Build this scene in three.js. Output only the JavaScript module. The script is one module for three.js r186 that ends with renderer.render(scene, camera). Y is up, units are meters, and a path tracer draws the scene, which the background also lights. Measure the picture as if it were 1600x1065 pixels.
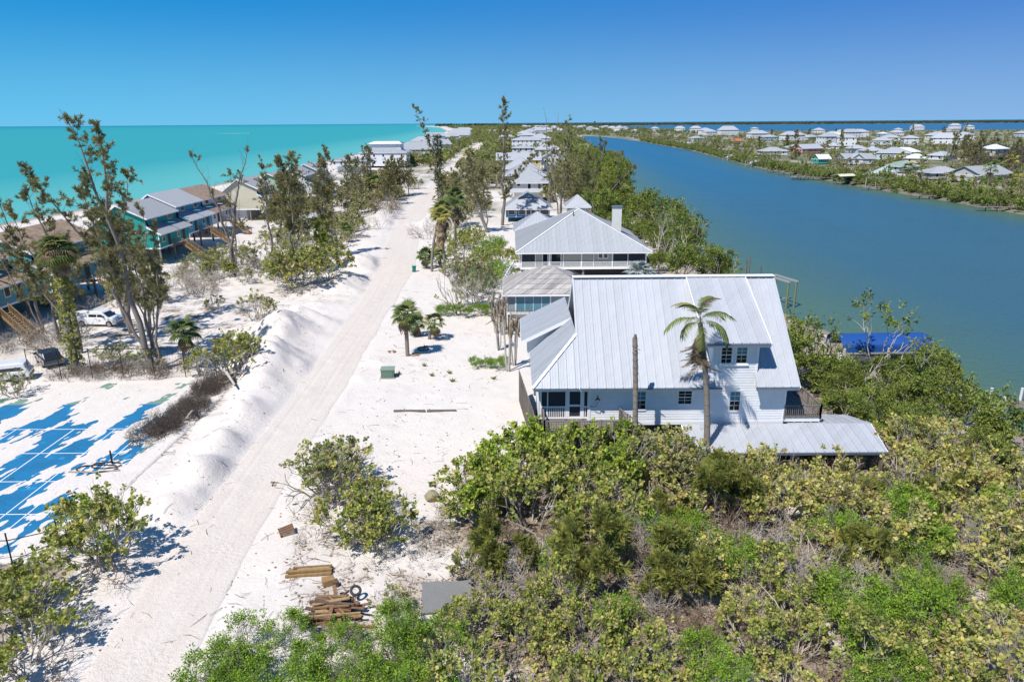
import * as THREE from 'three';
import { mergeGeometries } from 'three/addons/utils/BufferGeometryUtils.js';
import { ImprovedNoise } from 'three/addons/math/ImprovedNoise.js';

// ------------------------------------------------------------------ camera, sky, sun, exposure
const scene = new THREE.Scene();
const camera = new THREE.PerspectiveCamera(51.26, 1024 / 681, 0.5, 90000);
camera.position.set(0, 24, 0);
camera.rotation.set(-0.29806, 0, -0.00698, 'YXZ');
const renderer = new THREE.WebGLRenderer({ antialias: true });
renderer.toneMapping = THREE.LinearToneMapping;
renderer.toneMappingExposure = 1.2;
renderer.shadowMap.enabled = true;

const lerp = (a, b, t) => a + (b - a) * t;
const clamp = (v, a = 0, b = 1) => Math.min(b, Math.max(a, v));
const smooth = (a, b, v) => { const t = clamp((v - a) / (b - a)); return t * t * (3 - 2 * t); };
{ // clear sky: pale cyan over the gulf, periwinkle over the mainland, deep blue overhead
  const W = 512, Hh = 512, d = new Float32Array(W * Hh * 4);
  const horL = [0.13, 0.49, 0.73], horR = [0.225, 0.40, 0.66], midL = [0.004, 0.228, 0.57], midR = [0.046, 0.18, 0.53], zen = [0.022, 0.105, 0.31];
  for (let j = 0; j < Hh; j++) {
    const el = ((j + 0.5) / Hh - 0.5) * Math.PI;
    for (let i = 0; i < W; i++) {
      const az = ((i + 0.5) / W - 0.5) * 2 * Math.PI;          // atan2(z, x)
      const w = smooth(-0.75, 0.75, Math.cos(az));              // share of the eastern sky, smooth all round
      const e = Math.max(0, el) * 180 / Math.PI;
      const a = smooth(-2, 10, e), b = smooth(8, 75, e);
      const o = (j * W + i) * 4;
      for (let c = 0; c < 3; c++) {
        d[o + c] = lerp(lerp(lerp(horL[c], horR[c], w), lerp(midL[c], midR[c], w), a), zen[c], b);
      }
      d[o + 3] = 1;
    }
  }
  const t = new THREE.DataTexture(d, W, Hh, THREE.RGBAFormat, THREE.FloatType);
  t.mapping = THREE.EquirectangularReflectionMapping;
  t.magFilter = t.minFilter = THREE.LinearFilter;
  t.needsUpdate = true;
  scene.background = t; scene.environment = t;
}
const sun = new THREE.DirectionalLight(new THREE.Color(1, 0.955, 0.9), 5);
sun.position.set(-43, 100, 49); sun.target.position.set(0, 0, 0);
sun.position.add(new THREE.Vector3(-10, 0, -75)); sun.target.position.set(-10, 0, -75);
sun.castShadow = true;
Object.assign(sun.shadow.camera, { left: -120, right: 120, top: 120, bottom: -120, near: 1, far: 400 });
sun.shadow.mapSize.set(4096, 4096);
scene.add(sun, sun.target);

// ------------------------------------------------------------------ helpers
function mulberry(a) { return () => { a |= 0; a = a + 0x6D2B79F5 | 0; let t = Math.imul(a ^ a >>> 15, 1 | a); t = t + Math.imul(t ^ t >>> 7, 61 | t) ^ t; return ((t ^ t >>> 14) >>> 0) / 4294967296; }; }
const R0 = mulberry(7);
const N3 = new ImprovedNoise();
const noise = (x, y, z = 0) => N3.noise(x, y, z);
const fbm = (x, y, o = 4, z = 0) => { let s = 0, a = 0.5; for (let i = 0; i < o; i++) { s += a * N3.noise(x, y, z + i * 7.3); x *= 2.03; y *= 2.03; a *= 0.5; } return s; };
const V = (x, y, z) => new THREE.Vector3(x, y, z);
const names = {};
function numbered(n) { const k = names[n] = (names[n] ?? -1) + 1; return k ? `${n}_${String(k).padStart(3, '0')}` : n; }
function tag(o, label, category, group) { o.userData.label = label; o.userData.category = category; if (group) o.userData.group = group; return o; }
function thing(name, label, category, x = 0, y = 0, z = 0, turn = 0, group) {
  const o = new THREE.Group(); o.name = numbered(name); o.position.set(x, y, z); o.rotation.y = turn; scene.add(o);
  return tag(o, label, category, group);
}
function part(name, geo, mat, parent) {
  const m = new THREE.Mesh(Array.isArray(geo) ? merge(geo) : geo, mat); m.name = name; parent.add(m); return m;
}
function structure(name, geo, mat) { const m = new THREE.Mesh(geo, mat); m.name = name; m.userData.kind = 'structure'; scene.add(m); return m; }
function copyOf(src, label, x, y, z, turn = 0, s = 1, group) {
  const c = src.clone(); c.name = numbered(src.name.replace(/_\d{3}$/, '')); c.userData = { ...src.userData, label };
  if (group) c.userData.group = group;
  c.position.set(x, y, z); c.rotation.y = turn; if (typeof s === 'number') c.scale.setScalar(s); else c.scale.set(...s); scene.add(c); return c;
}
function merge(list) {
  const l = list.map(g => { const q = g.index ? g.toNonIndexed() : g; for (const k of Object.keys(q.attributes)) if (!['position', 'normal', 'uv'].includes(k)) q.deleteAttribute(k); if (!q.attributes.uv) q.setAttribute('uv', new THREE.BufferAttribute(new Float32Array(q.attributes.position.count * 2), 2)); if (!q.attributes.normal) q.computeVertexNormals(); return q; });
  return mergeGeometries(l, false);
}
// box with metre uv, given by its lowest corner and its size
function box(x0, y0, z0, x1, y1, z1) {
  const w = x1 - x0, h = y1 - y0, d = z1 - z0, g = new THREE.BoxGeometry(w, h, d);
  const u = g.attributes.uv, p = g.attributes.position, n = g.attributes.normal;
  g.translate((x0 + x1) / 2, (y0 + y1) / 2, (z0 + z1) / 2);
  for (let i = 0; i < u.count; i++) {
    if (Math.abs(n.getX(i)) > 0.5) u.setXY(i, p.getZ(i), p.getY(i));
    else if (Math.abs(n.getY(i)) > 0.5) u.setXY(i, p.getX(i), p.getZ(i));
    else u.setXY(i, p.getX(i), p.getY(i));
  }
  return g;
}
// square-section bar between two points
function bar(a, b, w, h = w) {
  a = Array.isArray(a) ? V(...a) : a; b = Array.isArray(b) ? V(...b) : b;
  const L = a.distanceTo(b), g = new THREE.BoxGeometry(w, h, L);
  const m = new THREE.Matrix4().lookAt(a, b, Math.abs(b.x - a.x) + Math.abs(b.z - a.z) < 1e-4 ? V(0, 0, 1) : V(0, 1, 0));
  m.setPosition((a.x + b.x) / 2, (a.y + b.y) / 2, (a.z + b.z) / 2);
  return g.applyMatrix4(m);
}
// tapered tube through points
function limb(pts, r0, r1, sides = 5) {
  const pos = [], nor = [], uv = [], idx = [];
  let up = V(0.13, 0.2, 1).normalize();
  const n = pts.length;
  for (let i = 0; i < n; i++) {
    const t = V(0, 0, 0).subVectors(pts[Math.min(n - 1, i + 1)], pts[Math.max(0, i - 1)]).normalize();
    const s = V(0, 0, 0).crossVectors(t, up).normalize(), q = V(0, 0, 0).crossVectors(s, t);
    const r = lerp(r0, r1, i / (n - 1));
    for (let k = 0; k <= sides; k++) {
      const a = k / sides * 2 * Math.PI, c = Math.cos(a), d = Math.sin(a);
      const nx = s.x * c + q.x * d, ny = s.y * c + q.y * d, nz = s.z * c + q.z * d;
      pos.push(pts[i].x + nx * r, pts[i].y + ny * r, pts[i].z + nz * r); nor.push(nx, ny, nz); uv.push(k / sides, i);
    }
  }
  for (let i = 0; i < n - 1; i++) for (let k = 0; k < sides; k++) { const a = i * (sides + 1) + k, b = a + sides + 1; idx.push(a, b, a + 1, b, b + 1, a + 1); }
  const g = new THREE.BufferGeometry();
  g.setAttribute('position', new THREE.Float32BufferAttribute(pos, 3)); g.setAttribute('normal', new THREE.Float32BufferAttribute(nor, 3)); g.setAttribute('uv', new THREE.Float32BufferAttribute(uv, 2)); g.setIndex(idx);
  return g;
}
// flat polygons: each a list of points in order
function polys(list) {
  const pos = [], uv = [];
  for (const p of list) for (let i = 1; i < p.length - 1; i++) for (const q of [p[0], p[i], p[i + 1]]) { pos.push(q[0], q[1], q[2]); uv.push(q[0] + q[2], q[1] + q[2] * 0.3); }
  const g = new THREE.BufferGeometry();
  g.setAttribute('position', new THREE.Float32BufferAttribute(pos, 3)); g.setAttribute('uv', new THREE.Float32BufferAttribute(uv, 2)); g.computeVertexNormals(); return g;
}
// a polygon given a thickness downwards
function slab(p, t) {
  const lo = p.map(q => [q[0], q[1] - t, q[2]]), f = [p, lo.slice().reverse()];
  for (let i = 0; i < p.length; i++) { const j = (i + 1) % p.length; f.push([p[i], lo[i], lo[j], p[j]]); }
  return polys(f);
}
const lin = (r, g, b) => new THREE.Color().setRGB(r, g, b);
function tex(w, h, fn, repX, repY, srgb = true) {
  const d = new Uint8Array(w * h * 4);
  for (let j = 0; j < h; j++) for (let i = 0; i < w; i++) { const c = fn(i / w, j / h, i, j), o = (j * w + i) * 4; d[o] = clamp(c[0], 0, 255); d[o + 1] = clamp(c[1], 0, 255); d[o + 2] = clamp(c[2], 0, 255); d[o + 3] = 255; }
  const t = new THREE.DataTexture(d, w, h, THREE.RGBAFormat); t.wrapS = t.wrapT = THREE.RepeatWrapping; t.magFilter = THREE.LinearFilter; t.minFilter = THREE.LinearMipmapLinearFilter; t.generateMipmaps = true;
  if (srgb) t.colorSpace = THREE.SRGBColorSpace; t.repeat.set(repX, repY); t.needsUpdate = true; return t;
}
// tileable noise: u,v in 0..1, f whole
const tn = (u, v, f, z = 0) => { const a = noise(u * f, v * f, z), b = noise((u - 1) * f, v * f, z), c = noise(u * f, (v - 1) * f, z), d = noise((u - 1) * f, (v - 1) * f, z); return lerp(lerp(a, b, u), lerp(c, d, u), v); };
const std = (color, roughness = 0.8, o = {}) => new THREE.MeshStandardMaterial({ color, roughness, ...o });

// ------------------------------------------------------------------ materials
const sandMap = tex(1024, 1024, (u, v) => { const n = tn(u, v, 7) * 7 + tn(u, v, 40, 3) * 9 + tn(u, v, 190, 5) * 12, s = R0() * 10; const k = R0() < 0.004 ? -46 : 0; return [228 + n + s * 0.5 + k, 221 + n + s * 0.5 + k * 1.05, 214 + n + s * 0.5 + k * 1.1]; }, 1 / 9, 1 / 9);
const sandBump = tex(1024, 1024, (u, v) => { const n = 128 + tn(u, v, 9) * 70 + tn(u, v, 37, 3) * 60 + tn(u, v, 110, 5) * 50; return [n, n, n]; }, 1 / 9, 1 / 9, false);
const M = {};
M.sand = std(0xffffff, 0.95, { map: sandMap, bumpMap: sandBump, bumpScale: 0.09, vertexColors: true });
M.soil = std(0xffffff, 0.95, { vertexColors: true, bumpMap: sandBump, bumpScale: 0.06 });
const waveBump = tex(1024, 1024, (u, v) => { const n = 128 + tn(u, v * 1, 14, 1) * 60 + tn(u, v, 46, 4) * 60 + tn(u, v, 120, 8) * 34; return [n, n, n]; }, 1 / 26, 1 / 17, false);
M.sea = new THREE.MeshPhysicalMaterial({ color: 0xffffff, roughness: 0.42, vertexColors: true, bumpMap: waveBump, bumpScale: 0.25, specularIntensity: 0.22, ior: 1.33 });
M.lagoon = new THREE.MeshPhysicalMaterial({ color: 0xffffff, roughness: 0.28, vertexColors: true, bumpMap: waveBump, bumpScale: 0.3, specularIntensity: 0.5, ior: 1.33 });

// ------------------------------------------------------------------ the island's outline, road and sand banks
const track = (tbl) => (z) => { const t = -z; for (let i = 1; i < tbl.length; i++) if (t <= tbl[i][0]) { const [a, x] = tbl[i - 1], [b, y] = tbl[i]; return lerp(x, y, clamp((t - a) / (b - a))); } return tbl[tbl.length - 1][1]; };
const gulfShore = track([[-100, -150], [0, -142], [190, -138], [311, -130], [640, -134], [1250, -150], [2360, -205], [4500, -430], [7000, -900], [7600, -760]]);
const lagoonShore = track([[-100, 46], [0, 44], [54, 43], [60, 42], [90, 38], [118, 35], [160, 36], [220, 40], [427, 62], [800, 88], [1247, 112], [1450, 150], [9000, 300]]);
const farShore = track([[-100, 142], [196, 140], [262, 138.5], [343, 136], [407, 137], [660, 162], [1000, 172], [1225, 172], [1420, 140], [1500, 60], [9000, -300]]);
const roadMid = track([[-60, -16.8], [26, -17.2], [36, -18], [51, -18.3], [64, -18.3], [87, -18.8], [121, -20], [140, -22], [184, -26.6], [260, -29], [367, -31.7], [900, -34], [2400, -90]]);
const roadHalf = track([[0, 2.6], [64, 2.4], [90, 2.6], [130, 3.6], [200, 3.6], [900, 3]]);
const bermCrest = track([[0, -23.3], [38, -22.6], [52, -22.5], [57, -22.8], [66, -24.4], [78, -26.6], [84, -27.2], [96, -26.5], [108, -26.2], [127, -26.5], [150, -30], [198, -35], [230, -37]]);
const bermHigh = track([[0, 0], [30, 0.1], [34, 0.35], [40, 0.5], [43.5, 0.5], [46, 0.6], [48.5, 0.5], [52, 0.6], [57, 0.6], [61, 0.7], [64, 1.5], [72, 1.8], [80, 1.9], [86, 1.75], [90, 0.3], [97, 0.35], [104, 1.5], [110, 1.7], [116, 0.7], [122, 1.4], [128, 1.5], [133, 0.3], [165, 0.4], [172, 1.6], [200, 2.2], [212, 1.2], [230, 0]]);
const bermWide = track([[0, 1.3], [50, 1.45], [64, 2.1], [84, 2.7], [110, 2.6], [230, 3]]);
const mounds = [[-22.6, -41.2, 0.75, 1.25], [-22.2, -45.6, 0.95, 1.35], [-22.9, -50.4, 1.05, 1.5], [-23.0, -56.2, 0.8, 1.5], [-25.2, -67, 0.7, 1.8], [-27.4, -82, 0.8, 2.2], [-25.5, -55, 0.45, 1.2], [-27.2, -70.5, 0.9, 2.1], [-23.3, -60.5, 0.35, 1.3], [-20.9, -46.8, 0.35, 1.0], [-21.3, -42.6, 0.4, 1.1], [-29.8, -80.5, 0.7, 2], [-30, -104, 0.8, 2.4], [-15, -66, 0.22, 1.1], [-14.2, -71, 0.25, 1.4], [-5.5, -38.5, 0.25, 1.6], [-12.8, -36, 0.22, 1.5], [-38, -93, 0.5, 3], [-33, -84, 0.4, 2.2], [-40, -78, 0.3, 2.5], [-22, -178, 1.5, 4], [-44, -112, 0.6, 4], [-14, -31, 0.12, 1.2]];
const inCourt = (x, z) => smooth(-26.2, -27.6, x) * smooth(-49, -47.5, x) * smooth(-66.2, -65, z) * smooth(-34.6, -35.6, z);
const COURT_Y = 0.06;
function islandHeight(x, z) {
  const dl = lagoonShore(z) + 1.5 * noise(z * 0.11, 3.3) - x, dg = x - gulfShore(z);
  let h = Math.min((dl) * 0.22 - 1.05, dg * 0.055 - 1.05);
  h = h > 0 ? 0.0 : h;
  const inland = smooth(-0.4, 0, h);
  h += inland * (0.13 * fbm(x * 0.13, z * 0.13, 3) + 0.09 * fbm(x * 0.5, z * 0.5, 3, 4) + 0.045 * noise(x * 1.7, z * 1.7, 9));
  const c = inCourt(x, z);
  h = lerp(h, 0.02 + COURT_Y - 0.12, c);
  const rd = Math.abs(x - roadMid(z)) / roadHalf(z);
  const onRoad = 1 - smooth(0.9, 1.3, rd);
  h = lerp(h, -0.07 + 0.05 * noise(x * 0.2, z * 0.09, 2), onRoad);
  const bc = bermCrest(z) + 1.0 * noise(z * 0.21, 11.1), w = bermWide(z), bx = (x - bc) / (w * (1 + 0.5 * noise(z * 0.24, 21.1)));
  let b = bermHigh(z) * (0.9 + 0.9 * noise(z * 0.17, 5.5) + 0.45 * noise(z * 0.37, 2.5)) * Math.exp(-bx * bx * (bx > 0 ? 0.75 : 0.9));
  for (const [mx, mz, mh, mw] of mounds) { const q = ((x - mx) ** 2 + ((z - mz) * 0.9) ** 2) / (mw * mw); if (q < 6) b += mh * Math.exp(-q); }
  b *= 1 + 0.42 * fbm(x * 0.55, z * 0.45, 4, 2); b += 0.10 * smooth(0.1, 0.6, b) * fbm(x * 1.6, z * 1.6, 3, 14); 
  b = Math.max(0, b - 0.03) * (1 - 0.9 * (1 - smooth(0.8, 1.25, rd))) * (1 - 0.92 * c);
  return h + b;
}
const ground = (x, z) => islandHeight(x, z);
// how much dead leaf and twig litter lies on the sand
function litter(x, z) {
  const thick = smooth(-5, 1, x) * smooth(-47.5, -44, z) + smooth(21, 25, x) * smooth(-90, -70, z) + smooth(-15.5, -9, x) * smooth(-45, -38, z) * smooth(-26, -29, z) * 0.55 + smooth(20, 26, x) * smooth(-200, -90, z);
  const west = smooth(-30, -36, x) * smooth(-66, -70, z) * 0.35 + smooth(-23.5, -25, x) * smooth(-39, -34, z) * 0.8;
  const edge = Math.exp(-(((x + 28) / 1.8) ** 2)) * smooth(-67, -62, z) * smooth(-46, -50, z);
  const t = clamp(thick * 0.9 + west + edge);
  const rd = Math.abs(x - roadMid(z)) / roadHalf(z);
  return clamp(t * 1.15 * smooth(-0.22, 0.2, fbm(x * 0.35, z * 0.35, 4, 6) + (t - 0.62) * 0.55)) * smooth(1.0, 1.5, rd);
}
{
  const xs = [], zs = [];
  for (let i = 0; i < 46; i++) xs.push(['w', i / 46]);
  for (let x = -50; x < 30; x += 0.42) xs.push(['m', x]);
  for (let i = 0; i <= 26; i++) xs.push(['e', i / 26]);
  for (let z = 60; z > -14; z -= 3) zs.push(z);
  for (let z = -14; z > -134; z -= 0.42) zs.push(z);
  for (let z = -134, s = 0.5; z > -7800; z -= s, s *= 1.045) zs.push(z);
  zs.push(-7800);
  const pos = [], uv = [], col = [], idx = [], nx = xs.length;
  for (const z of zs) for (const [k, v] of xs) {
    const x = k === 'm' ? v : k === 'w' ? lerp(gulfShore(z) - 25, -50, v) : lerp(30, lagoonShore(z) + 9, v);
    const y = islandHeight(x, z);
    pos.push(x, y, z); uv.push(x, z);
    const l = litter(x, z), s = 1 + 0.05 * fbm(x * 0.21, z * 0.21, 3, 8);
    const wet = smooth(-0.55, -0.95, y), veg = smooth(-150, -260, z) * smooth(-0.18, 0.2, fbm(x * 0.05, z * 0.05, 3, 12)) * smooth(2, 9, Math.abs(x - roadMid(z))) * smooth(25, 50, x - gulfShore(z)) * 0.8;
    const wm = clamp(0.5 + 1.3 * fbm(x * 0.09, z * 0.16, 4, 28)), tr = 1 - 0.045 * smooth(0.1, 0.32, fbm(x * 0.5 + 3 * noise(z * 0.05, 2), z * 0.06, 3, 44)); let c = [0.755 * s * tr, (0.752 - 0.02 * wm) * s * tr, (0.745 - 0.04 * wm) * s * tr];
    const br = [0.27, 0.215, 0.165], gr = [0.17, 0.18, 0.09];
    c = c.map((q, i) => lerp(lerp(lerp(q, br[i], l * 0.85), gr[i], veg), [0.3, 0.27, 0.21][i], wet));
    col.push(...c);
  }
  for (let j = 0; j < zs.length - 1; j++) for (let i = 0; i < nx - 1; i++) { const a = j * nx + i, b = a + nx; idx.push(a, a + 1, b, b, a + 1, b + 1); }
  const g = new THREE.BufferGeometry();
  g.setAttribute('position', new THREE.Float32BufferAttribute(pos, 3)); g.setAttribute('uv', new THREE.Float32BufferAttribute(uv, 2)); g.setAttribute('color', new THREE.Float32BufferAttribute(col, 3)); g.setIndex(idx); g.computeVertexNormals();
  structure('ground', g, M.sand);
}
function sheet(name, rows, mat) { // rows of [x, y, z, r, g, b]
  const pos = [], uv = [], col = [], idx = [], nx = rows[0].length;
  for (const r of rows) for (const p of r) { pos.push(p[0], p[1], p[2]); uv.push(p[0], p[2]); col.push(p[3], p[4], p[5]); }
  for (let j = 0; j < rows.length - 1; j++) for (let i = 0; i < nx - 1; i++) { const a = j * nx + i, b = a + nx; idx.push(a, a + 1, b, b, a + 1, b + 1); }
  const g = new THREE.BufferGeometry();
  g.setAttribute('position', new THREE.Float32BufferAttribute(pos, 3)); g.setAttribute('uv', new THREE.Float32BufferAttribute(uv, 2)); g.setAttribute('color', new THREE.Float32BufferAttribute(col, 3)); g.setIndex(idx); g.computeVertexNormals();
  return structure(name, g, mat);
}
{ // the graded sand road with its wheel ruts
  const rows = [], n = 34;
  const add = (z) => {
    const r = [], m = roadMid(z), hw = roadHalf(z);
    for (let i = 0; i <= n; i++) {
      const q = i / n * 2 - 1, x = m + q * hw * (1.0 + 0.28 * noise(z * 0.085, q > 0 ? 9 : 2)) + 0.12 * noise(z * 0.4, q > 0 ? 9 : 2);
      const wander = 0.35 * noise(z * 0.035, 7.1);
      let y = -0.028 + 0.05 * noise(x * 0.2, z * 0.09, 2) + 0.02 * fbm(x * 0.9, z * 0.25, 3, 3) - 0.10 * smooth(0.9, 1, Math.abs(q)) ;
      let w = 0;
      for (const [o, k] of [[-1.05, 1], [0.6, 1], [1.3, 0.5]]) { const t = (x - m - o - wander - 0.2 * noise(z * 0.06, o * 9)) / 0.15; const e = Math.exp(-t * t) * k; const a = 0.4 + 0.6 * smooth(-0.2, 0.3, noise(z * 0.05, o * 5, 1)); y -= 0.028 * e * a; y += 0.012 * a * k * Math.exp(-((Math.abs(t) - 1.7) ** 2) * 2); w += e; }
      const s = 0.93 + 0.07 * fbm(x * 0.8, z * 0.12, 3, 15), warm = clamp(0.5 + fbm(x * 0.3, z * 0.05, 3, 21));
      const k = (0.5 + 0.5 * smooth(1, 0.6, Math.abs(q))) * (1 + 0.9 * Math.min(1, w)); r.push([x, y, z, 0.75 * s, (0.73 - 0.02 * warm * k) * s, (0.705 - 0.038 * warm * k) * s]);
    }
    rows.push(r);
  };
  for (let z = -10; z > -140; z -= 0.4) add(z);
  for (let z = -140, s = 0.6; z > -900; z -= s, s *= 1.03) add(z);
  sheet('sand_road', rows, M.sand);
}
{ // water: the shallow gulf and the back bay
  const rows = [];
  const zs = [400, 100, 0, -80, -150, -250, -400, -640, -1000, -1600, -2600, -4500, -7600, -9000, -16000, -32000, -60000];
  for (const z of zs) {
    const r = [], zz = Math.max(z, -7600), e = z > -7700 ? gulfShore(zz) + 45 : lerp(-330, -330, 1), ws = [0, 30, 50, 75, 110, 170, 280, 480, 900, 1800, 4000, 10000, 26000, 60000];
    for (const w of ws.slice().reverse()) { const t = smooth(0, 140, w - 45), f = smooth(300, 9000, w) * 0.5 + smooth(-1500, -20000, z) * 0.5; r.push([e - w, -1, z, lerp(lerp(0.10, 0.036, t), 0.014, f), lerp(lerp(0.36, 0.275, t), 0.2, f), lerp(lerp(0.335, 0.285, t), 0.26, f)]); }
    rows.push(r);
  }
  sheet('sea', rows, M.sea);
  const rl = [];
  const lz = [80, 20, -20, -50, -80, -110, -140, -180, -220, -262, -300, -343, -407, -520, -660, -900, -1225, -1600, -2600, -4500, -7600, -9000, -20000, -60000];
  for (const z of lz) {
    const r = [], e = z > -7700 ? Math.max(lagoonShore(z) - 12, -330) : -330, s = farShore(z);
    const xs = [e, e + 12, e + 17, e + 26, e + 40, e + 60];
    for (const t of [0.6, 0.75, 0.86, 0.94, 1]) xs.push(Math.max(e + 62 + t, lerp(e + 60, s, t)));
    for (const w of [30, 300, 1200, 4000, 12000, 60000]) xs.push(Math.max(s, e + 70) + w);
    for (const x of xs) { const sh = Math.max(Math.exp(-((x - e - 14) ** 2) / 190), Math.exp(-((x - s + 1) ** 2) / 120)) * smooth(-900, -300, z); const far = smooth(-60, -420, z); r.push([x, -1, z, lerp(lerp(0.04, 0.02, far), 0.07, sh), lerp(lerp(0.105, 0.108, far), 0.13, sh), lerp(lerp(0.13, 0.185, far), 0.085, sh)]); }
    rl.push(r);
  }
  sheet('lagoon', rl, M.lagoon);
}
const bankHeight = (x, z) => Math.min(0.35, (x - farShore(z) - 1.2 * noise(z * 0.09, 8.8)) * 0.3 - 1.1) + 0.2 * fbm(x * 0.04, z * 0.04, 2, 3);
{ // the opposite bank, and the mainland beyond the second bay
  const rows = [];
  for (let z = -40, s = 6; z > -5000; z -= s, s *= 1.04) {
    const r = [], a = farShore(z) - 8, b = z > -1500 ? 2600 : lerp(2600, 430, smooth(-1500, -1900, z));
    for (let i = 0; i <= 60; i++) {
      const t = i / 60, x = a + (b - a) * t ** 2.4, y = bankHeight(x, z), wet = smooth(0, -0.8, y);
      const n = smooth(-0.15, 0.2, fbm(x * 0.03, z * 0.03, 3, 5)), k = smooth(0.1, 0.3, fbm(x * 0.06, z * 0.06, 3, 35));
      const c = [lerp(0.11, 0.2, n), lerp(0.115, 0.19, n), lerp(0.055, 0.11, n)].map((q, j) => lerp(lerp(q, [0.5, 0.48, 0.44][j], k), [0.16, 0.14, 0.11][j], wet));
      r.push([x, t === 1 ? -1.4 : y, z, ...c]);
    }
    rows.push(r);
  }
  sheet('opposite_shore', rows, M.soil);
  const rf = [];
  for (const z of [-5200, -5300, -6500, -9000, -14000]) { const r = []; for (const x of [-240, 100, 400, 900, 2000, 4000, 9000, 16000]) r.push([x, z === -5200 ? -1.5 : 0.6, z - 0.02 * x, 0.1, 0.11, 0.05]); rf.push(r); }
  sheet('mainland', rf, M.soil);
}

// ------------------------------------------------------------------ building materials
const grain = tex(256, 256, (u, v) => { const n = 200 + tn(u, v, 4) * 26 + noise(u * 90, v * 3, 2) * 26 + tn(u, v, 64, 2) * 14; return [n, n, n]; }, 1, 0.4);
const mottle = tex(512, 512, (u, v) => { const n = 240 + tn(u, v, 5) * 8 + tn(u, v, 19, 2) * 7 + tn(u, v, 80, 4) * 10; return [n, n, n + 1]; }, 0.31, 0.23);
const roughSpots = tex(256, 256, (u, v) => { const n = 150 + tn(u, v, 6) * 60 + tn(u, v, 31, 2) * 40; return [n, n, n]; }, 0.15, 0.15, false);
M.metalRoof = [0.49, 0.51, 0.53].map((k, i) => std(lin(k * 0.94, k * 0.98, k * 1.04), 0.55, { metalness: 0.12, map: mottle }));
M.metalRoofGrey = [0.43, 0.445, 0.46].map(k => std(lin(k * 0.95, k * 0.99, k * 1.03), 0.6, { metalness: 0.1, map: mottle }));
M.white = std(lin(0.74, 0.75, 0.76), 0.6, { map: mottle });
M.whiteSide = std(lin(0.84, 0.85, 0.86), 0.55, { map: mottle });
M.trim = std(lin(0.8, 0.8, 0.8), 0.55);
M.trimDark = std(lin(0.16, 0.19, 0.23), 0.5, { metalness: 0.3 });
M.glass = new THREE.MeshPhysicalMaterial({ color: lin(0.012, 0.02, 0.024), roughness: 0.08, clearcoat: 0.4, specularIntensity: 0.9 });
M.glassPale = new THREE.MeshPhysicalMaterial({ color: lin(0.09, 0.23, 0.29), roughness: 0.15, specularIntensity: 0.8 });
M.screen = std(lin(0.02, 0.027, 0.036), 0.7);
M.oldWood = [0.26, 0.32, 0.21].map(k => std(lin(k * 1.12, k * 0.98, k * 0.86), 0.9, { map: grain }));
M.newWood = [0, 1, 2].map(i => std([lin(0.46, 0.29, 0.12), lin(0.36, 0.21, 0.1), lin(0.52, 0.36, 0.18)][i], 0.85, { map: grain }));
M.redWood = [0, 1, 2].map(i => std([lin(0.27, 0.135, 0.085), lin(0.34, 0.18, 0.1), lin(0.2, 0.12, 0.085)][i], 0.85, { map: grain }));
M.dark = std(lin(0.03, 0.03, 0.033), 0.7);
M.concrete = std(lin(0.33, 0.33, 0.32), 0.9, { map: mottle });
M.shingle = std(0xffffff, 0.95, { map: tex(512, 512, (u, v) => { const row = Math.floor(v * 32), k = Math.floor(u * 24 + (row % 2) * 0.5), h = Math.abs(Math.sin(k * 12.9898 + row * 78.233) * 43758.5453) % 1; const e = (v * 32) % 1 < 0.12 ? -28 : 0; const n = 133 + h * 34 + tn(u, v, 6) * 40 + tn(u, v, 60, 2) * 18 + e; return [n * 1.03, n, n * 0.97]; }, 0.2, 0.2) });
M.brownShingle = std(0xffffff, 0.95, { map: tex(512, 512, (u, v) => { const row = Math.floor(v * 40), k = Math.floor(u * 30 + (row % 2) * 0.5), h = Math.abs(Math.sin(k * 12.9898 + row * 78.233) * 43758.5453) % 1; const n = 0.82 + h * 0.3 + tn(u, v, 6) * 0.18 + tn(u, v, 60, 2) * 0.1; return [150 * n, 128 * n, 108 * n]; }, 0.16, 0.16) });

// ------------------------------------------------------------------ building helpers
function clipHalf(p, f) { // keep f(point) >= 0
  const o = [];
  for (let i = 0; i < p.length; i++) { const a = p[i], b = p[(i + 1) % p.length], fa = f(a), fb = f(b); if (fa >= 0) o.push(a); if ((fa >= 0) !== (fb >= 0)) { const t = fa / (fa - fb); o.push(a.map((v, k) => lerp(v, b[k], t))); } }
  return o;
}
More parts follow.
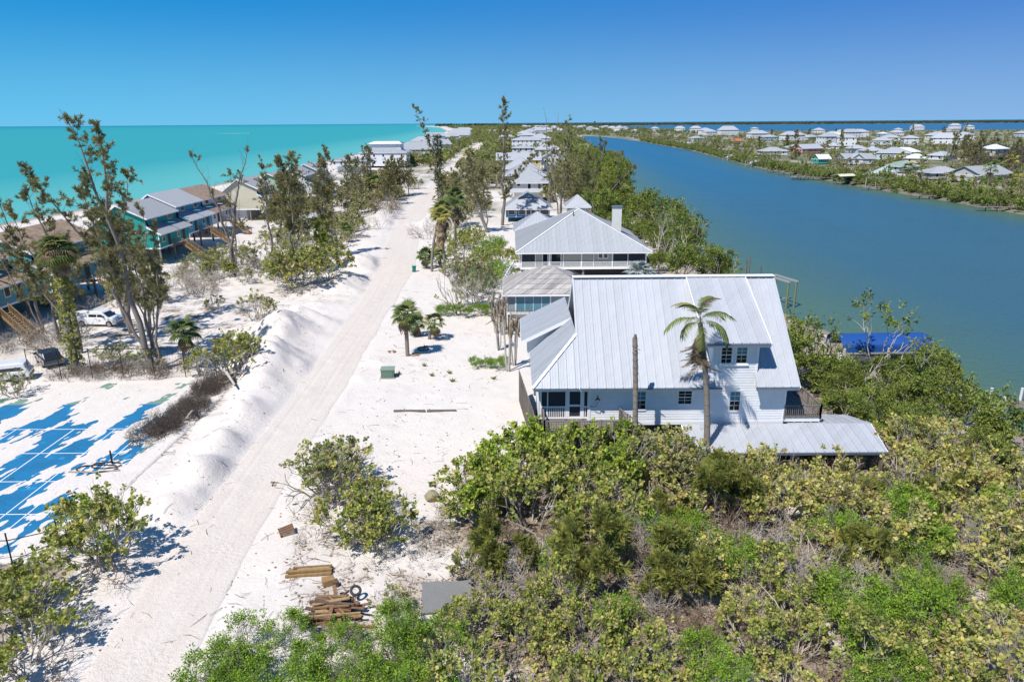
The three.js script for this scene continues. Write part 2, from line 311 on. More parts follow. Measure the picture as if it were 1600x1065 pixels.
// a sloping metal roof face made of single standing-seam panels
function seamRoof(parent, poly, spacing, mats, seed = 1, thick = 0.05, rib = 0.035, single = false) {
  const rnd = mulberry(seed), a = V(...poly[0]), b = V(...poly[1]), c = V(...poly[2]);
  const n = V(0, 0, 0).crossVectors(b.clone().sub(a), c.clone().sub(a)).normalize(); if (n.y < 0) n.negate();
  const u = V(n.z, 0, -n.x).normalize(); if (!isFinite(u.x) || u.length() < 0.5) u.set(1, 0, 0);
  const v = V(0, 0, 0).crossVectors(n, u); if (v.y < 0) v.negate();
  const P = poly.map(q => { const d = V(...q).sub(a); return [d.dot(u), d.dot(v)]; });
  const to = (q, h = 0) => { const w = a.clone().addScaledVector(u, q[0]).addScaledVector(v, q[1]).addScaledVector(n, h); return [w.x, w.y, w.z]; };
  let lo = Infinity, hi = -Infinity; for (const q of P) { lo = Math.min(lo, q[0]); hi = Math.max(hi, q[0]); }
  const all = [];
  for (let s = lo; s < hi - 1e-4; s += spacing) {
    const e = Math.min(hi, s + spacing), k = clipHalf(clipHalf(P, q => q[0] - s), q => e - q[0]);
    if (k.length < 3) continue;
    const h = rnd() * 0.004, top = k.map(q => to(q, h)), bot = k.map(q => to(q, -thick)), f = [top, bot.slice().reverse()];
    for (let i = 0; i < k.length; i++) { const j = (i + 1) % k.length; f.push([top[i], bot[i], bot[j], top[j]]); }
    const geos = [polys(f)];
    for (const [off, w, hh] of [[0, 0.05, rib * 1.9], [spacing / 3, 0.025, rib * 0.6], [spacing * 2 / 3, 0.025, rib * 0.6]]) {
      const x = s + off + 0.02; if (x + w > e) continue;
      const t = clipHalf(clipHalf(k, q => q[0] - x), q => x + w - q[0]); if (t.length < 3) continue;
      const tp = t.map(q => to(q, h + hh)), bt = t.map(q => to(q, h - 0.001)), ff = [tp]; for (let i = 0; i < t.length; i++) { const j = (i + 1) % t.length; ff.push([tp[i], bt[i], bt[j], tp[j]]); }
      geos.push(polys(ff));
    }
    if (single) all.push(...geos); else part('roof_panel', geos, mats[Math.floor(rnd() * mats.length)], parent);
  }
  if (single) return part('roof', all, mats[0], parent);
}
// lapped boards on a wall that faces +z at z = 0, between y0 and y1; ends follow xl(y), xr(y); openings [x0, y0, x1, y1]
function sidingGeo(y0, y1, xl, xr, openings = [], exposure = 0.2) {
  const f = [];
  const ys = [];
  for (let y = y0; y < y1 - 1e-4; y += exposure) {
    const t = Math.min(y1, y + exposure), cuts = [y, t];
    for (const o of openings) for (const q of [o[1], o[3]]) if (q > y + 1e-3 && q < t - 1e-3) cuts.push(q);
    cuts.sort((a, b) => a - b);
    for (let i = 0; i < cuts.length - 1; i++) {
      const a = cuts[i], b = cuts[i + 1], m = (a + b) / 2, za = 0.022 * (1 - (a - y) / exposure), zb = 0.022 * (1 - (b - y) / exposure);
      let seg = [[xl(a), xl(b), xr(a), xr(b)]];
      for (const o of openings) if (m > o[1] && m < o[3]) seg = seg.flatMap(s => { const r = []; if (o[0] > s[0] + 1e-3) r.push([s[0], s[1], Math.min(o[0], s[2]), Math.min(o[0], s[3])]); if (o[2] < s[2] - 1e-3) r.push([Math.max(o[2], s[0]), Math.max(o[2], s[1]), s[2], s[3]]); return (o[2] < s[0] || o[0] > s[2]) ? [s] : r; });
      for (const s of seg) { if (s[2] - s[0] < 0.01 && s[3] - s[1] < 0.01) continue; f.push([[s[0], a, za], [s[2], a, za], [s[3], b, zb], [s[1], b, zb]]); if (i === 0) f.push([[s[0], a, 0], [s[2], a, 0], [s[2], a, za], [s[0], a, za]]); }
    }
  }
  return polys(f);
}
// sash window facing +z, x and y its lower left corner
function sash(parent, x, y, z, w, h, o = {}) {
  const g = new THREE.Group(); g.name = 'window'; g.position.set(x, y, z); parent.add(g);
  const t = o.trim ?? 0.11, fr = [box(-t, -t, 0, 0, h + t, 0.05), box(w, -t, 0, w + t, h + t, 0.05), box(0, h, 0, w, h + t * 1.2, 0.055), box(0, -t * 1.1, 0, w, 0, 0.075)];
  part('frame', fr, M.trim, g);
  const up = part('pane', box(0, h / 2, -0.05, w, h, -0.03), o.glassTop ?? M.glass, g), lo = part('pane', box(0, 0, -0.08, w, h / 2, -0.06), M.glass, g);
  const mu = [box(0, h / 2 - 0.03, -0.06, w, h / 2 + 0.03, 0.0)];
  if (o.grid) { for (let i = 1; i < o.grid; i++) { mu.push(box(w * i / o.grid - 0.012, 0, -0.06, w * i / o.grid + 0.012, h, -0.018)); } mu.push(box(0, h * 0.25 - 0.012, -0.059, w, h * 0.25 + 0.012, -0.02), box(0, h * 0.75 - 0.012, -0.028, w, h * 0.75 + 0.012, -0.017)); }
  part('muntin', mu, M.trim, g);
  return g;
}
// railing with balusters from a to b
function railing(parent, a, b, mats, o = {}) {
  const h = o.h ?? 0.95, L = Math.hypot(b[0] - a[0], b[2] - a[2]), n = Math.max(2, Math.round(L / (o.gap ?? 0.16))), p = (t, y) => [lerp(a[0], b[0], t), lerp(a[1], b[1], t) + y, lerp(a[2], b[2], t)];
  const w = o.w ?? 0.04;
  part('top_rail', bar(p(0, h), p(1, h), o.rw ?? 0.1, 0.05), mats[0], parent); part('bottom_rail', bar(p(0, 0.1), p(1, 0.1), 0.05, 0.06), mats[0], parent);
  if (o.merged) { const l = []; for (let i = 1; i < n; i++) l.push(bar(p(i / n, 0.1), p(i / n, h), w)); part('balusters', l, mats[0], parent).userData.kind = 'stuff'; }
  else for (let i = 1; i < n; i++) part('baluster', bar(p(i / n, 0.12), p(i / n, h - 0.03), w), mats[i % mats.length], parent);
  const m = Math.max(1, Math.round(L / (o.post ?? 2.2)));
  for (let i = 0; i <= m; i++) part('post', bar(p(i / m, o.down ?? -0.1), p(i / m, h + 0.1), 0.11), mats[0], parent);
}
function stairs(parent, a, b, w, n, mats, railH = 0.95) { // a top, b foot, width across
  const d = V(b[0] - a[0], 0, b[2] - a[2]).normalize(), s = V(-d.z, 0, d.x);
  for (let i = 0; i < n; i++) { const t = (i + 0.5) / n, c = V(...a).lerp(V(...b), t); part('step', bar(c.clone().addScaledVector(s, -w / 2), c.clone().addScaledVector(s, w / 2), 0.28, 0.05), mats[i % mats.length], parent); }
  for (const k of [-1, 1]) {
    const A = V(...a).addScaledVector(s, k * w / 2), B = V(...b).addScaledVector(s, k * w / 2);
    part('stringer', bar(A.clone().setY(A.y - 0.12), B.clone().setY(B.y - 0.12), 0.05, 0.28), mats[0], parent);
    railing(parent, [A.x, A.y, A.z], [B.x, B.y, B.z], mats, { h: railH, gap: 0.2, post: 2.4 });
  }
}

// ------------------------------------------------------------------ the white house with the metal roof
{
  const H = thing('white_house', 'white clapboard house on stilts with steep silver metal roof and dormers', 'house', 0, 0, 0);
  const zf = -48.6, zb = -61.4, x0 = 1.95, x1 = 20.05, ye = 5.75, k = 0.897, ridgeY = 12.3, ridgeZ = -55, ez = -47.7, ezb = -62.3, fl = 2.75;
  const at = (name, geo, mat, x, y, z, ry = 0) => { const m = part(name, geo, mat, H); m.position.set(x, y, z); m.rotation.y = ry; return m; };
  // walls
  const doorTop = 5.3;
  const wins = [[9.02, 3.75, 9.78, 5.12], [12.2, 4.15, 13.15, 5.15], [16.0, 3.6, 16.72, 5.08]];
  at('front_wall', sidingGeo(fl, 5.9, () => 5.65, () => 14.5, wins.slice(0, 2)), M.whiteSide, 0, 0, zf);
  at('front_wall', sidingGeo(fl, 8.75, () => 14.5, () => 17.75, [wins[2], [15.1, 7.3, 15.83, 8.5], [16.2, 7.3, 16.93, 8.5]]), M.whiteSide, 0, 0, zf);
  at('front_wall', sidingGeo(fl, 5.9, () => 17.75, () => x1), M.whiteSide, 0, 0, zf);
  part('wall_core', [box(5.7, fl, zb, x1 - 0.1, 5.7, zf - 0.1), box(14.6, 5.7, -52, 17.65, 8.7, zf - 0.1)], M.whiteSide, H);
  // east gable (turned to +x)
  at('side_wall', sidingGeo(fl, ridgeY - 0.3, y => y < 5.9 ? 0 : (y - 5.9) / k, y => y < 5.9 ? 12.8 : 12.8 - (y - 5.9) / k, [[2, 3.2, 5, 5.3]]), M.whiteSide, x1, 0, zf, Math.PI / 2);
  part('sliding_door', box(x1 + 0.01, 3.2, zf - 5, x1 + 0.02, 5.3, zf - 2), M.glass, H);
  // west gable above the wing roof
  at('side_wall', sidingGeo(fl, ridgeY - 0.3, y => y < 5.9 ? 0 : (y - 5.9) / k, y => y < 5.9 ? 12.8 : 12.8 - (y - 5.9) / k), M.whiteSide, 5.65, 0, zb, -Math.PI / 2);
  at('back_wall', sidingGeo(fl, 5.9, () => -x1, () => -x0), M.whiteSide, 0, 0, zb, Math.PI);
  for (const b of [box(x1 - 0.06, fl, zf - 0.06, x1 + 0.05, 5.75, zf + 0.05), box(17.68, 5.5, zf - 0.05, 17.8, 8.8, zf + 0.045), box(14.45, 5.9, zf - 0.05, 14.56, 8.8, zf + 0.045), box(5.67, fl, zf - 0.04, 5.75, 5.7, zf + 0.045)]) part('corner_board', b, M.trim, H);
  part('skirt_board', box(5.65, fl - 0.25, zf - 0.1, x1 + 0.03, fl, zf + 0.035), M.trim, H);
  for (const w of wins) sash(H, w[0], w[1], zf, w[2] - w[0], w[3] - w[1], { grid: 2, glassTop: w === wins[1] ? M.glass : M.glassPale });
  sash(H, 15.1, 7.3, zf, 0.73, 1.2, { grid: 2 }); sash(H, 16.2, 7.3, zf, 0.73, 1.2, { grid: 2, glassTop: M.glassPale });
  part('window_sill', box(14.95, 7.1, zf, 17.1, 7.19, zf + 0.12), M.trim, H);
  // roofs: every panel apart
  const yAt = z => ye + (ez - z) * k;
  seamRoof(H, [[4.85, ye, ez], [14.6, ye, ez], [14.6, ridgeY, ridgeZ], [4.85, ridgeY, ridgeZ]], 0.61, M.metalRoof, 3);
  seamRoof(H, [[17.55, ye, ez], [20.65, ye, ez], [20.65, ridgeY, ridgeZ], [17.55, ridgeY, ridgeZ]], 0.61, M.metalRoof, 4);
  seamRoof(H, [[4.85, ye, ezb], [20.65, ye, ezb], [20.65, ridgeY, ridgeZ], [4.85, ridgeY, ridgeZ]], 0.61, M.metalRoof, 5);
  seamRoof(H, [[13.75, 9.0, -47.85], [18.35, 9.0, -47.85], [18.35, ridgeY + 0.06, ridgeZ], [13.75, ridgeY + 0.06, ridgeZ]], 0.61, M.metalRoof, 6, 0.08);
  part('ridge_cap', [bar([4.8, ridgeY + 0.07, ridgeZ + 0.1], [20.7, ridgeY + 0.07, ridgeZ + 0.1], 0.34, 0.06), bar([4.8, ridgeY + 0.072, ridgeZ - 0.2], [20.7, ridgeY + 0.072, ridgeZ - 0.2], 0.3, 0.06)], M.trim, H);
  // dormer cheeks
  for (const [x, s] of [[14.5, -1], [17.75, 1]]) part('dormer_cheek', polys([[[x, yAt(zf), zf], [x, 8.72, zf], [x, ridgeY - 0.2, ridgeZ + 0.2]]]), M.whiteSide, H);
  // fascias, rakes and gutters
  part('fascia', [box(4.85, ye - 0.26, ez - 0.06, 15.1, ye - 0.03, ez - 0.01), box(17.5, ye - 0.26, ez - 0.06, 20.65, ye - 0.03, ez - 0.01), box(13.75, 8.68, -47.93, 18.35, 8.95, -47.87), box(1.45, ye - 0.24, ez - 0.05, 4.84, ye - 0.02, ez)], M.trim, H);
  part('gutter', [box(4.9, ye - 0.1, ez + 0.0, 15.08, ye + 0.0, ez + 0.1), box(17.5, ye - 0.1, ez, 20.6, ye, ez + 0.1), box(13.8, 8.85, -47.86, 18.3, 8.95, -47.77), box(1.5, ye - 0.09, ez + 0.01, 4.8, ye + 0.01, ez + 0.1)], M.trimDark, H);
  part('soffit', [box(5.65, ye - 0.3, zf + 0.03, 15.05, ye - 0.265, ez - 0.06), box(17.8, ye - 0.3, zf + 0.03, 20.6, ye - 0.265, ez - 0.06), box(13.8, 8.7, zf + 0.03, 18.3, 8.735, -47.94)], M.trim, H);
  for (const x of [4.82, 20.68]) part('rake_board', [bar([x, ye - 0.12, ez], [x, ridgeY - 0.12, ridgeZ], 0.06, 0.26), bar([x, ye - 0.12, ezb], [x, ridgeY - 0.12, ridgeZ], 0.06, 0.26)], M.trim, H);
  for (const x of [13.72, 18.38]) part('rake_board', bar([x, 8.88, -47.85], [x, ridgeY - 0.05, ridgeZ + 0.2], 0.05, 0.2), M.trim, H);
  for (const x of [4.86, 20.63]) part('rake_cap', bar([x, ye + 0.03, ez], [x, ridgeY + 0.04, ridgeZ], 0.16, 0.05), M.metalRoof[2], H);
  // west wing: hip roof and shed dormer
  const hx = 4.84, hy = ye + (hx - 1.45) * k, hz = ez - (hx - 1.45);
  seamRoof(H, [[1.45, ye, ez], [hx, ye, ez], [hx, hy, hz]], 0.61, M.metalRoof, 7);
  seamRoof(H, [[1.45, ye, ezb], [1.45, ye, ez], [hx, hy, hz], [hx, hy, ezb]], 0.42, M.metalRoof, 8);
  part('hip_cap', bar([1.47, ye + 0.05, ez + 0.0], [hx, hy + 0.05, hz], 0.24, 0.05), M.trim, H);
  seamRoof(H, [[0.75, 6.8, -62.8], [0.75, 6.8, -55.8], [hx, 8.82, -55.8], [hx, 8.82, -62.8]], 0.42, M.metalRoof, 9);
  part('dormer_fascia', [bar([0.78, 6.66, -55.79], [hx, 8.68, -55.79], 0.06, 0.24), bar([0.75, 6.68, -62.8], [0.75, 6.68, -55.8], 0.06, 0.22)], M.trim, H);
  part('dormer_cheek', polys([[[1.35, ye - 0.1, -56.2], [1.35, 6.95, -56.2], [4.75, 8.7, -56.2]]]), M.white, H);
  part('dormer_wall', box(1.33, 5.4, -62.2, 1.37, 6.95, -56.22), M.white, H);
  { const w = new THREE.Group(); w.name = 'window'; H.add(w); part('pane', box(1.28, 5.75, -57.5, 1.325, 6.6, -56.7), M.glass, w); part('frame', [box(1.26, 5.66, -57.6, 1.33, 5.74, -56.6), box(1.26, 6.61, -57.6, 1.33, 6.69, -56.6), box(1.26, 5.74, -57.6, 1.33, 6.61, -57.51), box(1.26, 5.74, -56.69, 1.33, 6.61, -56.6)], M.trim, w); }
  // screened porch under the wing
  part('porch_post', box(1.98, fl, zf - 0.14, 2.14, 5.55, zf), M.trim, H); part('porch_post', box(4.06 - 0.16, fl, zf - 0.14, 4.06, 5.5, zf), M.trim, H); part('porch_post', box(5.14, fl, zf - 0.14, 5.28, 5.5, zf), M.trim, H); part('porch_post', box(5.52, fl, zf - 0.14, 5.66, 5.6, zf + 0.05), M.trim, H); part('porch_post', box(2.55, fl, zf - 0.12, 2.63, 5.5, zf - 0.02), M.trim, H);
  part('porch_beam', box(1.98, 5.36, zf - 0.12, 5.6, 5.56, zf - 0.01), M.trim, H);
  for (const [a, b] of [[2.14, 2.55], [2.63, 3.9], [5.28, 5.52]]) { part('insect_screen', box(a, 3.05, zf - 0.09, b, 5.36, zf - 0.07), M.screen, H); for (let x = a + 0.07; x < b - 0.04; x += 0.14) part('baluster', box(x, 3.12, zf - 0.05, x + 0.055, 3.9, zf - 0.01), M.trim, H); part('top_rail', box(a, 3.9, zf - 0.07, b, 4.0, zf + 0.01), M.trim, H); part('bottom_rail', box(a, 3.02, zf - 0.06, b, 3.12, zf), M.trim, H); }
  { const d = new THREE.Group(); d.name = 'screen_door'; H.add(d); part('pane', box(4.2, 3.15, zf - 0.1, 5.0, 5.25, zf - 0.08), M.screen, d); part('frame', [box(4.06, 3.0, zf - 0.1, 4.2, 5.36, zf - 0.01), box(5.0, 3.0, zf - 0.1, 5.14, 5.36, zf - 0.01), box(4.2, 5.22, zf - 0.1, 5.0, 5.36, zf - 0.01), box(4.2, 3.0, zf - 0.1, 5.0, 3.16, zf - 0.01), box(4.2, 3.98, zf - 0.1, 5.0, 4.12, zf - 0.01)], M.trim, d); part('handle', box(4.93, 4.1, zf, 4.97, 4.25, zf + 0.05), M.dark, d); }
  part('porch_floor', box(1.95, fl, zb, 5.65, 3.0, zf), M.oldWood[1], H);
  at('side_wall', sidingGeo(fl, 5.7, () => 0, () => 12.8), M.whiteSide, x0, 0, zb, -Math.PI / 2);
  part('inner_wall', box(2.0, 3.0, -53, 5.6, 5.7, -52.9), M.white, H);
  // lantern on a curved arm
  { const l = new THREE.Group(); l.name = 'wall_lamp'; H.add(l); part('arm', limb([V(5.75, 4.05, zf + 0.03), V(5.95, 4.0, zf + 0.25), V(6.15, 4.2, zf + 0.4), V(6.22, 4.6, zf + 0.42)], 0.025, 0.02), M.dark, l); const s = part('lamp_shade', new THREE.ConeGeometry(0.2, 0.28, 10, 1), M.dark, l); s.position.set(6.22, 4.78, zf + 0.42); part('finial', new THREE.SphereGeometry(0.05, 8, 6).translate(6.22, 4.95, zf + 0.42), M.dark, l); }
  // stilts and the under-storey
  for (let x = 2.1; x < 20.1; x += 3.57) for (const z of [zf - 0.25, -55, zb + 0.3]) part('stilt', box(x - 0.13, -0.6, z - 0.13, x + 0.13, fl, z + 0.13), M.oldWood[2], H);
  part('floor_frame', box(2.0, fl - 0.24, zb + 0.05, 20.0, fl - 0.01, zf - 0.12), M.oldWood[2], H);
  // lower roof along the front and its east end
  const lm = M.metalRoof;
  seamRoof(H, [[12.5, 1.95, -44.9], [26.1, 1.95, -44.9], [26.45, 2.62, -48.3], [12.5, 2.62, -48.3]], 0.61, lm, 11);
  seamRoof(H, [[20.4, 2.62, -48.32], [26.45, 2.62, -48.32], [26.1, 2.05, -51.2], [24.2, 2.05, -51.6], [20.4, 2.2, -51.6]], 0.61, lm, 12);
  part('fascia', [box(12.5, 1.72, -44.96, 26.1, 1.92, -44.9), bar([26.12, 1.84, -44.95], [26.47, 2.5, -48.3], 0.06, 0.22), bar([12.48, 1.84, -44.95], [12.48, 2.5, -48.3], 0.06, 0.22)], M.trim, H);
  part('gutter', box(12.5, 1.86, -44.9, 26.1, 1.95, -44.8), M.trimDark, H);
  for (const x of [12.8, 16.2, 19.6, 23, 25.9]) part('stilt', box(x - 0.1, -0.6, -45.3, x + 0.1, 1.95, -45.1), M.oldWood[0], H);
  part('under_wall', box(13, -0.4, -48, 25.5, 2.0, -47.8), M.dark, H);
  // front deck
  for (let i = 0; i < 18; i++) part('deck_board', box(2.2, 2.86, zf - 0.05 + 0.135 * i, 8.35, 2.9, zf + 0.075 + 0.135 * i), M.oldWood[i % 3], H);
  part('deck_beam', [box(2.2, 2.6, -46.25, 8.3, 2.85, -46.15), box(2.2, 2.6, zf + 0.05, 2.3, 2.85, -46.2), box(8.2, 2.6, zf + 0.05, 8.3, 2.85, -46.2)], M.oldWood[2], H);
  for (const x of [2.3, 4.3, 6.3, 8.2]) part('stilt', box(x - 0.1, -0.4, -46.4, x + 0.1, 2.6, -46.2), M.oldWood[0], H);
  railing(H, [2.25, 2.9, -46.2], [8.3, 2.9, -46.2], M.oldWood, { gap: 0.17 }); railing(H, [2.25, 2.9, -46.2], [2.25, 2.9, zf], M.oldWood); railing(H, [7.9, 2.9, zf + 0.15], [8.3, 2.9, -47.3], M.oldWood);
  stairs(H, [8.4, 2.75, -46.8], [12.0, 0.3, -46.3], 1.1, 12, M.oldWood);
  // east deck
  for (let i = 0; i < 20; i++) part('deck_board', box(x1 + 0.1 + 0.14 * i, 3.0, -58, x1 + 0.23 + 0.14 * i, 3.04, zf + 0.05), M.oldWood[i % 3], H);
  railing(H, [x1 + 0.05, 3.0, zf], [22.8, 3.0, zf], M.oldWood, { gap: 0.15 }); railing(H, [22.8, 3.0, zf], [22.8, 3.0, -58], M.oldWood, { gap: 0.2 });
  part('deck_skirt', box(x1 + 0.06, 2.66, zf - 0.05, 22.8, 2.98, zf - 0.01), M.trim, H);
  for (const x of [21.4, 22.7]) for (const z of [-49, -53, -57.8]) part('stilt', box(x - 0.1, -0.6, z - 0.1, x + 0.1, 2.98, z + 0.1), M.oldWood[0], H);
  // tall board screen along the west side
  const S = thing('board_fence', 'tall weathered vertical board fence along the white house', 'fence', 0, 0, 0);
  const rb = mulberry(5);
  for (let i = 0; i < 62; i++) { const z = -48.2 - i * 0.19, y = 2.9 + rb() * 0.12; const xo = -i * 0.019 + 1.75; part('board', box(xo - rb() * 0.02, -0.1, z - 0.17, xo + 0.04, y, z), M.oldWood[Math.floor(rb() * 3)], S); }
  for (const y of [0.55, 2.35]) part('fence_rail', bar([1.84, y, -48.2], [0.66, y, -60], 0.05, 0.12), M.oldWood[0], S);
}

// ------------------------------------------------------------------ other houses
const wallMats = {};
function paint(r, g, b) { const k = `${r},${g},${b}`; return wallMats[k] ??= std(lin(r, g, b), 0.8, { map: mottle }); }
const roofMats = {};
function roofPaint(r, g, b) { const k = `${r},${g},${b}`; return roofMats[k] ??= [std(lin(r, g, b), 0.55, { metalness: 0.15, map: mottle })]; }
// plain house: w along x, d along z, about its own origin; roof hip or gable; ridge runs along the longer side unless told
function cottage(H, o) {
  const { w, d, floor = 2.6, wall = 2.9, rise = 2.6, over = 0.6, roof = 'hip', mats, wm } = o;
  const X = w / 2, Z = d / 2, t = floor + wall, ox = X + over, oz = Z + over, y0 = t - over * (rise / Math.min(X, Z));
  part('wall', box(-X, floor, -Z, X, t, Z), wm, H);
  const alongX = o.along ? o.along === 'x' : w >= d;
  const r = alongX ? Math.max(0, ox - oz) * (o.hipK ?? 1) : 0, s = alongX ? 0 : Math.max(0, oz - ox) * (o.hipK ?? 1), yr = t + rise;
  const c = [[-ox, y0, oz], [ox, y0, oz], [ox, y0, -oz], [-ox, y0, -oz]];
  const faces = [];
  if (roof === 'hip') {
    if (alongX) { const A = [-r, yr, 0], B = [r, yr, 0]; faces.push([c[0], c[1], B, A], [c[1], c[2], B], [c[2], c[3], A, B], [c[3], c[0], A]); }
    else { const A = [0, yr, s], B = [0, yr, -s]; faces.push([c[0], c[1], A], [c[1], c[2], B, A], [c[2], c[3], B], [c[3], c[0], A, B]); }
  } else if (alongX) { const A = [-ox, yr, 0], B = [ox, yr, 0]; faces.push([c[0], c[1], B, A], [c[2], c[3], A, B]); for (const k of [-1, 1]) part('gable', slabX([[k * X, t, Z], [k * X, yr - 0.25, 0], [k * X, t, -Z]]), wm, H); }
  else { const A = [0, yr, oz], B = [0, yr, -oz]; faces.push([c[1], c[2], B, A], [c[3], c[0], A, B]); for (const k of [-1, 1]) part('gable', slabX([[-X, t, k * Z], [0, yr - 0.25, k * Z], [X, t, k * Z]]), wm, H); }
  for (const [i, f] of faces.entries()) {
    const q = f.filter((p, k) => k === 0 || Math.hypot(p[0] - f[k - 1][0], p[1] - f[k - 1][1], p[2] - f[k - 1][2]) > 0.01);
    if (o.panels) seamRoof(H, q, o.panels, mats, i + 1); else if (o.flat) part('roof', slab(q, 0.12), mats[0], H); else seamRoof(H, q, 0.6, mats, i + 1, 0.06, 0.04, true);
  }
  part('fascia', [box(-ox, y0 - 0.22, oz - 0.02, ox, y0 - 0.03, oz + 0.03), box(-ox, y0 - 0.22, -oz - 0.03, ox, y0 - 0.03, -oz + 0.02), box(-ox - 0.03, y0 - 0.22, -oz, -ox + 0.02, y0 - 0.03, oz), box(ox - 0.02, y0 - 0.22, -oz, ox + 0.03, y0 - 0.03, oz)], o.trim ?? M.trim, H);
  if (o.ridge) { const caps = roof === 'hip' ? (alongX ? [[c[0], [-r, yr, 0]], [c[1], [r, yr, 0]], [c[2], [r, yr, 0]], [c[3], [-r, yr, 0]]] : [[c[0], [0, yr, s]], [c[1], [0, yr, s]], [c[2], [0, yr, -s]], [c[3], [0, yr, -s]]]) : []; for (const [a, b] of caps) part('hip_cap', bar([a[0], a[1] + 0.05, a[2]], [b[0], b[1] + 0.05, b[2]], 0.22, 0.05), o.ridge, H); }
  // windows: each a mesh of its own on the four sides
  const wn = o.windows ?? Math.max(2, Math.round(w / 4)), wn2 = Math.max(1, Math.round(d / 5)), levels = o.levels ?? 1, lh = wall / levels;
  if (wn) for (let l = 0; l < levels; l++) {
    const y = floor + l * lh + lh * 0.34, h = Math.min(1.35, lh * 0.5);
    for (let i = 0; i < wn; i++) { const x = -X + w * (i + 0.5) / wn; for (const k of [1]) win(H, x - 0.5, y, k * Z, 1.0, h, 0); }
    for (let i = 0; i < wn2; i++) { const z = -Z + d * (i + 0.5) / wn2; win(H, z - 0.5, y, -X, 1.0, h, 1); if (o.bothSides) win(H, z - 0.5, y, X, 1.0, h, 2); }
  }
  if (floor > 1.2 && o.stilts !== false) for (const x of [-X + 0.25, 0, X - 0.25]) for (const z of [-Z + 0.25, Z - 0.25]) part('stilt', box(x - 0.15, -1.2, z - 0.15, x + 0.15, floor, z + 0.15), o.stiltMat ?? M.white, H);
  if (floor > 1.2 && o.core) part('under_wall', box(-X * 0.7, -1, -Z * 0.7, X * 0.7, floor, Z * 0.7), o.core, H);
  return { X, Z, t, y0, yr, ox, oz };
}
function slabX(p) { return polys([p]); }
function win(H, a, y, at, w, h, side) {
  const g = new THREE.Group(); g.name = 'window'; H.add(g);
  if (side === 0) { part('frame', box(a - 0.1, y - 0.1, at, a + w + 0.1, y + h + 0.1, at + 0.03), M.trim, g); part('pane', box(a, y, at + 0.01, a + w, y + h, at + 0.045), M.glass, g); }
  else { const s = side === 1 ? -1 : 1, x0 = Math.min(at, at + s * 0.03), x1 = Math.max(at, at + s * 0.03), p0 = Math.min(at + s * 0.01, at + s * 0.045), p1 = Math.max(at + s * 0.01, at + s * 0.045); part('frame', box(x0, y - 0.1, a - 0.1, x1, y + h + 0.1, a + w + 0.1), M.trim, g); part('pane', box(p0, y, a, p1, y + h, a + w), M.glass, g); }
}
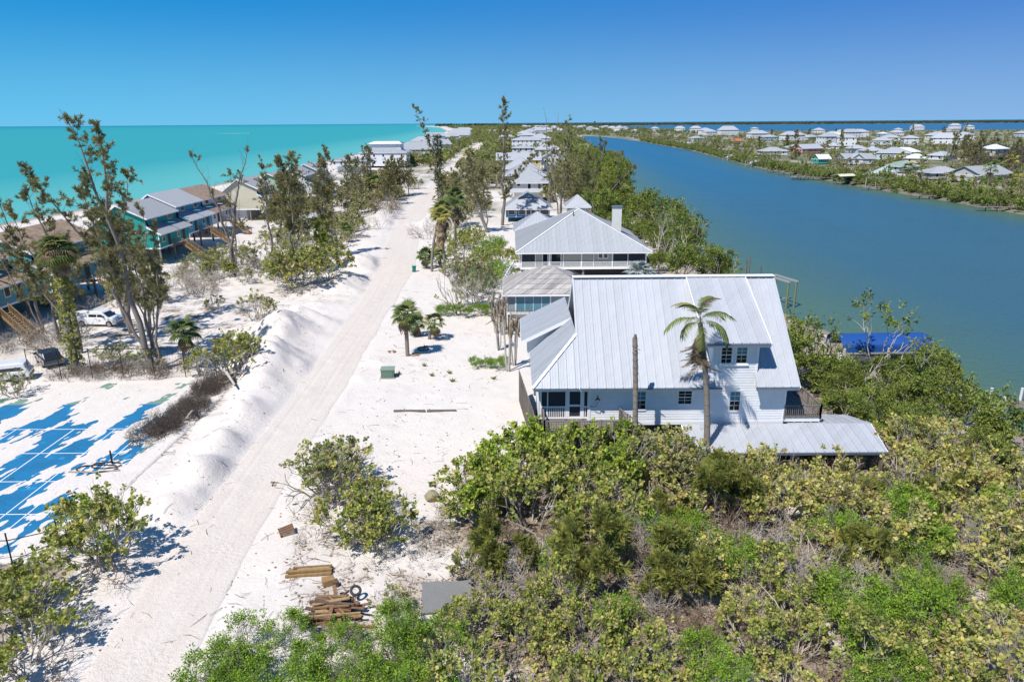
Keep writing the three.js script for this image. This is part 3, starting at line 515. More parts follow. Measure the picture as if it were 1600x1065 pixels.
{ // cream house with the big grey hip roof, screened porch and chimney
  const H = thing('porch_house', 'cream house under large grey metal hip roof with white chimney and screened porch', 'house', 11, 0, -117.5);
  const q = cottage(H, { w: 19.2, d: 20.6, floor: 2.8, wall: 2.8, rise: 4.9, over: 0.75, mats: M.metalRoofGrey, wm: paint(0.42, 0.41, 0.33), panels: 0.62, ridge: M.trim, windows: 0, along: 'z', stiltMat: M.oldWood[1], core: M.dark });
  const Z = 10.3, X = 9.6;
  part('porch_rim', box(-X - 0.05, 2.5, Z, X + 0.05, 2.85, Z + 0.14), M.trim, H);
  part('porch_beam', box(-X, 5.25, Z + 0.0, X, 5.5, Z + 0.12), M.trim, H);
  const px = [-9.6, -7.4, -5.3, -3.1, -0.4, 1.5, 4.3, 6.7, 9.4];
  px.forEach((x, i) => part('porch_post', box(x, 2.85, Z + 0.01, x + (i % 2 ? 0.1 : 0.2), 5.25, Z + 0.15), M.trim, H));
  for (let i = 0; i < 8; i++) {
    const a = px[i] + 0.2, b = px[i + 1];
    if ([0, 6, 7].includes(i)) part('insect_screen', box(a, 3.7, Z + 0.02, b, 5.25, Z + 0.05), M.screen, H);
    const l = []; for (let x = a; x < b; x += 0.13) l.push(box(x, 2.9, Z + 0.06, x + 0.04, 3.6, Z + 0.1)); part('balusters', l, M.trim, H).userData.kind = 'stuff';
    part('top_rail', box(a, 3.6, Z + 0.04, b, 3.7, Z + 0.12), M.trim, H);
  }
  win(H, -4.9, 3.1, Z, 1.4, 2, 0); win(H, -6.2, 3.1, Z, 0.7, 2, 0); win(H, 2.3, 4.2, Z, 0.55, 0.7, 0); win(H, 3.1, 4.2, Z, 0.55, 0.7, 0);
  part('chimney', box(5.2, 5, 2.6, 6.6, 11.0, 3.7), paint(0.75, 0.74, 0.68), H); part('chimney_cap', box(5.1, 11.0, 2.5, 6.7, 11.25, 3.8), M.trimDark, H);
  part('vent_pipe', new THREE.CylinderGeometry(0.08, 0.08, 0.6, 8).translate(-1, 10, 2.5), M.dark, H);
  for (let i = 0; i < 12; i++) part('deck_board', box(-12.5 + i * 0.24, 2.7, 6.0, -12.28 + i * 0.24, 2.76, 9), M.white, H);
  railing(H, [-12.6, 2.75, 9], [-9.8, 2.75, 9], [M.trim], { gap: 0.2 }); railing(H, [-12.6, 2.75, 9], [-12.6, 2.75, 6], [M.trim], { gap: 0.2 });
  stairs(H, [-11.2, 2.75, 8.9], [-13.2, 0.1, 12.6], 1.3, 13, [M.trim]);
  const A = thing('white_annexe', 'low wing with white metal roof behind the cream porch house', 'annexe', 5.0, 0, -136, 0);
  cottage(A, { w: 8, d: 8, floor: 2.6, wall: 2.7, rise: 2.6, mats: M.metalRoof, wm: paint(0.45, 0.45, 0.4) });
  const T = thing('lookout_tower', 'small white lookout tower with square hip roof behind the cream porch house', 'tower', 13.8, 0, -150);
  cottage(T, { w: 4.0, d: 4.0, floor: 0, wall: 8.0, rise: 1.7, over: 0.7, mats: M.metalRoof, wm: paint(0.55, 0.6, 0.55), windows: 0, stilts: false });
  for (const x of [-1.0, -0.35, 0.3]) win(T, x, 6.9, 2.0, 0.55, 0.45, 0);
}
{ // weathered shingle bungalow
  const H = thing('shingle_bungalow', 'blue-grey bungalow with weathered grey shingle roof beside the white house', 'house', 4.5, 0, -87);
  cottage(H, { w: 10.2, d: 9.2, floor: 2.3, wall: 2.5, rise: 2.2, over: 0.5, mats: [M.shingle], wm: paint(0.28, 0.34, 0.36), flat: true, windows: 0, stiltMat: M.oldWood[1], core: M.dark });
  const Z = 4.6;
  for (let i = 0; i < 4; i++) part('glass_door', box(-3.9 + i * 1.0, 2.4, Z + 0.01, -2.94 + i * 1.0, 4.5, Z + 0.04), M.glassPale, H);
  part('door_frame', [box(-4.0, 4.5, Z, 0.16, 4.62, Z + 0.08), box(-4.1, 2.3, Z, -3.95, 4.62, Z + 0.08), box(0.05, 2.3, Z, 0.2, 4.62, Z + 0.08), box(-2.95, 2.35, Z, -2.9, 4.5, Z + 0.06), box(-1.95, 2.35, Z, -1.9, 4.5, Z + 0.06), box(-0.95, 2.35, Z, -0.9, 4.5, Z + 0.06)], M.trim, H);
  part('corner_board', box(-5.15, 2.3, Z - 0.02, -5.0, 4.75, Z + 0.05), M.trim, H); part('skirt_board', box(-5.1, 2.0, Z, 5.1, 2.32, Z + 0.05), M.trim, H);
  for (let i = 0; i < 10; i++) part('deck_board', box(-4.6, 2.0, Z + 0.15 + i * 0.17, 0.5, 2.05, Z + 0.3 + i * 0.17), M.oldWood[i % 3], H);
  railing(H, [-4.6, 2.05, Z + 1.85], [-2.4, 2.05, Z + 1.85], M.oldWood); for (const x of [-4.5, -2, 0.4]) part('stilt', box(x - 0.09, -0.3, Z + 1.7, x + 0.09, 2.0, Z + 1.85), M.oldWood[0], H);
  part('bare_patch', slab([[5.6, 4.48, -3.6], [5.6, 4.48, 1.2], [3.0, 6.0, -0.4], [3.2, 5.98, -1.2]].map(p => [p[0], p[1] + 0.16, p[2]]), 0.05), std(lin(0.04, 0.045, 0.055), 0.9), H);
}
{ // the blue cottage and the white two-storey house further along
  const B = thing('blue_cottage', 'low blue cottage with pale metal hip roof and small gable', 'house', 4.2, 0, -185);
  cottage(B, { w: 11, d: 10, floor: 1.2, wall: 2.7, rise: 3.4, over: 0.8, mats: M.metalRoof, wm: paint(0.08, 0.24, 0.42), windows: 0, along: 'z' });
  part('gable', polys([[[-2.0, 5.9, 2.6], [2.0, 5.9, 2.6], [0, 7.1, 2.6]]]), paint(0.1, 0.22, 0.34), B);
  seamRoof(B, [[-2.5, 5.75, 3.0], [0, 7.25, 3.0], [0, 7.25, 0], [-2.5, 5.75, 1.0]], 0.5, M.metalRoof, 2, 0.06, 0.03, true); seamRoof(B, [[2.5, 5.75, 3.0], [0, 7.25, 3.0], [0, 7.25, 0], [2.5, 5.75, 1.0]], 0.5, M.metalRoof, 3, 0.06, 0.03, true);
  for (const [a, w] of [[-4.9, 1.6], [-2.2, 1.5], [-0.3, 1.0], [0.9, 1.0], [3.2, 2.0]]) win(B, a, 1.9, 5.0, w, 1.6, 0);
  for (const a of [-3.0, -0.55, 2.2, 2.9]) part('porch_post', box(a, 1.2, 5.02, a + 0.15, 3.9, 5.12), M.trim, B);
  const W = thing('white_two_storey_house', 'white stilted house with grey hip roof and corner screened balcony behind the blue cottage', 'house', 5.6, 0, -233);
  cottage(W, { w: 13, d: 12, floor: 3, wall: 3.4, rise: 3.4, over: 0.7, mats: M.metalRoofGrey, wm: paint(0.68, 0.69, 0.7), windows: 0, core: M.white, stiltMat: M.white });
  for (const [a, y, w, h] of [[-3.6, 5, 0.8, 1.0], [-0.3, 4.2, 0.9, 2.0], [2.9, 4.2, 0.8, 2.0]]) win(W, a, y, 6, w, h, 0);
  part('insect_screen', box(4.2, 4.3, 6.01, 6.3, 6.2, 6.05), M.screen, W); part('balcony_rail', [box(4.2, 3.3, 6.02, 6.3, 3.4, 6.1), box(4.2, 4.0, 6.02, 6.3, 4.1, 6.1)], M.trim, W); for (const x of [4.2, 5.2, 6.3]) part('porch_post', box(x, 3, 6.03, x + 0.12, 6.2, 6.12), M.trim, W);
  stairs(W, [7, 3, 6], [10, 0.2, 11], 1.2, 12, [M.trim]);
  // houses further up the bay side, each after what its roof shows
  const rows = [
    ['grey_hip_house', 'grey metal roofed house with side wing behind white two-storey house', 5, -268, 15, 14, 3, 3.2, 3.6, 'hip', M.metalRoofGrey, paint(0.5, 0.52, 0.5)],
    ['grey_hip_house', 'pale roofed house with broad hip up the bay shore, fifth from the white house', 4, -308, 14, 15, 3, 3.2, 4, 'hip', M.metalRoof, paint(0.55, 0.55, 0.52)],
    ['yellow_house', 'yellow walled house with long pale metal roof on the bay side', 4, -375, 22, 12, 3, 3.4, 3, 'gable', M.metalRoof, paint(0.66, 0.52, 0.16)],
    ['bay_house', 'white gabled house with bright roof beyond the yellow house', 22, -385, 12, 14, 3, 3.4, 3.4, 'gable', M.metalRoof, paint(0.66, 0.68, 0.7)],
    ['bay_house', 'white flat-topped block house beyond the yellow house', 8, -470, 14, 14, 3, 6, 1.2, 'hip', M.metalRoof, paint(0.7, 0.7, 0.7)],
    ['bay_house', 'white roofed house with broad eaves far up the bay side', 26, -520, 18, 16, 3, 3.4, 4, 'hip', M.metalRoof, paint(0.6, 0.62, 0.64)],
    ['bay_house', 'tall white house with terrace far up the bay side', 14, -640, 26, 16, 3, 7, 2.4, 'hip', M.metalRoof, paint(0.7, 0.71, 0.72)],
    ['bay_house', 'pale distant house on the bay side with dark window band', 30, -760, 22, 18, 3, 6, 4, 'hip', M.metalRoof, paint(0.64, 0.66, 0.66)],
  ];
  for (const [n, l, x, z, w, d, f, wl, r, roof, m, wm] of rows) cottage(thing(n, l, 'house', x, 0, z, 0, undefined), { w, d, floor: f, wall: wl, rise: r, roof, mats: m, wm, levels: wl > 5 ? 2 : 1, core: M.white });
  const rnd = mulberry(91);
  for (let i = 0; i < 14; i++) { const z = -880 - i * 90 - rnd() * 40, w = 16 + rnd() * 10; const o = thing('bay_house', 'small pale house far up the island on the bay side', 'house', lagoonShore(z) - 70 - rnd() * 30, 0, z, rnd() * 0.4, 'far houses on the bay side of the island'); cottage(o, { w, d: 14, floor: 3, wall: 4 + rnd() * 4, rise: 3.4, mats: M.metalRoof, wm: paint(0.66, 0.67, 0.68), windows: 2, flat: true, core: M.white }); }
  for (let i = 0; i < 26; i++) { const z = -520 - i * 62 - rnd() * 30, w = 16 + rnd() * 14; const o = thing('beach_house', 'small pale house far up the island on the gulf side', 'house', gulfShore(z) + 52 + rnd() * 22, 0, z, rnd() * 0.5, 'far houses on the gulf side of the island'); cottage(o, { w, d: 14, floor: 3, wall: 3.5 + rnd() * 4, rise: 3.4, roof: rnd() < 0.3 ? 'gable' : 'hip', mats: rnd() < 0.5 ? M.metalRoof : M.metalRoofGrey, wm: [paint(0.66, 0.67, 0.68), paint(0.6, 0.6, 0.52), paint(0.45, 0.56, 0.6)][i % 3], windows: 2, flat: true, core: M.white }); }
}
// ------------------------------------------------------------------ duplex row along the beach
function duplex(label, z0, len, x, wm, mats, o = {}) {
  const H = thing('beach_duplex', label, 'house', x, 0, z0), f = 3, eave = 5.9, yb = 6.95, yd = 8.25, yr = 10.6, flat = o.flat;
  const roofPart = (p) => flat ? part('roof', slab(p, 0.12), mats[0], H) : seamRoof(H, p, 0.6, mats, 3, 0.07, 0.04, true);
  // south wall with the roof line, boards upright
  part('wall', [polys([[[0, f, 0], [0, eave, 0], [-1.9, yb, 0], [-1.9, yd, 0], [-6.6, yr - 0.15, 0], [-12.5, 6.2, 0], [-12.5, f, 0]], [[0, f, -len], [-12.5, f, -len], [-12.5, 6.2, -len], [-6.6, yr - 0.15, -len], [-1.9, yd, -len], [-1.9, yb, -len], [0, eave, -len]], [[0, f, 0], [0, f, -len], [0, eave, -len], [0, eave, 0]], [[-1.9, yb - 0.2, 0], [-1.9, yb - 0.2, -len], [-1.9, yd, -len], [-1.9, yd, 0]], [[-12.5, f, 0], [-12.5, 6.2, 0], [-12.5, 6.2, -len], [-12.5, f, -len]], [[0, f, 0], [-12.5, f, 0], [-12.5, f, -len], [0, f, -len]]])], wm, H);
  { const l = []; for (let q = -0.25; q > -12.4; q -= 0.42) l.push(box(q - 0.04, f, 0.0, q, 5.85, 0.03)); part('batten', l, wm, H).userData.kind = 'stuff'; }
  roofPart([[-1.45, yd + 0.02, 0.5], [-6.6, yr + 0.1, 0.5], [-6.6, yr + 0.1, -len - 0.3], [-1.45, yd + 0.02, -len - 0.3]]);
  roofPart([[-13.2, 5.9, 0.5], [-6.6, yr + 0.1, 0.5], [-6.6, yr + 0.1, -len - 0.3], [-13.2, 5.9, -len - 0.3]]);
  roofPart([[0.7, eave - 0.35, 0.5], [-1.9, yb + 0.05, 0.5], [-1.9, yb + 0.05, -len - 0.3], [0.7, eave - 0.35, -len - 0.3]]);
  part('rake_board', [bar([-1.4, yd - 0.08, 0.52], [-6.6, yr, 0.52], 0.06, 0.24), bar([-13.2, 5.8, 0.52], [-6.6, yr, 0.52], 0.06, 0.24), bar([0.7, eave - 0.46, 0.52], [-1.9, yb - 0.06, 0.52], 0.06, 0.24), bar([0.72, eave - 0.46, 0.5], [0.72, eave - 0.46, -len - 0.3], 0.06, 0.22), bar([-1.43, yd - 0.08, 0.5], [-1.43, yd - 0.08, -len - 0.3], 0.06, 0.2)], M.trim, H);
  part('corner_board', [box(-0.12, f, -0.05, 0.05, eave - 0.1, 0.05), box(-0.1, f - 0.05, 0.01, 0.06, f + 0.12, 0.02), box(-12.5, f - 0.15, 0.005, 0.04, f + 0.08, 0.06), box(0.005, f - 0.15, -len, 0.06, f + 0.08, 0)], M.trim, H);
  if (o.band) part('band_board', box(-12.5, 5.75, 0.01, -0.1, 5.95, 0.07), M.trim, H);
  const n = Math.round(len / 6);
  for (let i = 0; i < n; i++) {
    const c = -len * (i + 0.5) / n;
    win(H, c - 0.9, yb + 0.22, -1.9, 1.6, 0.95, 2); // dormer window
    part('party_wall', box(-1.9, yb - 0.1, c - 3.0, 0.5, yb + 0.02, c - 2.72), wm, H);
    win(H, c + 0.8, 4.0, 0, 0.9, 1.3, 2);
    part('door', box(0.0, 3.02, c - 1.4, 0.04, 5.2, c - 0.3), M.dark, H);
  }
  for (const xx of [-0.2, -4.2, -8.2, -12.2]) for (let i = 0; i <= n; i++) part('stilt', box(xx - 0.14, -0.3, -len * i / n - (i ? -0.2 : 0.2) - 0.14, xx + 0.14, f, -len * i / n - (i ? -0.2 : 0.2) + 0.14), M.oldWood[1], H);
  part('store_wall', box(-10, -0.3, -len + 1, -5.5, f - 0.05, -1), o.core ?? paint(0.6, 0.62, 0.64), H);
  if (o.stairs !== false) { for (let i = 0; i < 10; i++) part('deck_board', box(0.1, f - 0.1, -len * 0.5 - 0.9 + i * 0.18, 1.7, f - 0.04, -len * 0.5 - 0.74 + i * 0.18), M.newWood[i % 3], H); stairs(H, [1.9, f - 0.1, -len * 0.5], [6.2, 0.2, -len * 0.5 + (o.sdz ?? 1.2)], 1.2, 13, M.newWood, 1.0); railing(H, [0.1, f - 0.05, -len * 0.5 + 0.95], [1.7, f - 0.05, -len * 0.5 + 0.95], M.newWood, { gap: 0.22 }); }
  return H;
}
duplex('brown shingle roofed teal duplex beside the dark parked car', -91.5, 15, -60.5, paint(0.1, 0.33, 0.34), [M.brownShingle], { flat: true, core: paint(0.12, 0.3, 0.3), sdz: -1.5 });
duplex('brown shingle roofed duplex partly out of frame by the gulf', -74, 15, -62, paint(0.12, 0.34, 0.36), [M.brownShingle], { flat: true, sdz: 2 });
duplex('bright teal green duplex with white trim and grey metal roof', -126, 12, -62.6, paint(0.005, 0.33, 0.28), M.metalRoofGrey, { band: true });
duplex('light blue duplex adjoining the teal one, grey metal roof', -138.6, 12, -63.0, paint(0.06, 0.36, 0.5), M.metalRoof, { sdz: 0.5 }).position.y = 0.7;
duplex('tan shingle roofed white duplex behind the light blue one', -157, 14, -66, paint(0.66, 0.67, 0.66), [M.brownShingle], { flat: true });
duplex('cream duplex with grey metal roof and dormer windows', -186, 13, -63.5, paint(0.62, 0.58, 0.44), M.metalRoofGrey);
duplex('pale green duplex with grey metal roof among the pines', -208, 13, -63, paint(0.42, 0.56, 0.36), M.metalRoofGrey);
duplex('white duplex with grey metal roof past the pale green one', -232, 13, -64, paint(0.62, 0.64, 0.62), M.metalRoofGrey);
duplex('grey duplex with pale roof, last of the beach row', -256, 14, -66, paint(0.5, 0.52, 0.52), M.metalRoof);
{ // the tall white beach house
  const H = thing('tall_white_beach_house', 'tall bright white beach house with stepped grey and white roofs', 'house', -72, 0, -424);
  cottage(H, { w: 26, d: 20, floor: 1, wall: 7.6, rise: 2.6, mats: M.metalRoof, wm: paint(0.76, 0.77, 0.78), levels: 2, windows: 5, bothSides: true, stilts: false });
  part('upper_storey', box(-9, 9, -9, 9, 13, 2), paint(0.78, 0.78, 0.78), H);
  part('upper_roof', slab([[-10, 13.0, 3], [10, 13.0, 3], [7, 14.2, -4], [-7, 14.2, -4]], 0.2), paint(0.8, 0.8, 0.8), H); part('upper_roof', slab([[-10, 13.0, -10], [-7, 14.2, -4], [7, 14.2, -4], [10, 13.0, -10]], 0.2), paint(0.8, 0.8, 0.8), H);
  const B = thing('grey_roofed_beach_house', 'grey hip roofed beach house beside the tall white one', 'house', -62, 0, -492); cottage(B, { w: 28, d: 20, floor: 3, wall: 5, rise: 4.5, mats: M.metalRoofGrey, wm: paint(0.6, 0.62, 0.64), levels: 2, core: M.white });
  const C = thing('low_white_beach_house', 'low white beach house nearer than the tall white one', 'house', -84, 0, -385); cottage(C, { w: 18, d: 14, floor: 3, wall: 3, rise: 1.2, mats: M.metalRoof, wm: paint(0.74, 0.75, 0.76), core: M.white });
  const S = thing('utility_shed', 'small grey shed with white posts among the pines', 'shed', -47.5, 0, -178, 0.1); cottage(S, { w: 5, d: 4, floor: 0, wall: 2.6, rise: 1.0, mats: M.metalRoof, wm: paint(0.4, 0.42, 0.42), windows: 1, stilts: false });
}
{ // houses on the opposite shore: seen singly
  const W = paint(0.72, 0.73, 0.74), G = M.metalRoofGrey, S = M.metalRoof, white = roofPaint(0.72, 0.74, 0.76);
  const list = [
    [394, -1725, 30, 7, S, W], [396, -1585, 30, 8, S, W], [314, -1168, 25, 6, S, W, 0.3], [358, -1218, 42, 8, S, W, 0.2, 'large white house with many windows on the far shore'], [252, -819, 12, 3, roofPaint(0.6, 0.17, 0.06), paint(0.5, 0.3, 0.2), 0, 'far shore house with bright orange roof'],
    [317, -906, 16, 5, S, paint(0.35, 0.5, 0.6), 0.2, 'pale blue house on the far shore right of the orange roof'], [188, -527, 17, 3, G, W, 0, 'long low grey roofed house near the far waterline'], [230, -592, 15.4, 3, S, W, 0, 'white hip roofed house left of the pink one'], [226, -561, 20, 3.4, S, paint(0.66, 0.3, 0.27), 0.4, 'pink house with slanted grey roof on the far shore', 'gable'],
    [336, -763, 24, 6, roofPaint(0.72, 0.7, 0.48), paint(0.72, 0.68, 0.42), 0, 'pale yellow two-storey house on the far shore'], [536, -1287, 22, 6, S, W], [567, -1270, 22, 5, S, W], [474, -1236, 17, 3, S, W], [401, -1011, 21, 3, G, W],
    [176, -414, 7.2, 3, white, paint(0.05, 0.4, 0.35), 0.2, 'small white house with a green gable on the far shore', 'gable'], [192, -408, 16.3, 3.4, G, paint(0.55, 0.56, 0.62), 0, 'grey roofed lavender house with front gable on the far shore', 'gable'], [464, -985, 22, 7, S, W, 0, 'white house with wide flared roof behind the yellow one'], [254, -540, 11.3, 4, S, paint(0.5, 0.58, 0.7), 0, 'small blue-white house behind the lavender one'], [257, -522, 14, 3, S, W, 0, 'hip roofed house with rooftop cupola on the far shore'],
    [156, -304, 6.8, 2.6, roofPaint(0.5, 0.6, 0.58), paint(0.4, 0.55, 0.55), 0, 'small teal-white waterfront house on the far shore'], [185, -345, 11, 2.8, roofPaint(0.36, 0.46, 0.4), paint(0.45, 0.52, 0.48), 0.3, 'pale green roofed house among palms on the far shore'], [273, -522, 14, 3, G, W, 0.3], [178, -301, 13, 2.8, S, paint(0.4, 0.4, 0.4), 0, 'broad pale roofed house beside the slanted grey roof'], [186, -288, 20, 3, G, paint(0.5, 0.5, 0.5), 0.45, 'largest grey slanted roof on the far shore', 'gable'],
    [262, -445, 12, 3, S, W, 0.5, 'sand coloured roof set back among far shore trees'], [288, -440, 12, 3.6, roofPaint(0.3, 0.28, 0.25), paint(0.2, 0.18, 0.15), 0.3, 'brown pavilion with grey roof in the far shore trees'], [563, -1117, 17, 4, white, paint(0.3, 0.5, 0.7)], [609, -1166, 24, 5, S, W], [901, -1640, 34, 7, S, W], [1080, -1800, 33, 8, S, W], [1017, -1641, 21, 7, S, W], [1224, -1720, 45, 8, S, W], [541, -906, 16, 4, S, W], [536, -866, 14, 4, G, W],
  ];
  const rnd = mulberry(44);
  for (let i = 0; i < 70; i++) { const z = -640 - rnd() ** 1.4 * 3000, x = Math.max(farShore(z) + 60, z < -1650 ? 60 : farShore(z) + 60) + rnd() * (z < -1650 ? 360 : 900 * (-z / 1200)); list.push([x, z, 14 + rnd() * 16, 4 + rnd() * 4, rnd() < 0.75 ? S : G, rnd() < 0.7 ? W : paint(0.6, 0.6, 0.5), rnd() * 0.8 - 0.4]); }
  for (let i = 0; i < 34; i++) { const z = -330 - rnd() * 650, x = farShore(z) + 45 + rnd() * (60 - z * 0.55); if (list.some(q => Math.hypot(q[0] - x, q[1] - z) < 26)) continue; list.push([x, z, 10 + rnd() * 8, 3 + rnd() * 3.5, [S, S, G, white][i % 4], [W, W, paint(0.55, 0.6, 0.66), paint(0.62, 0.58, 0.46)][i % 4], rnd() * 1.2 - 0.6]); }
  for (const [x, z, w, h, m, wm, turn = 0, label, roof = 'hip'] of list) {
    const o = thing('shore_house', label ?? 'white pale-roofed house in the far shore settlement', 'house', x, 0.2, z, turn, label ? undefined : 'pale houses in the far shore settlement');
    const f = h > 5 ? 2.6 : 0.6; cottage(o, { w: z < -1000 ? w * 0.75 : w, d: Math.min(w * 0.8, 13), floor: f, wall: h, rise: Math.max(2, w * 0.14), roof, mats: m, wm, windows: Math.max(2, Math.round(w / 5)), levels: h > 5 ? 2 : 1, flat: z < -430, bothSides: false });
    if (label && label.includes('cupola')) { part('cupola', box(-1, h + 2, -1, 1, h + 4.2, 1), W, o); part('cupola_roof', new THREE.ConeGeometry(2, 1.4, 4).rotateY(Math.PI / 4).translate(0, h + 4.9, 0), S[0], o); }
    if (label && label.includes('front gable')) { part('front_gable', polys([[[-4.5, 0.6, 6.7], [1.5, 0.6, 6.7], [1.5, 4.0, 6.7], [-1.5, 6.0, 6.7], [-4.5, 4.0, 6.7]]]), W, o); part('gable_roof', [slab([[-5, 3.8, 7.2], [-1.5, 6.3, 7.2], [-1.5, 6.3, 2], [-5, 3.8, 2]], 0.12), slab([[2, 3.8, 7.2], [-1.5, 6.3, 7.2], [-1.5, 6.3, 2], [2, 3.8, 2]], 0.12)], S[0], o); win(o, -2.3, 1.6, 6.7, 1.4, 1.4, 0); }
  }
}

// ------------------------------------------------------------------ plant materials and leaf sprays
const leafMat = (o = {}) => new THREE.MeshPhysicalMaterial({ color: 0xffffff, roughness: 0.85, transmission: 0.36, thickness: 0, side: THREE.DoubleSide, specularIntensity: 0.25, ...o });
M.leaf = leafMat(); M.needle = leafMat({ transmission: 0.35 });
M.twig = std(lin(0.37, 0.33, 0.28), 0.95); M.bark = std(lin(0.2, 0.175, 0.15), 0.95, { bumpMap: sandBump, bumpScale: 0.05 });
M.paleBark = std(lin(0.42, 0.385, 0.335), 0.95); M.palmTrunk = std(lin(0.235, 0.2, 0.165), 0.95, { bumpMap: sandBump, bumpScale: 0.08 });
M.deadLeaf = std(lin(0.25, 0.17, 0.09), 0.95, { side: THREE.DoubleSide }); M.vine = leafMat({ color: lin(0.06, 0.085, 0.02) });
function tri(pos) { const g = new THREE.BufferGeometry(); g.setAttribute('position', new THREE.Float32BufferAttribute(pos, 3)); g.computeVertexNormals(); return g; }
// leaf blade outline (rows of [along, half width]) placed at p with axes a (along) and b (across), folded by c
function blade(out, p, a, b, n, rows, fold = 0.15) {
  const pt = (t, w, s) => { const v = p.clone().addScaledVector(a, t).addScaledVector(b, w * s).addScaledVector(n, Math.abs(w) * fold - t * t * 0.15 / Math.max(0.2, rows[rows.length - 1][0]) * 0); return [v.x, v.y, v.z]; };
  for (let i = 0; i < rows.length - 1; i++) { const [t0, w0] = rows[i], [t1, w1] = rows[i + 1]; for (const s of [-1, 1]) { const c0 = pt(t0, 0, s), c1 = pt(t1, 0, s), e0 = pt(t0, w0, s), e1 = pt(t1, w1, s); if (w0 > 0) out.push(...c0, ...e0, ...c1); if (w1 > 0) out.push(...e1, ...c1, ...(w0 > 0 ? e0 : c0)); } }
}
function randDir(r) { const z = r() * 2 - 1, a = r() * 6.283, s = Math.sqrt(1 - z * z); return V(s * Math.cos(a), z, s * Math.sin(a)); }
function axes(a, r) { const h = randDir(r), b = V(0, 0, 0).crossVectors(a, h).normalize(); return [b, V(0, 0, 0).crossVectors(b, a).normalize()]; }
// spray of round leaves on a short stem that points along +y
function roundSpray(seed, n = 7, size = 0.1, len = 0.4) {
  const r = mulberry(seed), o = [];
  for (let i = 0; i < n; i++) {
    const t = (0.15 + 0.85 * i / (n - 1)) * len, az = i * 2.4 + r(), out = V(Math.cos(az), 0.35 + r() * 0.7, Math.sin(az)).normalize();
    const p = V(0, t, 0).addScaledVector(out, 0.03), [b, nn] = axes(out, r), s = size * (0.75 + r() * 0.5);
    blade(o, p, out, b, nn, [[0, 0], [s * 0.45, s * 0.95], [s * 1.4, s * 0.95], [s * 1.95, 0]], 0.2);
  }
  o.push(-0.008, 0, 0, 0.008, 0, 0, 0, len, 0, 0, 0, -0.008, 0, 0, 0.008, 0, len, 0);
  return tri(o);
}
// spray of small pointed leaves
function smallSpray(seed, n = 12, size = 0.07, len = 0.5) {
  const r = mulberry(seed), o = [];
  for (let i = 0; i < n; i++) {
    const t = r() * len, az = r() * 6.28, out = V(Math.cos(az), 0.2 + r() * 0.9, Math.sin(az)).normalize(), k = r() * 0.12;
    const p = V(Math.cos(az) * k, t, Math.sin(az) * k), [b, nn] = axes(out, r), s = size * (0.7 + r() * 0.6);
    blade(o, p, out, b, nn, [[0, 0], [s * 0.9, s * 0.5], [s * 2.2, 0]], 0.2);
  }
  return tri(o);
}
// feathery tuft of drooping needles, stem along +y
function needleTuft(seed, n = 20, len = 0.55, w = 0.022) {
  const r = mulberry(seed), o = [];
  for (let i = 0; i < n; i++) {
    const p = V(0, r() * len * 0.5, 0), az = r() * 6.28, d = V(Math.cos(az) * (0.25 + r() * 0.5), 0.65 + r() * 0.5, Math.sin(az) * (0.25 + r() * 0.5)).normalize(), [b] = axes(d, r), L = len * (0.5 + r() * 0.6);
    const m = p.clone().addScaledVector(d, L * 0.55), e = p.clone().addScaledVector(d, L).add(V(0, -L * 0.25, 0));
    o.push(p.x - b.x * w, p.y - b.y * w, p.z - b.z * w, p.x + b.x * w, p.y + b.y * w, p.z + b.z * w, m.x, m.y, m.z, p.x + b.x * w, p.y + b.y * w, p.z + b.z * w, e.x, e.y, e.z, m.x - b.x * w, m.y - b.y * w, m.z - b.z * w);
  }
  return tri(o);
}
const SPRAY = {
  grape: [1, 2, 3].map(s => roundSpray(s, 9, 0.082, 0.42)), grapeFar: [4, 5].map(s => roundSpray(s, 8, 0.13, 0.6)),
  small: [6, 7].map(s => smallSpray(s, 16, 0.075, 0.5)), smallFar: [8, 9].map(s => smallSpray(s, 12, 0.15, 0.8)),
  fine: [16, 17].map(s => needleTuft(s, 36, 0.55, 0.008)),
  needle: [10, 11].map(s => needleTuft(s, 28, 0.6, 0.009)), needleFar: [12, 13].map(s => needleTuft(s, 26, 0.95, 0.017)),
  clump: [14, 15].map(s => smallSpray(s, 22, 0.34, 1.7)),
};
const HUE = { // linear leaf colours, drawn at random per spray
  grape: [[0.34, 0.37, 0.08], [0.43, 0.42, 0.11], [0.24, 0.29, 0.06], [0.5, 0.45, 0.14], [0.3, 0.34, 0.07], [0.19, 0.22, 0.06]],
  grapeYellow: [[0.5, 0.46, 0.16], [0.43, 0.43, 0.12], [0.55, 0.5, 0.2], [0.33, 0.36, 0.09], [0.44, 0.35, 0.16], [0.55, 0.48, 0.12], [0.26, 0.28, 0.08]],
  green: [[0.2, 0.34, 0.03], [0.29, 0.42, 0.045], [0.13, 0.22, 0.03], [0.24, 0.36, 0.04]],
  dark: [[0.15, 0.21, 0.04], [0.22, 0.28, 0.05], [0.29, 0.32, 0.07], [0.1, 0.14, 0.035]],
  pine: [[0.24, 0.235, 0.095], [0.28, 0.26, 0.1], [0.19, 0.205, 0.085], [0.34, 0.28, 0.135]],
  lightPine: [[0.34, 0.39, 0.06], [0.4, 0.42, 0.08], [0.27, 0.33, 0.055]],
  olive: [[0.25, 0.265, 0.09], [0.31, 0.31, 0.11], [0.2, 0.225, 0.08], [0.34, 0.3, 0.15], [0.37, 0.32, 0.2]],
};
const _m = new THREE.Matrix4(), _q = new THREE.Quaternion(), _up = V(0, 1, 0), _c = new THREE.Color();
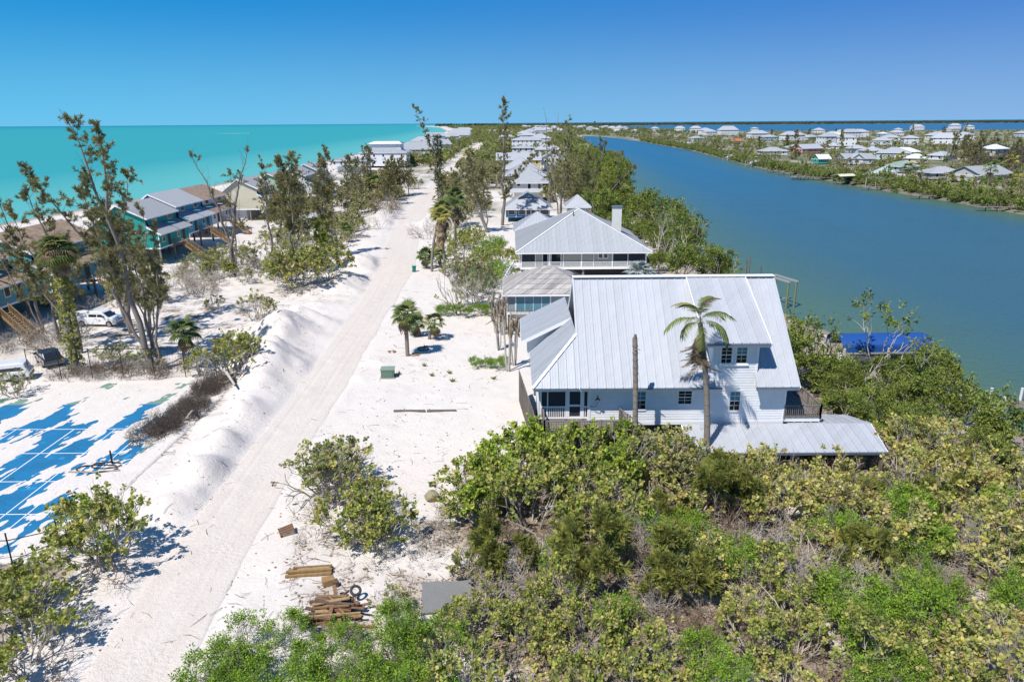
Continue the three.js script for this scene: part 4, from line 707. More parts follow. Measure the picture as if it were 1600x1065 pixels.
// leaf sprays as instances: spots of { p, d, s }
function foliage(spots, sprays, mat, hue, seed, parent, name = 'crown') {
  const r = mulberry(seed);
  const buckets = sprays.map(() => []);
  for (const s of spots) buckets[Math.floor(r() * sprays.length)].push(s);
  buckets.forEach((b, i) => {
    if (!b.length) return;
    const im = new THREE.InstancedMesh(sprays[i], mat, b.length); im.name = name; im.userData.kind = 'stuff';
    b.forEach((s, k) => {
      _q.setFromUnitVectors(_up, s.d); const tw = new THREE.Quaternion().setFromAxisAngle(_up, r() * 6.28); _q.multiply(tw);
      _m.compose(s.p, _q, V(s.s, s.s, s.s)); im.setMatrixAt(k, _m);
      const h = hue[Math.floor(r() * hue.length)], v = 0.8 + r() * 0.45; im.setColorAt(k, _c.setRGB(h[0] * v, h[1] * v, h[2] * v));
    });
    parent.add(im);
  });
}
// branching skeleton inside a rounded volume; returns wood geometry and twig ends
function branchy(r, o) {
  const wood = [], tips = [];
  const { w, h, stems, depth, len0, spread, rad } = o;
  const grow = (p, d, L, rr, k) => {
    const mid = p.clone().addScaledVector(d, L * 0.5).add(V((r() - 0.5) * L * 0.22, (r() - 0.5) * L * 0.1, (r() - 0.5) * L * 0.22)), e = p.clone().addScaledVector(d, L);
    const lim = (e.x * e.x + e.z * e.z) / (w * w * 0.25) + (e.y / h) ** 2; 
    wood.push(limb([p, mid, e], rr, rr * 0.62, k > 2 ? 5 : 3));
    if (k <= 1 || lim > 1.15 * (o.loose ?? 1)) { tips.push({ p: e, d: d.clone() }); tips.push({ p: mid, d: d.clone().add(randDir(r).multiplyScalar(0.7)).normalize() }); return; }
    const n = r() < 0.35 ? 3 : 2;
    for (let i = 0; i < n; i++) { const q = d.clone().add(randDir(r).multiplyScalar(spread)).add(V(0, o.rise ?? 0.18, 0)); q.addScaledVector(V(e.x, 0, e.z).normalize(), o.out ?? 0.12); q.normalize(); grow(e, q, L * (0.68 + r() * 0.3), rr * 0.66, k - 1); }
    if (k <= 3 && r() < 0.5) tips.push({ p: e.clone(), d: randDir(r) });
  };
  for (let i = 0; i < stems; i++) { const a = r() * 6.283, q = Math.sqrt(r()) * w * (o.base ?? 0.12); const lean = 0.25 + r() * 0.75; grow(V(Math.cos(a) * q, -0.15, Math.sin(a) * q), V(Math.cos(a) * lean, 1, Math.sin(a) * lean).normalize(), len0 * (0.8 + r() * 0.4), rad, depth); }
  return { wood, tips };
}
function leafSpots(tips, r, per, jit, s0, s1, skip = 0) {
  const o = [];
  for (const t of tips) { if (r() < skip) continue; for (let i = 0; i < per; i++) { const d = t.d.clone().add(randDir(r).multiplyScalar(0.8)).add(V(0, 0.25, 0)).normalize(); o.push({ p: t.p.clone().add(randDir(r).multiplyScalar(jit * r())), d, s: lerp(s0, s1, r()) }); } }
  return o;
}
const protos = {};
// shrubs: built once for each kind, then copied
function shrubKind(key, name, seed, o) {
  const r = mulberry(seed), g = new THREE.Group(); g.name = name;
  const b = branchy(r, o);
  part('stems', b.wood, o.wood ?? M.twig, g);
  if (o.per) foliage(leafSpots(b.tips, r, o.per, o.jit ?? 0.3, 0.8, 1.25, o.skip ?? 0.1), o.sprays, o.mat ?? M.leaf, o.hue, seed + 1, g, 'leaves');
  (protos[key] ??= []).push(g);
}
const grapeO = { w: 4.6, h: 3.2, stems: 7, depth: 5, len0: 0.95, spread: 0.75, rad: 0.068, per: 1, jit: 0.25, skip: 0.54, sprays: SPRAY.grape, base: 0.16 };
for (let i = 0; i < 4; i++) shrubKind('grape', 'sea_grape_shrub', 100 + i, { ...grapeO, hue: HUE.grape });
for (let i = 0; i < 3; i++) shrubKind('grapeLime', 'sea_grape_shrub', 110 + i, { ...grapeO, skip: 0.46, hue: [[0.34, 0.43, 0.05], [0.44, 0.5, 0.08], [0.2, 0.28, 0.05], [0.29, 0.39, 0.05], [0.13, 0.18, 0.04]] });
for (let i = 0; i < 3; i++) shrubKind('grapeYellow', 'sea_grape_shrub', 120 + i, { ...grapeO, h: 2.6, hue: HUE.grapeYellow, skip: 0.6 });
for (let i = 0; i < 3; i++) shrubKind('sparse', 'sea_grape_shrub', 140 + i, { ...grapeO, stems: 9, h: 3.4, per: 1, skip: 0.85, rad: 0.075, hue: [...HUE.grape, ...HUE.olive], wood: M.paleBark });
for (let i = 0; i < 2; i++) shrubKind('tallSparse', 'sea_grape_tree', 150 + i, { ...grapeO, w: 6, h: 8.4, stems: 12, depth: 6, len0: 2.0, spread: 0.6, rad: 0.08, rise: 0.35, skip: 0.8, hue: HUE.olive, wood: M.paleBark, sprays: SPRAY.grapeFar });
for (let i = 0; i < 3; i++) shrubKind('bigGrape', 'sea_grape_tree', 155 + i, { ...grapeO, w: 7.5, h: 5.6, stems: 9, depth: 6, len0: 1.35, skip: 0.62, hue: [...HUE.grape, ...HUE.olive], sprays: SPRAY.grapeFar });
for (let i = 0; i < 2; i++) shrubKind('openMangrove', 'mangrove_tree', 158 + i, { ...grapeO, w: 5.5, h: 8.6, stems: 5, depth: 6, len0: 2.1, spread: 0.65, rad: 0.1, skip: 0.55, hue: HUE.dark, wood: M.paleBark, sprays: SPRAY.smallFar, rise: 0.25 });
for (let i = 0; i < 3; i++) shrubKind('green', 'leafy_shrub', 160 + i, { w: 4, h: 2.6, stems: 8, depth: 5, len0: 0.75, spread: 0.8, rad: 0.04, per: 1, jit: 0.35, skip: 0.38, sprays: SPRAY.small, hue: HUE.green, base: 0.22 });
for (let i = 0; i < 3; i++) shrubKind('brush', 'bare_brush', 180 + i, { w: 4, h: 1.9, stems: 17, depth: 5, len0: 0.62, spread: 0.95, rad: 0.03, per: 0, base: 0.34, rise: 0.02, wood: [M.twig, M.paleBark, M.deadTwig = std(lin(0.17, 0.12, 0.085), 0.95)][i] });
for (let i = 0; i < 2; i++) shrubKind('storm', 'storm_brush', 190 + i, { w: 4, h: 2.0, stems: 34, depth: 5, len0: 0.62, spread: 1.05, rad: 0.034, per: 0, base: 0.4, rise: -0.02, wood: std([lin(0.11, 0.085, 0.068), lin(0.17, 0.135, 0.105)][i], 0.95) });
for (let i = 0; i < 3; i++) shrubKind('feather', 'young_pine', 200 + i, { w: 3.4, h: 3.2, stems: 5, depth: 5, len0: 0.9, spread: 0.6, rad: 0.04, per: 3, jit: 0.45, skip: 0.2, sprays: SPRAY.fine, mat: M.needle, hue: [[0.25, 0.27, 0.06], [0.31, 0.31, 0.07], [0.19, 0.21, 0.05]], base: 0.12, rise: 0.3 });
for (let i = 0; i < 3; i++) shrubKind('mangrove', 'mangrove_tree', 220 + i, { w: 6.5, h: 5.8, stems: 7, depth: 6, len0: 1.5, spread: 0.7, rad: 0.09, per: 1, jit: 0.5, skip: 0.25, sprays: SPRAY.smallFar, hue: HUE.dark, base: 0.14, wood: M.paleBark });
for (let i = 0; i < 3; i++) shrubKind('farShrub', 'shrub', 240 + i, { w: 6, h: 4.4, stems: 7, depth: 5, len0: 1.3, spread: 0.75, rad: 0.07, per: 1, jit: 0.6, skip: 0.3, sprays: SPRAY.grapeFar, hue: HUE.olive, base: 0.18 });
const rp = mulberry(77);
function plant(key, label, category, x, z, s = 1, group, turn, y) {
  const l = protos[key], p = l[Math.floor(rp() * l.length)];
  const c = p.clone(); c.name = numbered(p.name); c.position.set(x, y ?? ground(x, z), z); c.rotation.y = turn ?? rp() * 6.28; if (typeof s === 'number') c.scale.setScalar(s); else c.scale.set(...s);
  scene.add(c); return tag(c, label, category, group);
}
// ------------------------------------------------------------------ pines: trunk path, limbs, tufts
function pine(name, label, x, z, o) {
  const r = mulberry(o.seed), T = thing(name, label, 'tree', x, ground(x, z) - 0.2, z, 0, o.group);
  const far = o.far, wood = [], spots = [], H = o.h;
  const trunks = o.trunks ?? [[o.lean ?? 0, H, o.leanZ ?? 0]];
  for (const [lx, h, lz = 0, bend = 0, r0 = H * 0.014] of trunks) {
    const pts = [], n = 9; for (let i = 0; i <= n; i++) { const t = i / n; pts.push(V(lx * (t * 0.75 + 0.25 * t * t) + bend * Math.sin(t * 3.14) + (r() - 0.5) * 0.035 * h * (i > 0 && i < n), h * t, lz * t + (r() - 0.5) * 0.035 * h * (i > 0 && i < n))); }
    part('trunk', limb(pts, r0, r0 * 0.12, 7), M.bark, T);
    const at = t => { const k = Math.min(n - 1, Math.floor(t * n)), f = t * n - k; return pts[k].clone().lerp(pts[k + 1], f); };
    const nl = o.limbs ?? 22;
    for (let i = 0; i < nl; i++) {
      const t = lerp(o.from ?? 0.28, 0.99, (i + r() * 0.8) / nl), p = at(t), az = r() * 6.283, up = (o.up ?? 0.9) + r() * 0.8;
      const L = (o.reach ?? 0.2) * h * (1.12 - t * 0.8) * (0.55 + r() * 0.8), d = V(Math.cos(az), up, Math.sin(az)).normalize();
      const e1 = p.clone().addScaledVector(d, L * 0.55), e2 = e1.clone().add(V(d.x * 0.7 + (r() - 0.5) * 0.5, d.y + 0.25, d.z * 0.7 + (r() - 0.5) * 0.5).normalize().multiplyScalar(L * 0.55));
      wood.push(limb([p, e1, e2], Math.max(0.02, r0 * 0.3 * (1.1 - t)), 0.012, 4));
      const bare = r() < (o.bare ?? 0.2) + 0.14, path = [p, e1, e2];
      const m = Math.max(3, Math.round(L * (far ? 1.6 : 2.4) * (o.dense ?? 1)));
      for (let j = 0; j < m; j++) {
        const q = 0.42 + 0.58 * (j + r()) / m, b = q < 0.5 ? p.clone().lerp(e1, q * 2) : e1.clone().lerp(e2, q * 2 - 1);
        const sd = d.clone().multiplyScalar(0.7).add(randDir(r)).normalize(), sl = L * 0.62 * (0.4 + r() * 0.8), se = b.clone().addScaledVector(sd, sl);
        if (r() < 0.55) wood.push(limb([b, se], 0.013, 0.006, 3));
        if (bare) continue;
        const k = far ? 4 : 7; for (let u = 0; u < k; u++) spots.push({ p: b.clone().lerp(se, (u + r()) / k).add(randDir(r).multiplyScalar(0.06)), d: sd.clone().add(randDir(r).multiplyScalar(0.6)).add(V(0, 0.35, 0)).normalize(), s: (o.tuft ?? 1) * (0.45 + r() * 0.4) });
      }
    }
    for (let i = 0; i < 6 && !(o.deadTop); i++) spots.push({ p: at(1).add(V(0, -0.3 * i * 0.5, 0)), d: V((r() - 0.5) * 0.6, 1, (r() - 0.5) * 0.6).normalize(), s: 1 });
  }
  part('limbs', wood, o.pale ? M.paleBark : M.bark, T);
  if (spots.length) foliage(spots, far ? SPRAY.needleFar : SPRAY.needle, M.needle, o.hue ?? HUE.pine, o.seed + 5, T);
  return T;
}
// ------------------------------------------------------------------ palms: each frond a part
function fanFrondGeo(seed, R = 0.8, petiole = 0.7) { // points along +z, face up; droops
  const r = mulberry(seed), o = [], n = 15;
  const P = (a, q) => { const rr = q, y = -0.28 * q * q / R + Math.abs(Math.sin(a)) * 0.05; return [Math.sin(a) * rr, y + petiole * 0.12, petiole + Math.cos(a) * rr]; };
  for (let i = 0; i < n; i++) {
    const a0 = lerp(-2.0, 2.0, i / n), a1 = lerp(-2.0, 2.0, (i + 1) / n), am = (a0 + a1) / 2, L = R * (1.05 - 0.12 * Math.abs(am)) * (0.92 + r() * 0.16);
    const b0 = P(a0, R * 0.5), b1 = P(a1, R * 0.5), c = [0, petiole * 0.12, petiole], t = P(am, L); t[1] -= 0.1 + r() * 0.12; b0[1] -= 0.012; b1[1] -= 0.012; const m = P(am, R * 0.55); m[1] += 0.03;
    o.push(...c, ...b0, ...m, ...c, ...m, ...b1, ...b0, ...t, ...m, ...m, ...t, ...b1);
  }
  o.push(-0.02, 0, 0, 0.02, 0, 0, 0, petiole * 0.12, petiole, 0, 0.03, 0, 0, -0.02, 0, 0, petiole * 0.12, petiole);
  return tri(o);
}
function featherFrondGeo(seed, L = 2.6, droop = 1.0, leafL = 0.55, n = 26) { // along +z
  const r = mulberry(seed), o = [];
  const C = t => V(0, 0.55 * L * t * (1 - t * 0.35) - droop * L * 0.62 * t * t, L * (t - 0.22 * t * t * droop));
  for (let i = 0; i < 8; i++) { const a = C(i / 8), b = C((i + 1) / 8), w = 0.03 * (1 - i / 9); o.push(a.x - w, a.y, a.z, a.x + w, a.y, a.z, b.x, b.y, b.z, a.x, a.y - w, a.z, a.x, a.y + w, a.z, b.x, b.y, b.z); }
  for (let i = 0; i < n; i++) for (const s of [-1, 1]) {
    const t = 0.16 + 0.84 * (i + r() * 0.6) / n, p = C(Math.min(1, t)), q = C(Math.min(1, t + 0.02)), d = q.sub(p).normalize(), l = leafL * (0.5 + Math.sin(3.14 * Math.min(1, t * 0.9 + 0.08)) * 0.65) * (0.85 + r() * 0.3);
    const e = p.clone().add(V(s * l * 0.85, -l * (0.35 + r() * 0.35), 0)).addScaledVector(d, l * 0.45), m = p.clone().lerp(e, 0.5).add(V(0, l * 0.12, 0)), w = 0.028;
    o.push(p.x, p.y, p.z - w, p.x, p.y, p.z + w, m.x, m.y, m.z + w, p.x, p.y, p.z - w, m.x, m.y, m.z + w, m.x, m.y, m.z - w, m.x, m.y, m.z - w, m.x, m.y, m.z + w, e.x, e.y, e.z);
  }
  return tri(o);
}
const FAN = [1, 2, 3].map(i => fanFrondGeo(300 + i)), FEATHER = [1, 2, 3].map(i => featherFrondGeo(320 + i)), FEATHER_OLD = [1, 2].map(i => featherFrondGeo(330 + i, 2.4, 1.7, 0.4));
const palmGreen = [lin(0.12, 0.17, 0.05), lin(0.16, 0.2, 0.06), lin(0.095, 0.14, 0.045), lin(0.22, 0.22, 0.07)].map(c => leafMat({ color: c, transmission: 0.18 }));
const palmYellow = [lin(0.38, 0.32, 0.08), lin(0.3, 0.28, 0.07), lin(0.23, 0.24, 0.06)].map(c => leafMat({ color: c, transmission: 0.18 }));
const palmSilver = [lin(0.36, 0.4, 0.37), lin(0.3, 0.345, 0.32)].map(c => leafMat({ color: c, transmission: 0.15 }));
const palmBrown = [lin(0.27, 0.19, 0.11), lin(0.2, 0.145, 0.09), lin(0.33, 0.25, 0.16)].map(c => leafMat({ color: c, transmission: 0.12 }));
function palm(label, x, z, o) {
  const r = mulberry(o.seed), T = thing(o.name ?? 'palm_tree', label, 'palm', x, (o.y ?? ground(x, z)) - 0.1, z, 0, o.group), h = o.h, lx = o.lean ?? 0, lz = o.leanZ ?? 0;
  const pts = []; for (let i = 0; i <= 8; i++) { const t = i / 8; pts.push(V(lx * t * t, h * t, lz * t * t)); }
  part('trunk', limb(pts, o.r0 ?? 0.2, o.r1 ?? 0.15, 9), o.trunk ?? M.palmTrunk, T);
  if (!(o.far)) { const rg = []; for (let i = 1; i < 14; i++) { const t = i / 14 * 0.97; rg.push(new THREE.CylinderGeometry(lerp(o.r0 ?? 0.2, o.r1 ?? 0.15, t) * 1.05, lerp(o.r0 ?? 0.2, o.r1 ?? 0.15, t) * 1.12, 0.07, 8, 1, true).translate(lx * t * t, h * t, lz * t * t)); } part('trunk_rings', rg, M.palmTrunk, T); }
  const n = o.n ?? 24, top = V(lx, h, lz), mats = o.mats ?? palmGreen, kind = o.kind ?? 'fan';
  for (let i = 0; i < n; i++) {
    const t = i / n, el = lerp(1.25, o.low ?? -0.55, Math.pow(t, 0.8)) + (r() - 0.5) * 0.25, az = i * 2.399 + r() * 0.5;
    const geo = kind === 'fan' ? FAN[i % 3] : FEATHER[i % 3], m = part('frond', geo, mats[Math.floor(r() * mats.length)], T), s = (o.size ?? 1) * (0.8 + r() * 0.35);
    m.rotation.set(-el, az, (r() - 0.5) * 0.7, 'YXZ'); m.scale.setScalar(s); m.position.copy(top).add(V(0, (1 - t) * 0.25, 0));
  }
  for (let i = 0; i < (o.dead ?? 0); i++) { const geo = kind === 'fan' ? FAN[i % 3] : FEATHER_OLD[i % 2], m = part('dead_frond', geo, palmBrown[Math.floor(r() * 3)], T); m.rotation.set(1.0 + r() * 0.45, r() * 6.28, (r() - 0.5) * 0.5, 'YXZ'); m.scale.setScalar((o.size ?? 1) * (0.7 + r() * 0.4)); m.position.copy(top).add(V(0, -0.1 - r() * (o.skirt ?? 0.4), 0)); }
  return T;
}

// ------------------------------------------------------------------ thicket in front of the white house
{
  const r = mulberry(501), put = [];
  const free = (x, z, d) => put.every(([a, b, e]) => (a - x) ** 2 + (b - z) ** 2 > ((d + e) / 2) ** 2);
  const blocked = (x, z) => (x > 11.5 && x < 28.5 && z < -43.7) || (x > 1 && x < 12.4 && z < -45.4) || (x > -5.6 && x < -1.2 && z > -33.8 && z < -29.6) || (x < -2.5 && z > -38 && z < -28.5) || (x > -2 && x < 0.3 && z < -43.8);
  const zone = (x, z) => {
    const n = fbm(x * 0.16, z * 0.16, 3, 33), m = r();
    if (x < -2.6 && z > -29.5) return ['green', 'bright green leafy shrub at the front edge beside the lumber heap', 'green shrubs at the front edge', 0.62, 1.5];
    if (x < 8.6 && z < -37.6) return m < 0.72 ? [m < 0.45 ? 'grapeLime' : 'grape', m < 0.45 ? 'lime green sea grape shrub screening the front deck of the white house' : 'tall green sea grape shrub screening the front deck of the white house', m < 0.45 ? 'lime sea grape below the front deck' : 'tall sea grape below the front deck', z < -41.5 ? (x < 6 ? 1.0 : 0.95) : 0.95, 2.35] : ['brush', 'grey bare brush under the sea grape below the deck', 'bare brush below the deck', 0.9, 1.7];
    if (x >= 8.6 && z < -39) return m < 0.55 ? ['grapeYellow', 'yellowing sea grape shrub along the low metal roof', 'yellowing sea grape by the low roof', 0.9, 1.75] : m < 0.75 ? ['feather', 'feathery young pine near the low metal roof', 'young pines near the low roof', 0.8, 1.9] : m < 0.9 ? ['sparse', 'thin-leaved sea grape with pale stems by the low metal roof', 'thin sea grape by the low roof', 0.8, 1.7] : ['brush', 'tangle of bare grey stems by the low metal roof', 'bare stems by the low roof', 0.9, 1.6];
    if (x > 19.5 && z > -40) return m < 0.62 ? ['grapeYellow', 'pale yellow sea grape shrub at the lower right of the thicket', 'pale sea grape at the lower right', 0.92, 1.7] : m < 0.8 ? ['green', 'green leafy shrub among the pale sea grape at lower right', 'green shrubs at the lower right', 0.8, 1.6] : ['brush', 'bare brush among the pale sea grape at lower right', 'bare brush at the lower right', 0.9, 1.6];
    if (z < -31.5) return n > 0.21 ? ['green', 'bright green leafy shrub in the middle of the thicket', 'green shrubs in mid thicket', 0.85, 1.7] : m < 0.3 ? ['feather', 'soft feathery young pine in the middle of the thicket', 'young pines in mid thicket', 0.85, 2.1] : m < 0.62 ? ['brush', 'grey bare brush in the middle of the thicket', 'bare brush in mid thicket', 1.0, 1.7] : m < 0.9 ? [m < 0.76 ? 'grapeYellow' : 'grape', m < 0.76 ? 'yellowing sea grape shrub in the middle of the thicket' : 'sea grape shrub in the middle of the thicket', m < 0.76 ? 'yellowing sea grape in mid thicket' : 'sea grape in mid thicket', 0.75, 1.75] : ['green', 'bright green leafy shrub in the middle of the thicket', 'green shrubs in mid thicket', 0.8, 1.6];
    return m < 0.44 ? ['grape', 'low sea grape shrub along the bottom of the thicket', 'low sea grape along the bottom', 0.68, 1.6] : m < 0.66 ? ['grapeYellow', 'low yellowish sea grape shrub along the bottom of the thicket', 'yellowish sea grape along the bottom', 0.66, 1.6] : m < 0.8 ? ['green', 'low green shrub along the bottom of the thicket', 'green shrubs along the bottom', 0.7, 1.6] : ['brush', 'dry bare brush along the bottom of the thicket', 'bare brush along the bottom', 0.85, 1.5];
  };
  for (let i = 0; i < 9000; i++) {
    const z = -24 - r() * 24, x = -15 + r() * 50;
    if (Math.abs(x) > -z * 0.76 + 3) continue;
    const edge = z > -29.5 ? -13.5 : z > -38 ? -2.4 : -2.6 - 0.4 * noise(z, 1);
    if (x < edge || blocked(x, z)) continue;
    if (x < -4 && z < -29) continue;
    const gap = fbm(x * 0.22, z * 0.22, 3, 71); if (z > -38.5 && x > -2 && gap > 0.13) { if (gap < 0.3 && r() < 0.4 && free(x, z, 1.3)) { put.push([x, z, 1.5]); plant('brush', 'dry grey brush in the open gaps of the thicket', 'brush', x, z, 0.6 + r() * 0.3, 'brush in the thicket gaps'); } continue; }
    const k = zone(x, z), d = k[4] * 1.0; if (!free(x, z, d)) continue;
    put.push([x, z, d]); const s = k[3] * (0.8 + r() * 0.4);
    plant(k[0], k[1], k[0] === 'brush' ? 'brush' : k[0] === 'feather' ? 'tree' : 'shrub', x, z, [s, s * (0.9 + r() * 0.25), s], k[2]);
    if (k[0] !== 'brush' && r() < 0.5) plant('brush', 'pale bare stems poking through the thicket foliage', 'brush', x + 0.4, z - 0.3, [s * 0.75, s * (1.5 + r() * 0.5), s * 0.75], 'bare stems through the thicket');
    if (put.length > 240) break;
  }
  for (const [x, z, s] of [[-0.8, -43.6, 1.0], [1.4, -44.6, 0.95], [3.4, -44.2, 0.95], [6.4, -44.5, 0.85], [0.4, -41.8, 0.95], [-2.4, -41.2, 0.85]]) plant('grapeLime', 'lime green sea grape shrub screening the front deck of the white house', 'shrub', x, z, s, 'lime sea grape below the front deck');
  for (const [x, z, s] of [[8.6, -44.3, 1.1], [10.2, -44.5, 1.15], [11.4, -43.6, 1.0]]) plant('sparse', 'thin pale-stemmed sea grape in front of the deck stair', 'shrub', x, z, s, 'thin sea grape before the deck stair');
  // dead twigs and dry leaves on the sand
  const tw = limb([V(0, 0.01, -0.35), V(0.04, 0.05, 0), V(-0.02, 0.015, 0.38)], 0.012, 0.006, 3), lf = tri([0, 0.01, -0.07, 0.055, 0.02, 0, 0, 0.012, 0.07, 0, 0.01, -0.07, 0, 0.012, 0.07, -0.055, 0.025, 0]);
  const scatter = (name, label, geo, mat, n, cols, s0, s1, fn) => {
    const spots = []; for (let i = 0; i < n * 12 && spots.length < n; i++) { const [x, z] = fn(); if (r() < litter(x, z) * 1.1 || r() < 0.012) spots.push([x, z]); }
    const im = new THREE.InstancedMesh(geo, mat, spots.length); im.name = name; im.userData = { kind: 'stuff', label, category: 'litter' };
    spots.forEach(([x, z], i) => { const s = lerp(s0, s1, r()); _q.setFromEuler(new THREE.Euler((r() - 0.5) * 0.5, r() * 6.28, (r() - 0.5) * 0.5)); _m.compose(V(x, ground(x, z) + 0.01, z), _q, V(s, s, s)); im.setMatrixAt(i, _m); const c = cols[Math.floor(r() * cols.length)], v = 0.7 + r() * 0.6; im.setColorAt(i, _c.setRGB(c[0] * v, c[1] * v, c[2] * v)); });
    scene.add(im);
  };
  const near = () => [-16 + r() * 50, -23 - r() * 27], west = () => [-50 + r() * 24, -30 - r() * 70];
  scatter('twigs', 'dead twigs strewn over the sand under the thicket', tw, std(0xffffff, 0.95), 16000, [[0.24, 0.2, 0.16], [0.32, 0.28, 0.23], [0.16, 0.12, 0.09]], 0.5, 1.7, near);
  scatter('dry_leaves', 'fallen brown leaves on the sand under the thicket', lf, std(0xffffff, 0.95, { side: THREE.DoubleSide }), 26000, [[0.3, 0.19, 0.1], [0.24, 0.15, 0.08], [0.38, 0.28, 0.16], [0.2, 0.16, 0.1]], 0.7, 1.6, near);
  const speck = (n, geo, name, label, cols, s0, s1) => { const im = new THREE.InstancedMesh(geo, std(0xffffff, 0.95, { side: THREE.DoubleSide }), n); im.name = name; im.userData = { kind: 'stuff', label, category: 'litter' }; for (let i = 0; i < n; i++) { const z = -28 - r() ** 1.3 * 110; let x = lerp(-17, 0, r()); if (r() < 0.35) x = bermCrest(z) + (r() - 0.4) * 7; if (r() < 0.25) x = lerp(-60, -27, r()); const s = lerp(s0, s1, r() ** 2); _q.setFromEuler(new THREE.Euler((r() - 0.5) * 0.5, r() * 6.28, (r() - 0.5) * 0.5)); _m.compose(V(x, ground(x, z) + 0.02, z), _q, V(s, s, s)); im.setMatrixAt(i, _m); const c = cols[Math.floor(r() * cols.length)]; im.setColorAt(i, _c.setRGB(...c)); } scene.add(im); };
  speck(1300, tw, 'sand_debris', 'small sticks scattered over the open sand', [[0.16, 0.12, 0.09], [0.25, 0.2, 0.16]], 0.3, 1.5); speck(2000, lf, 'sand_leaves', 'dry leaves blown over the open sand', [[0.24, 0.16, 0.09], [0.3, 0.22, 0.13], [0.13, 0.1, 0.07]], 0.4, 1.5);
  scatter('twigs', 'dead twigs along the sand bank and court fence', tw, std(0xffffff, 0.95), 6000, [[0.24, 0.2, 0.16], [0.17, 0.13, 0.1]], 0.6, 2.0, west);
}
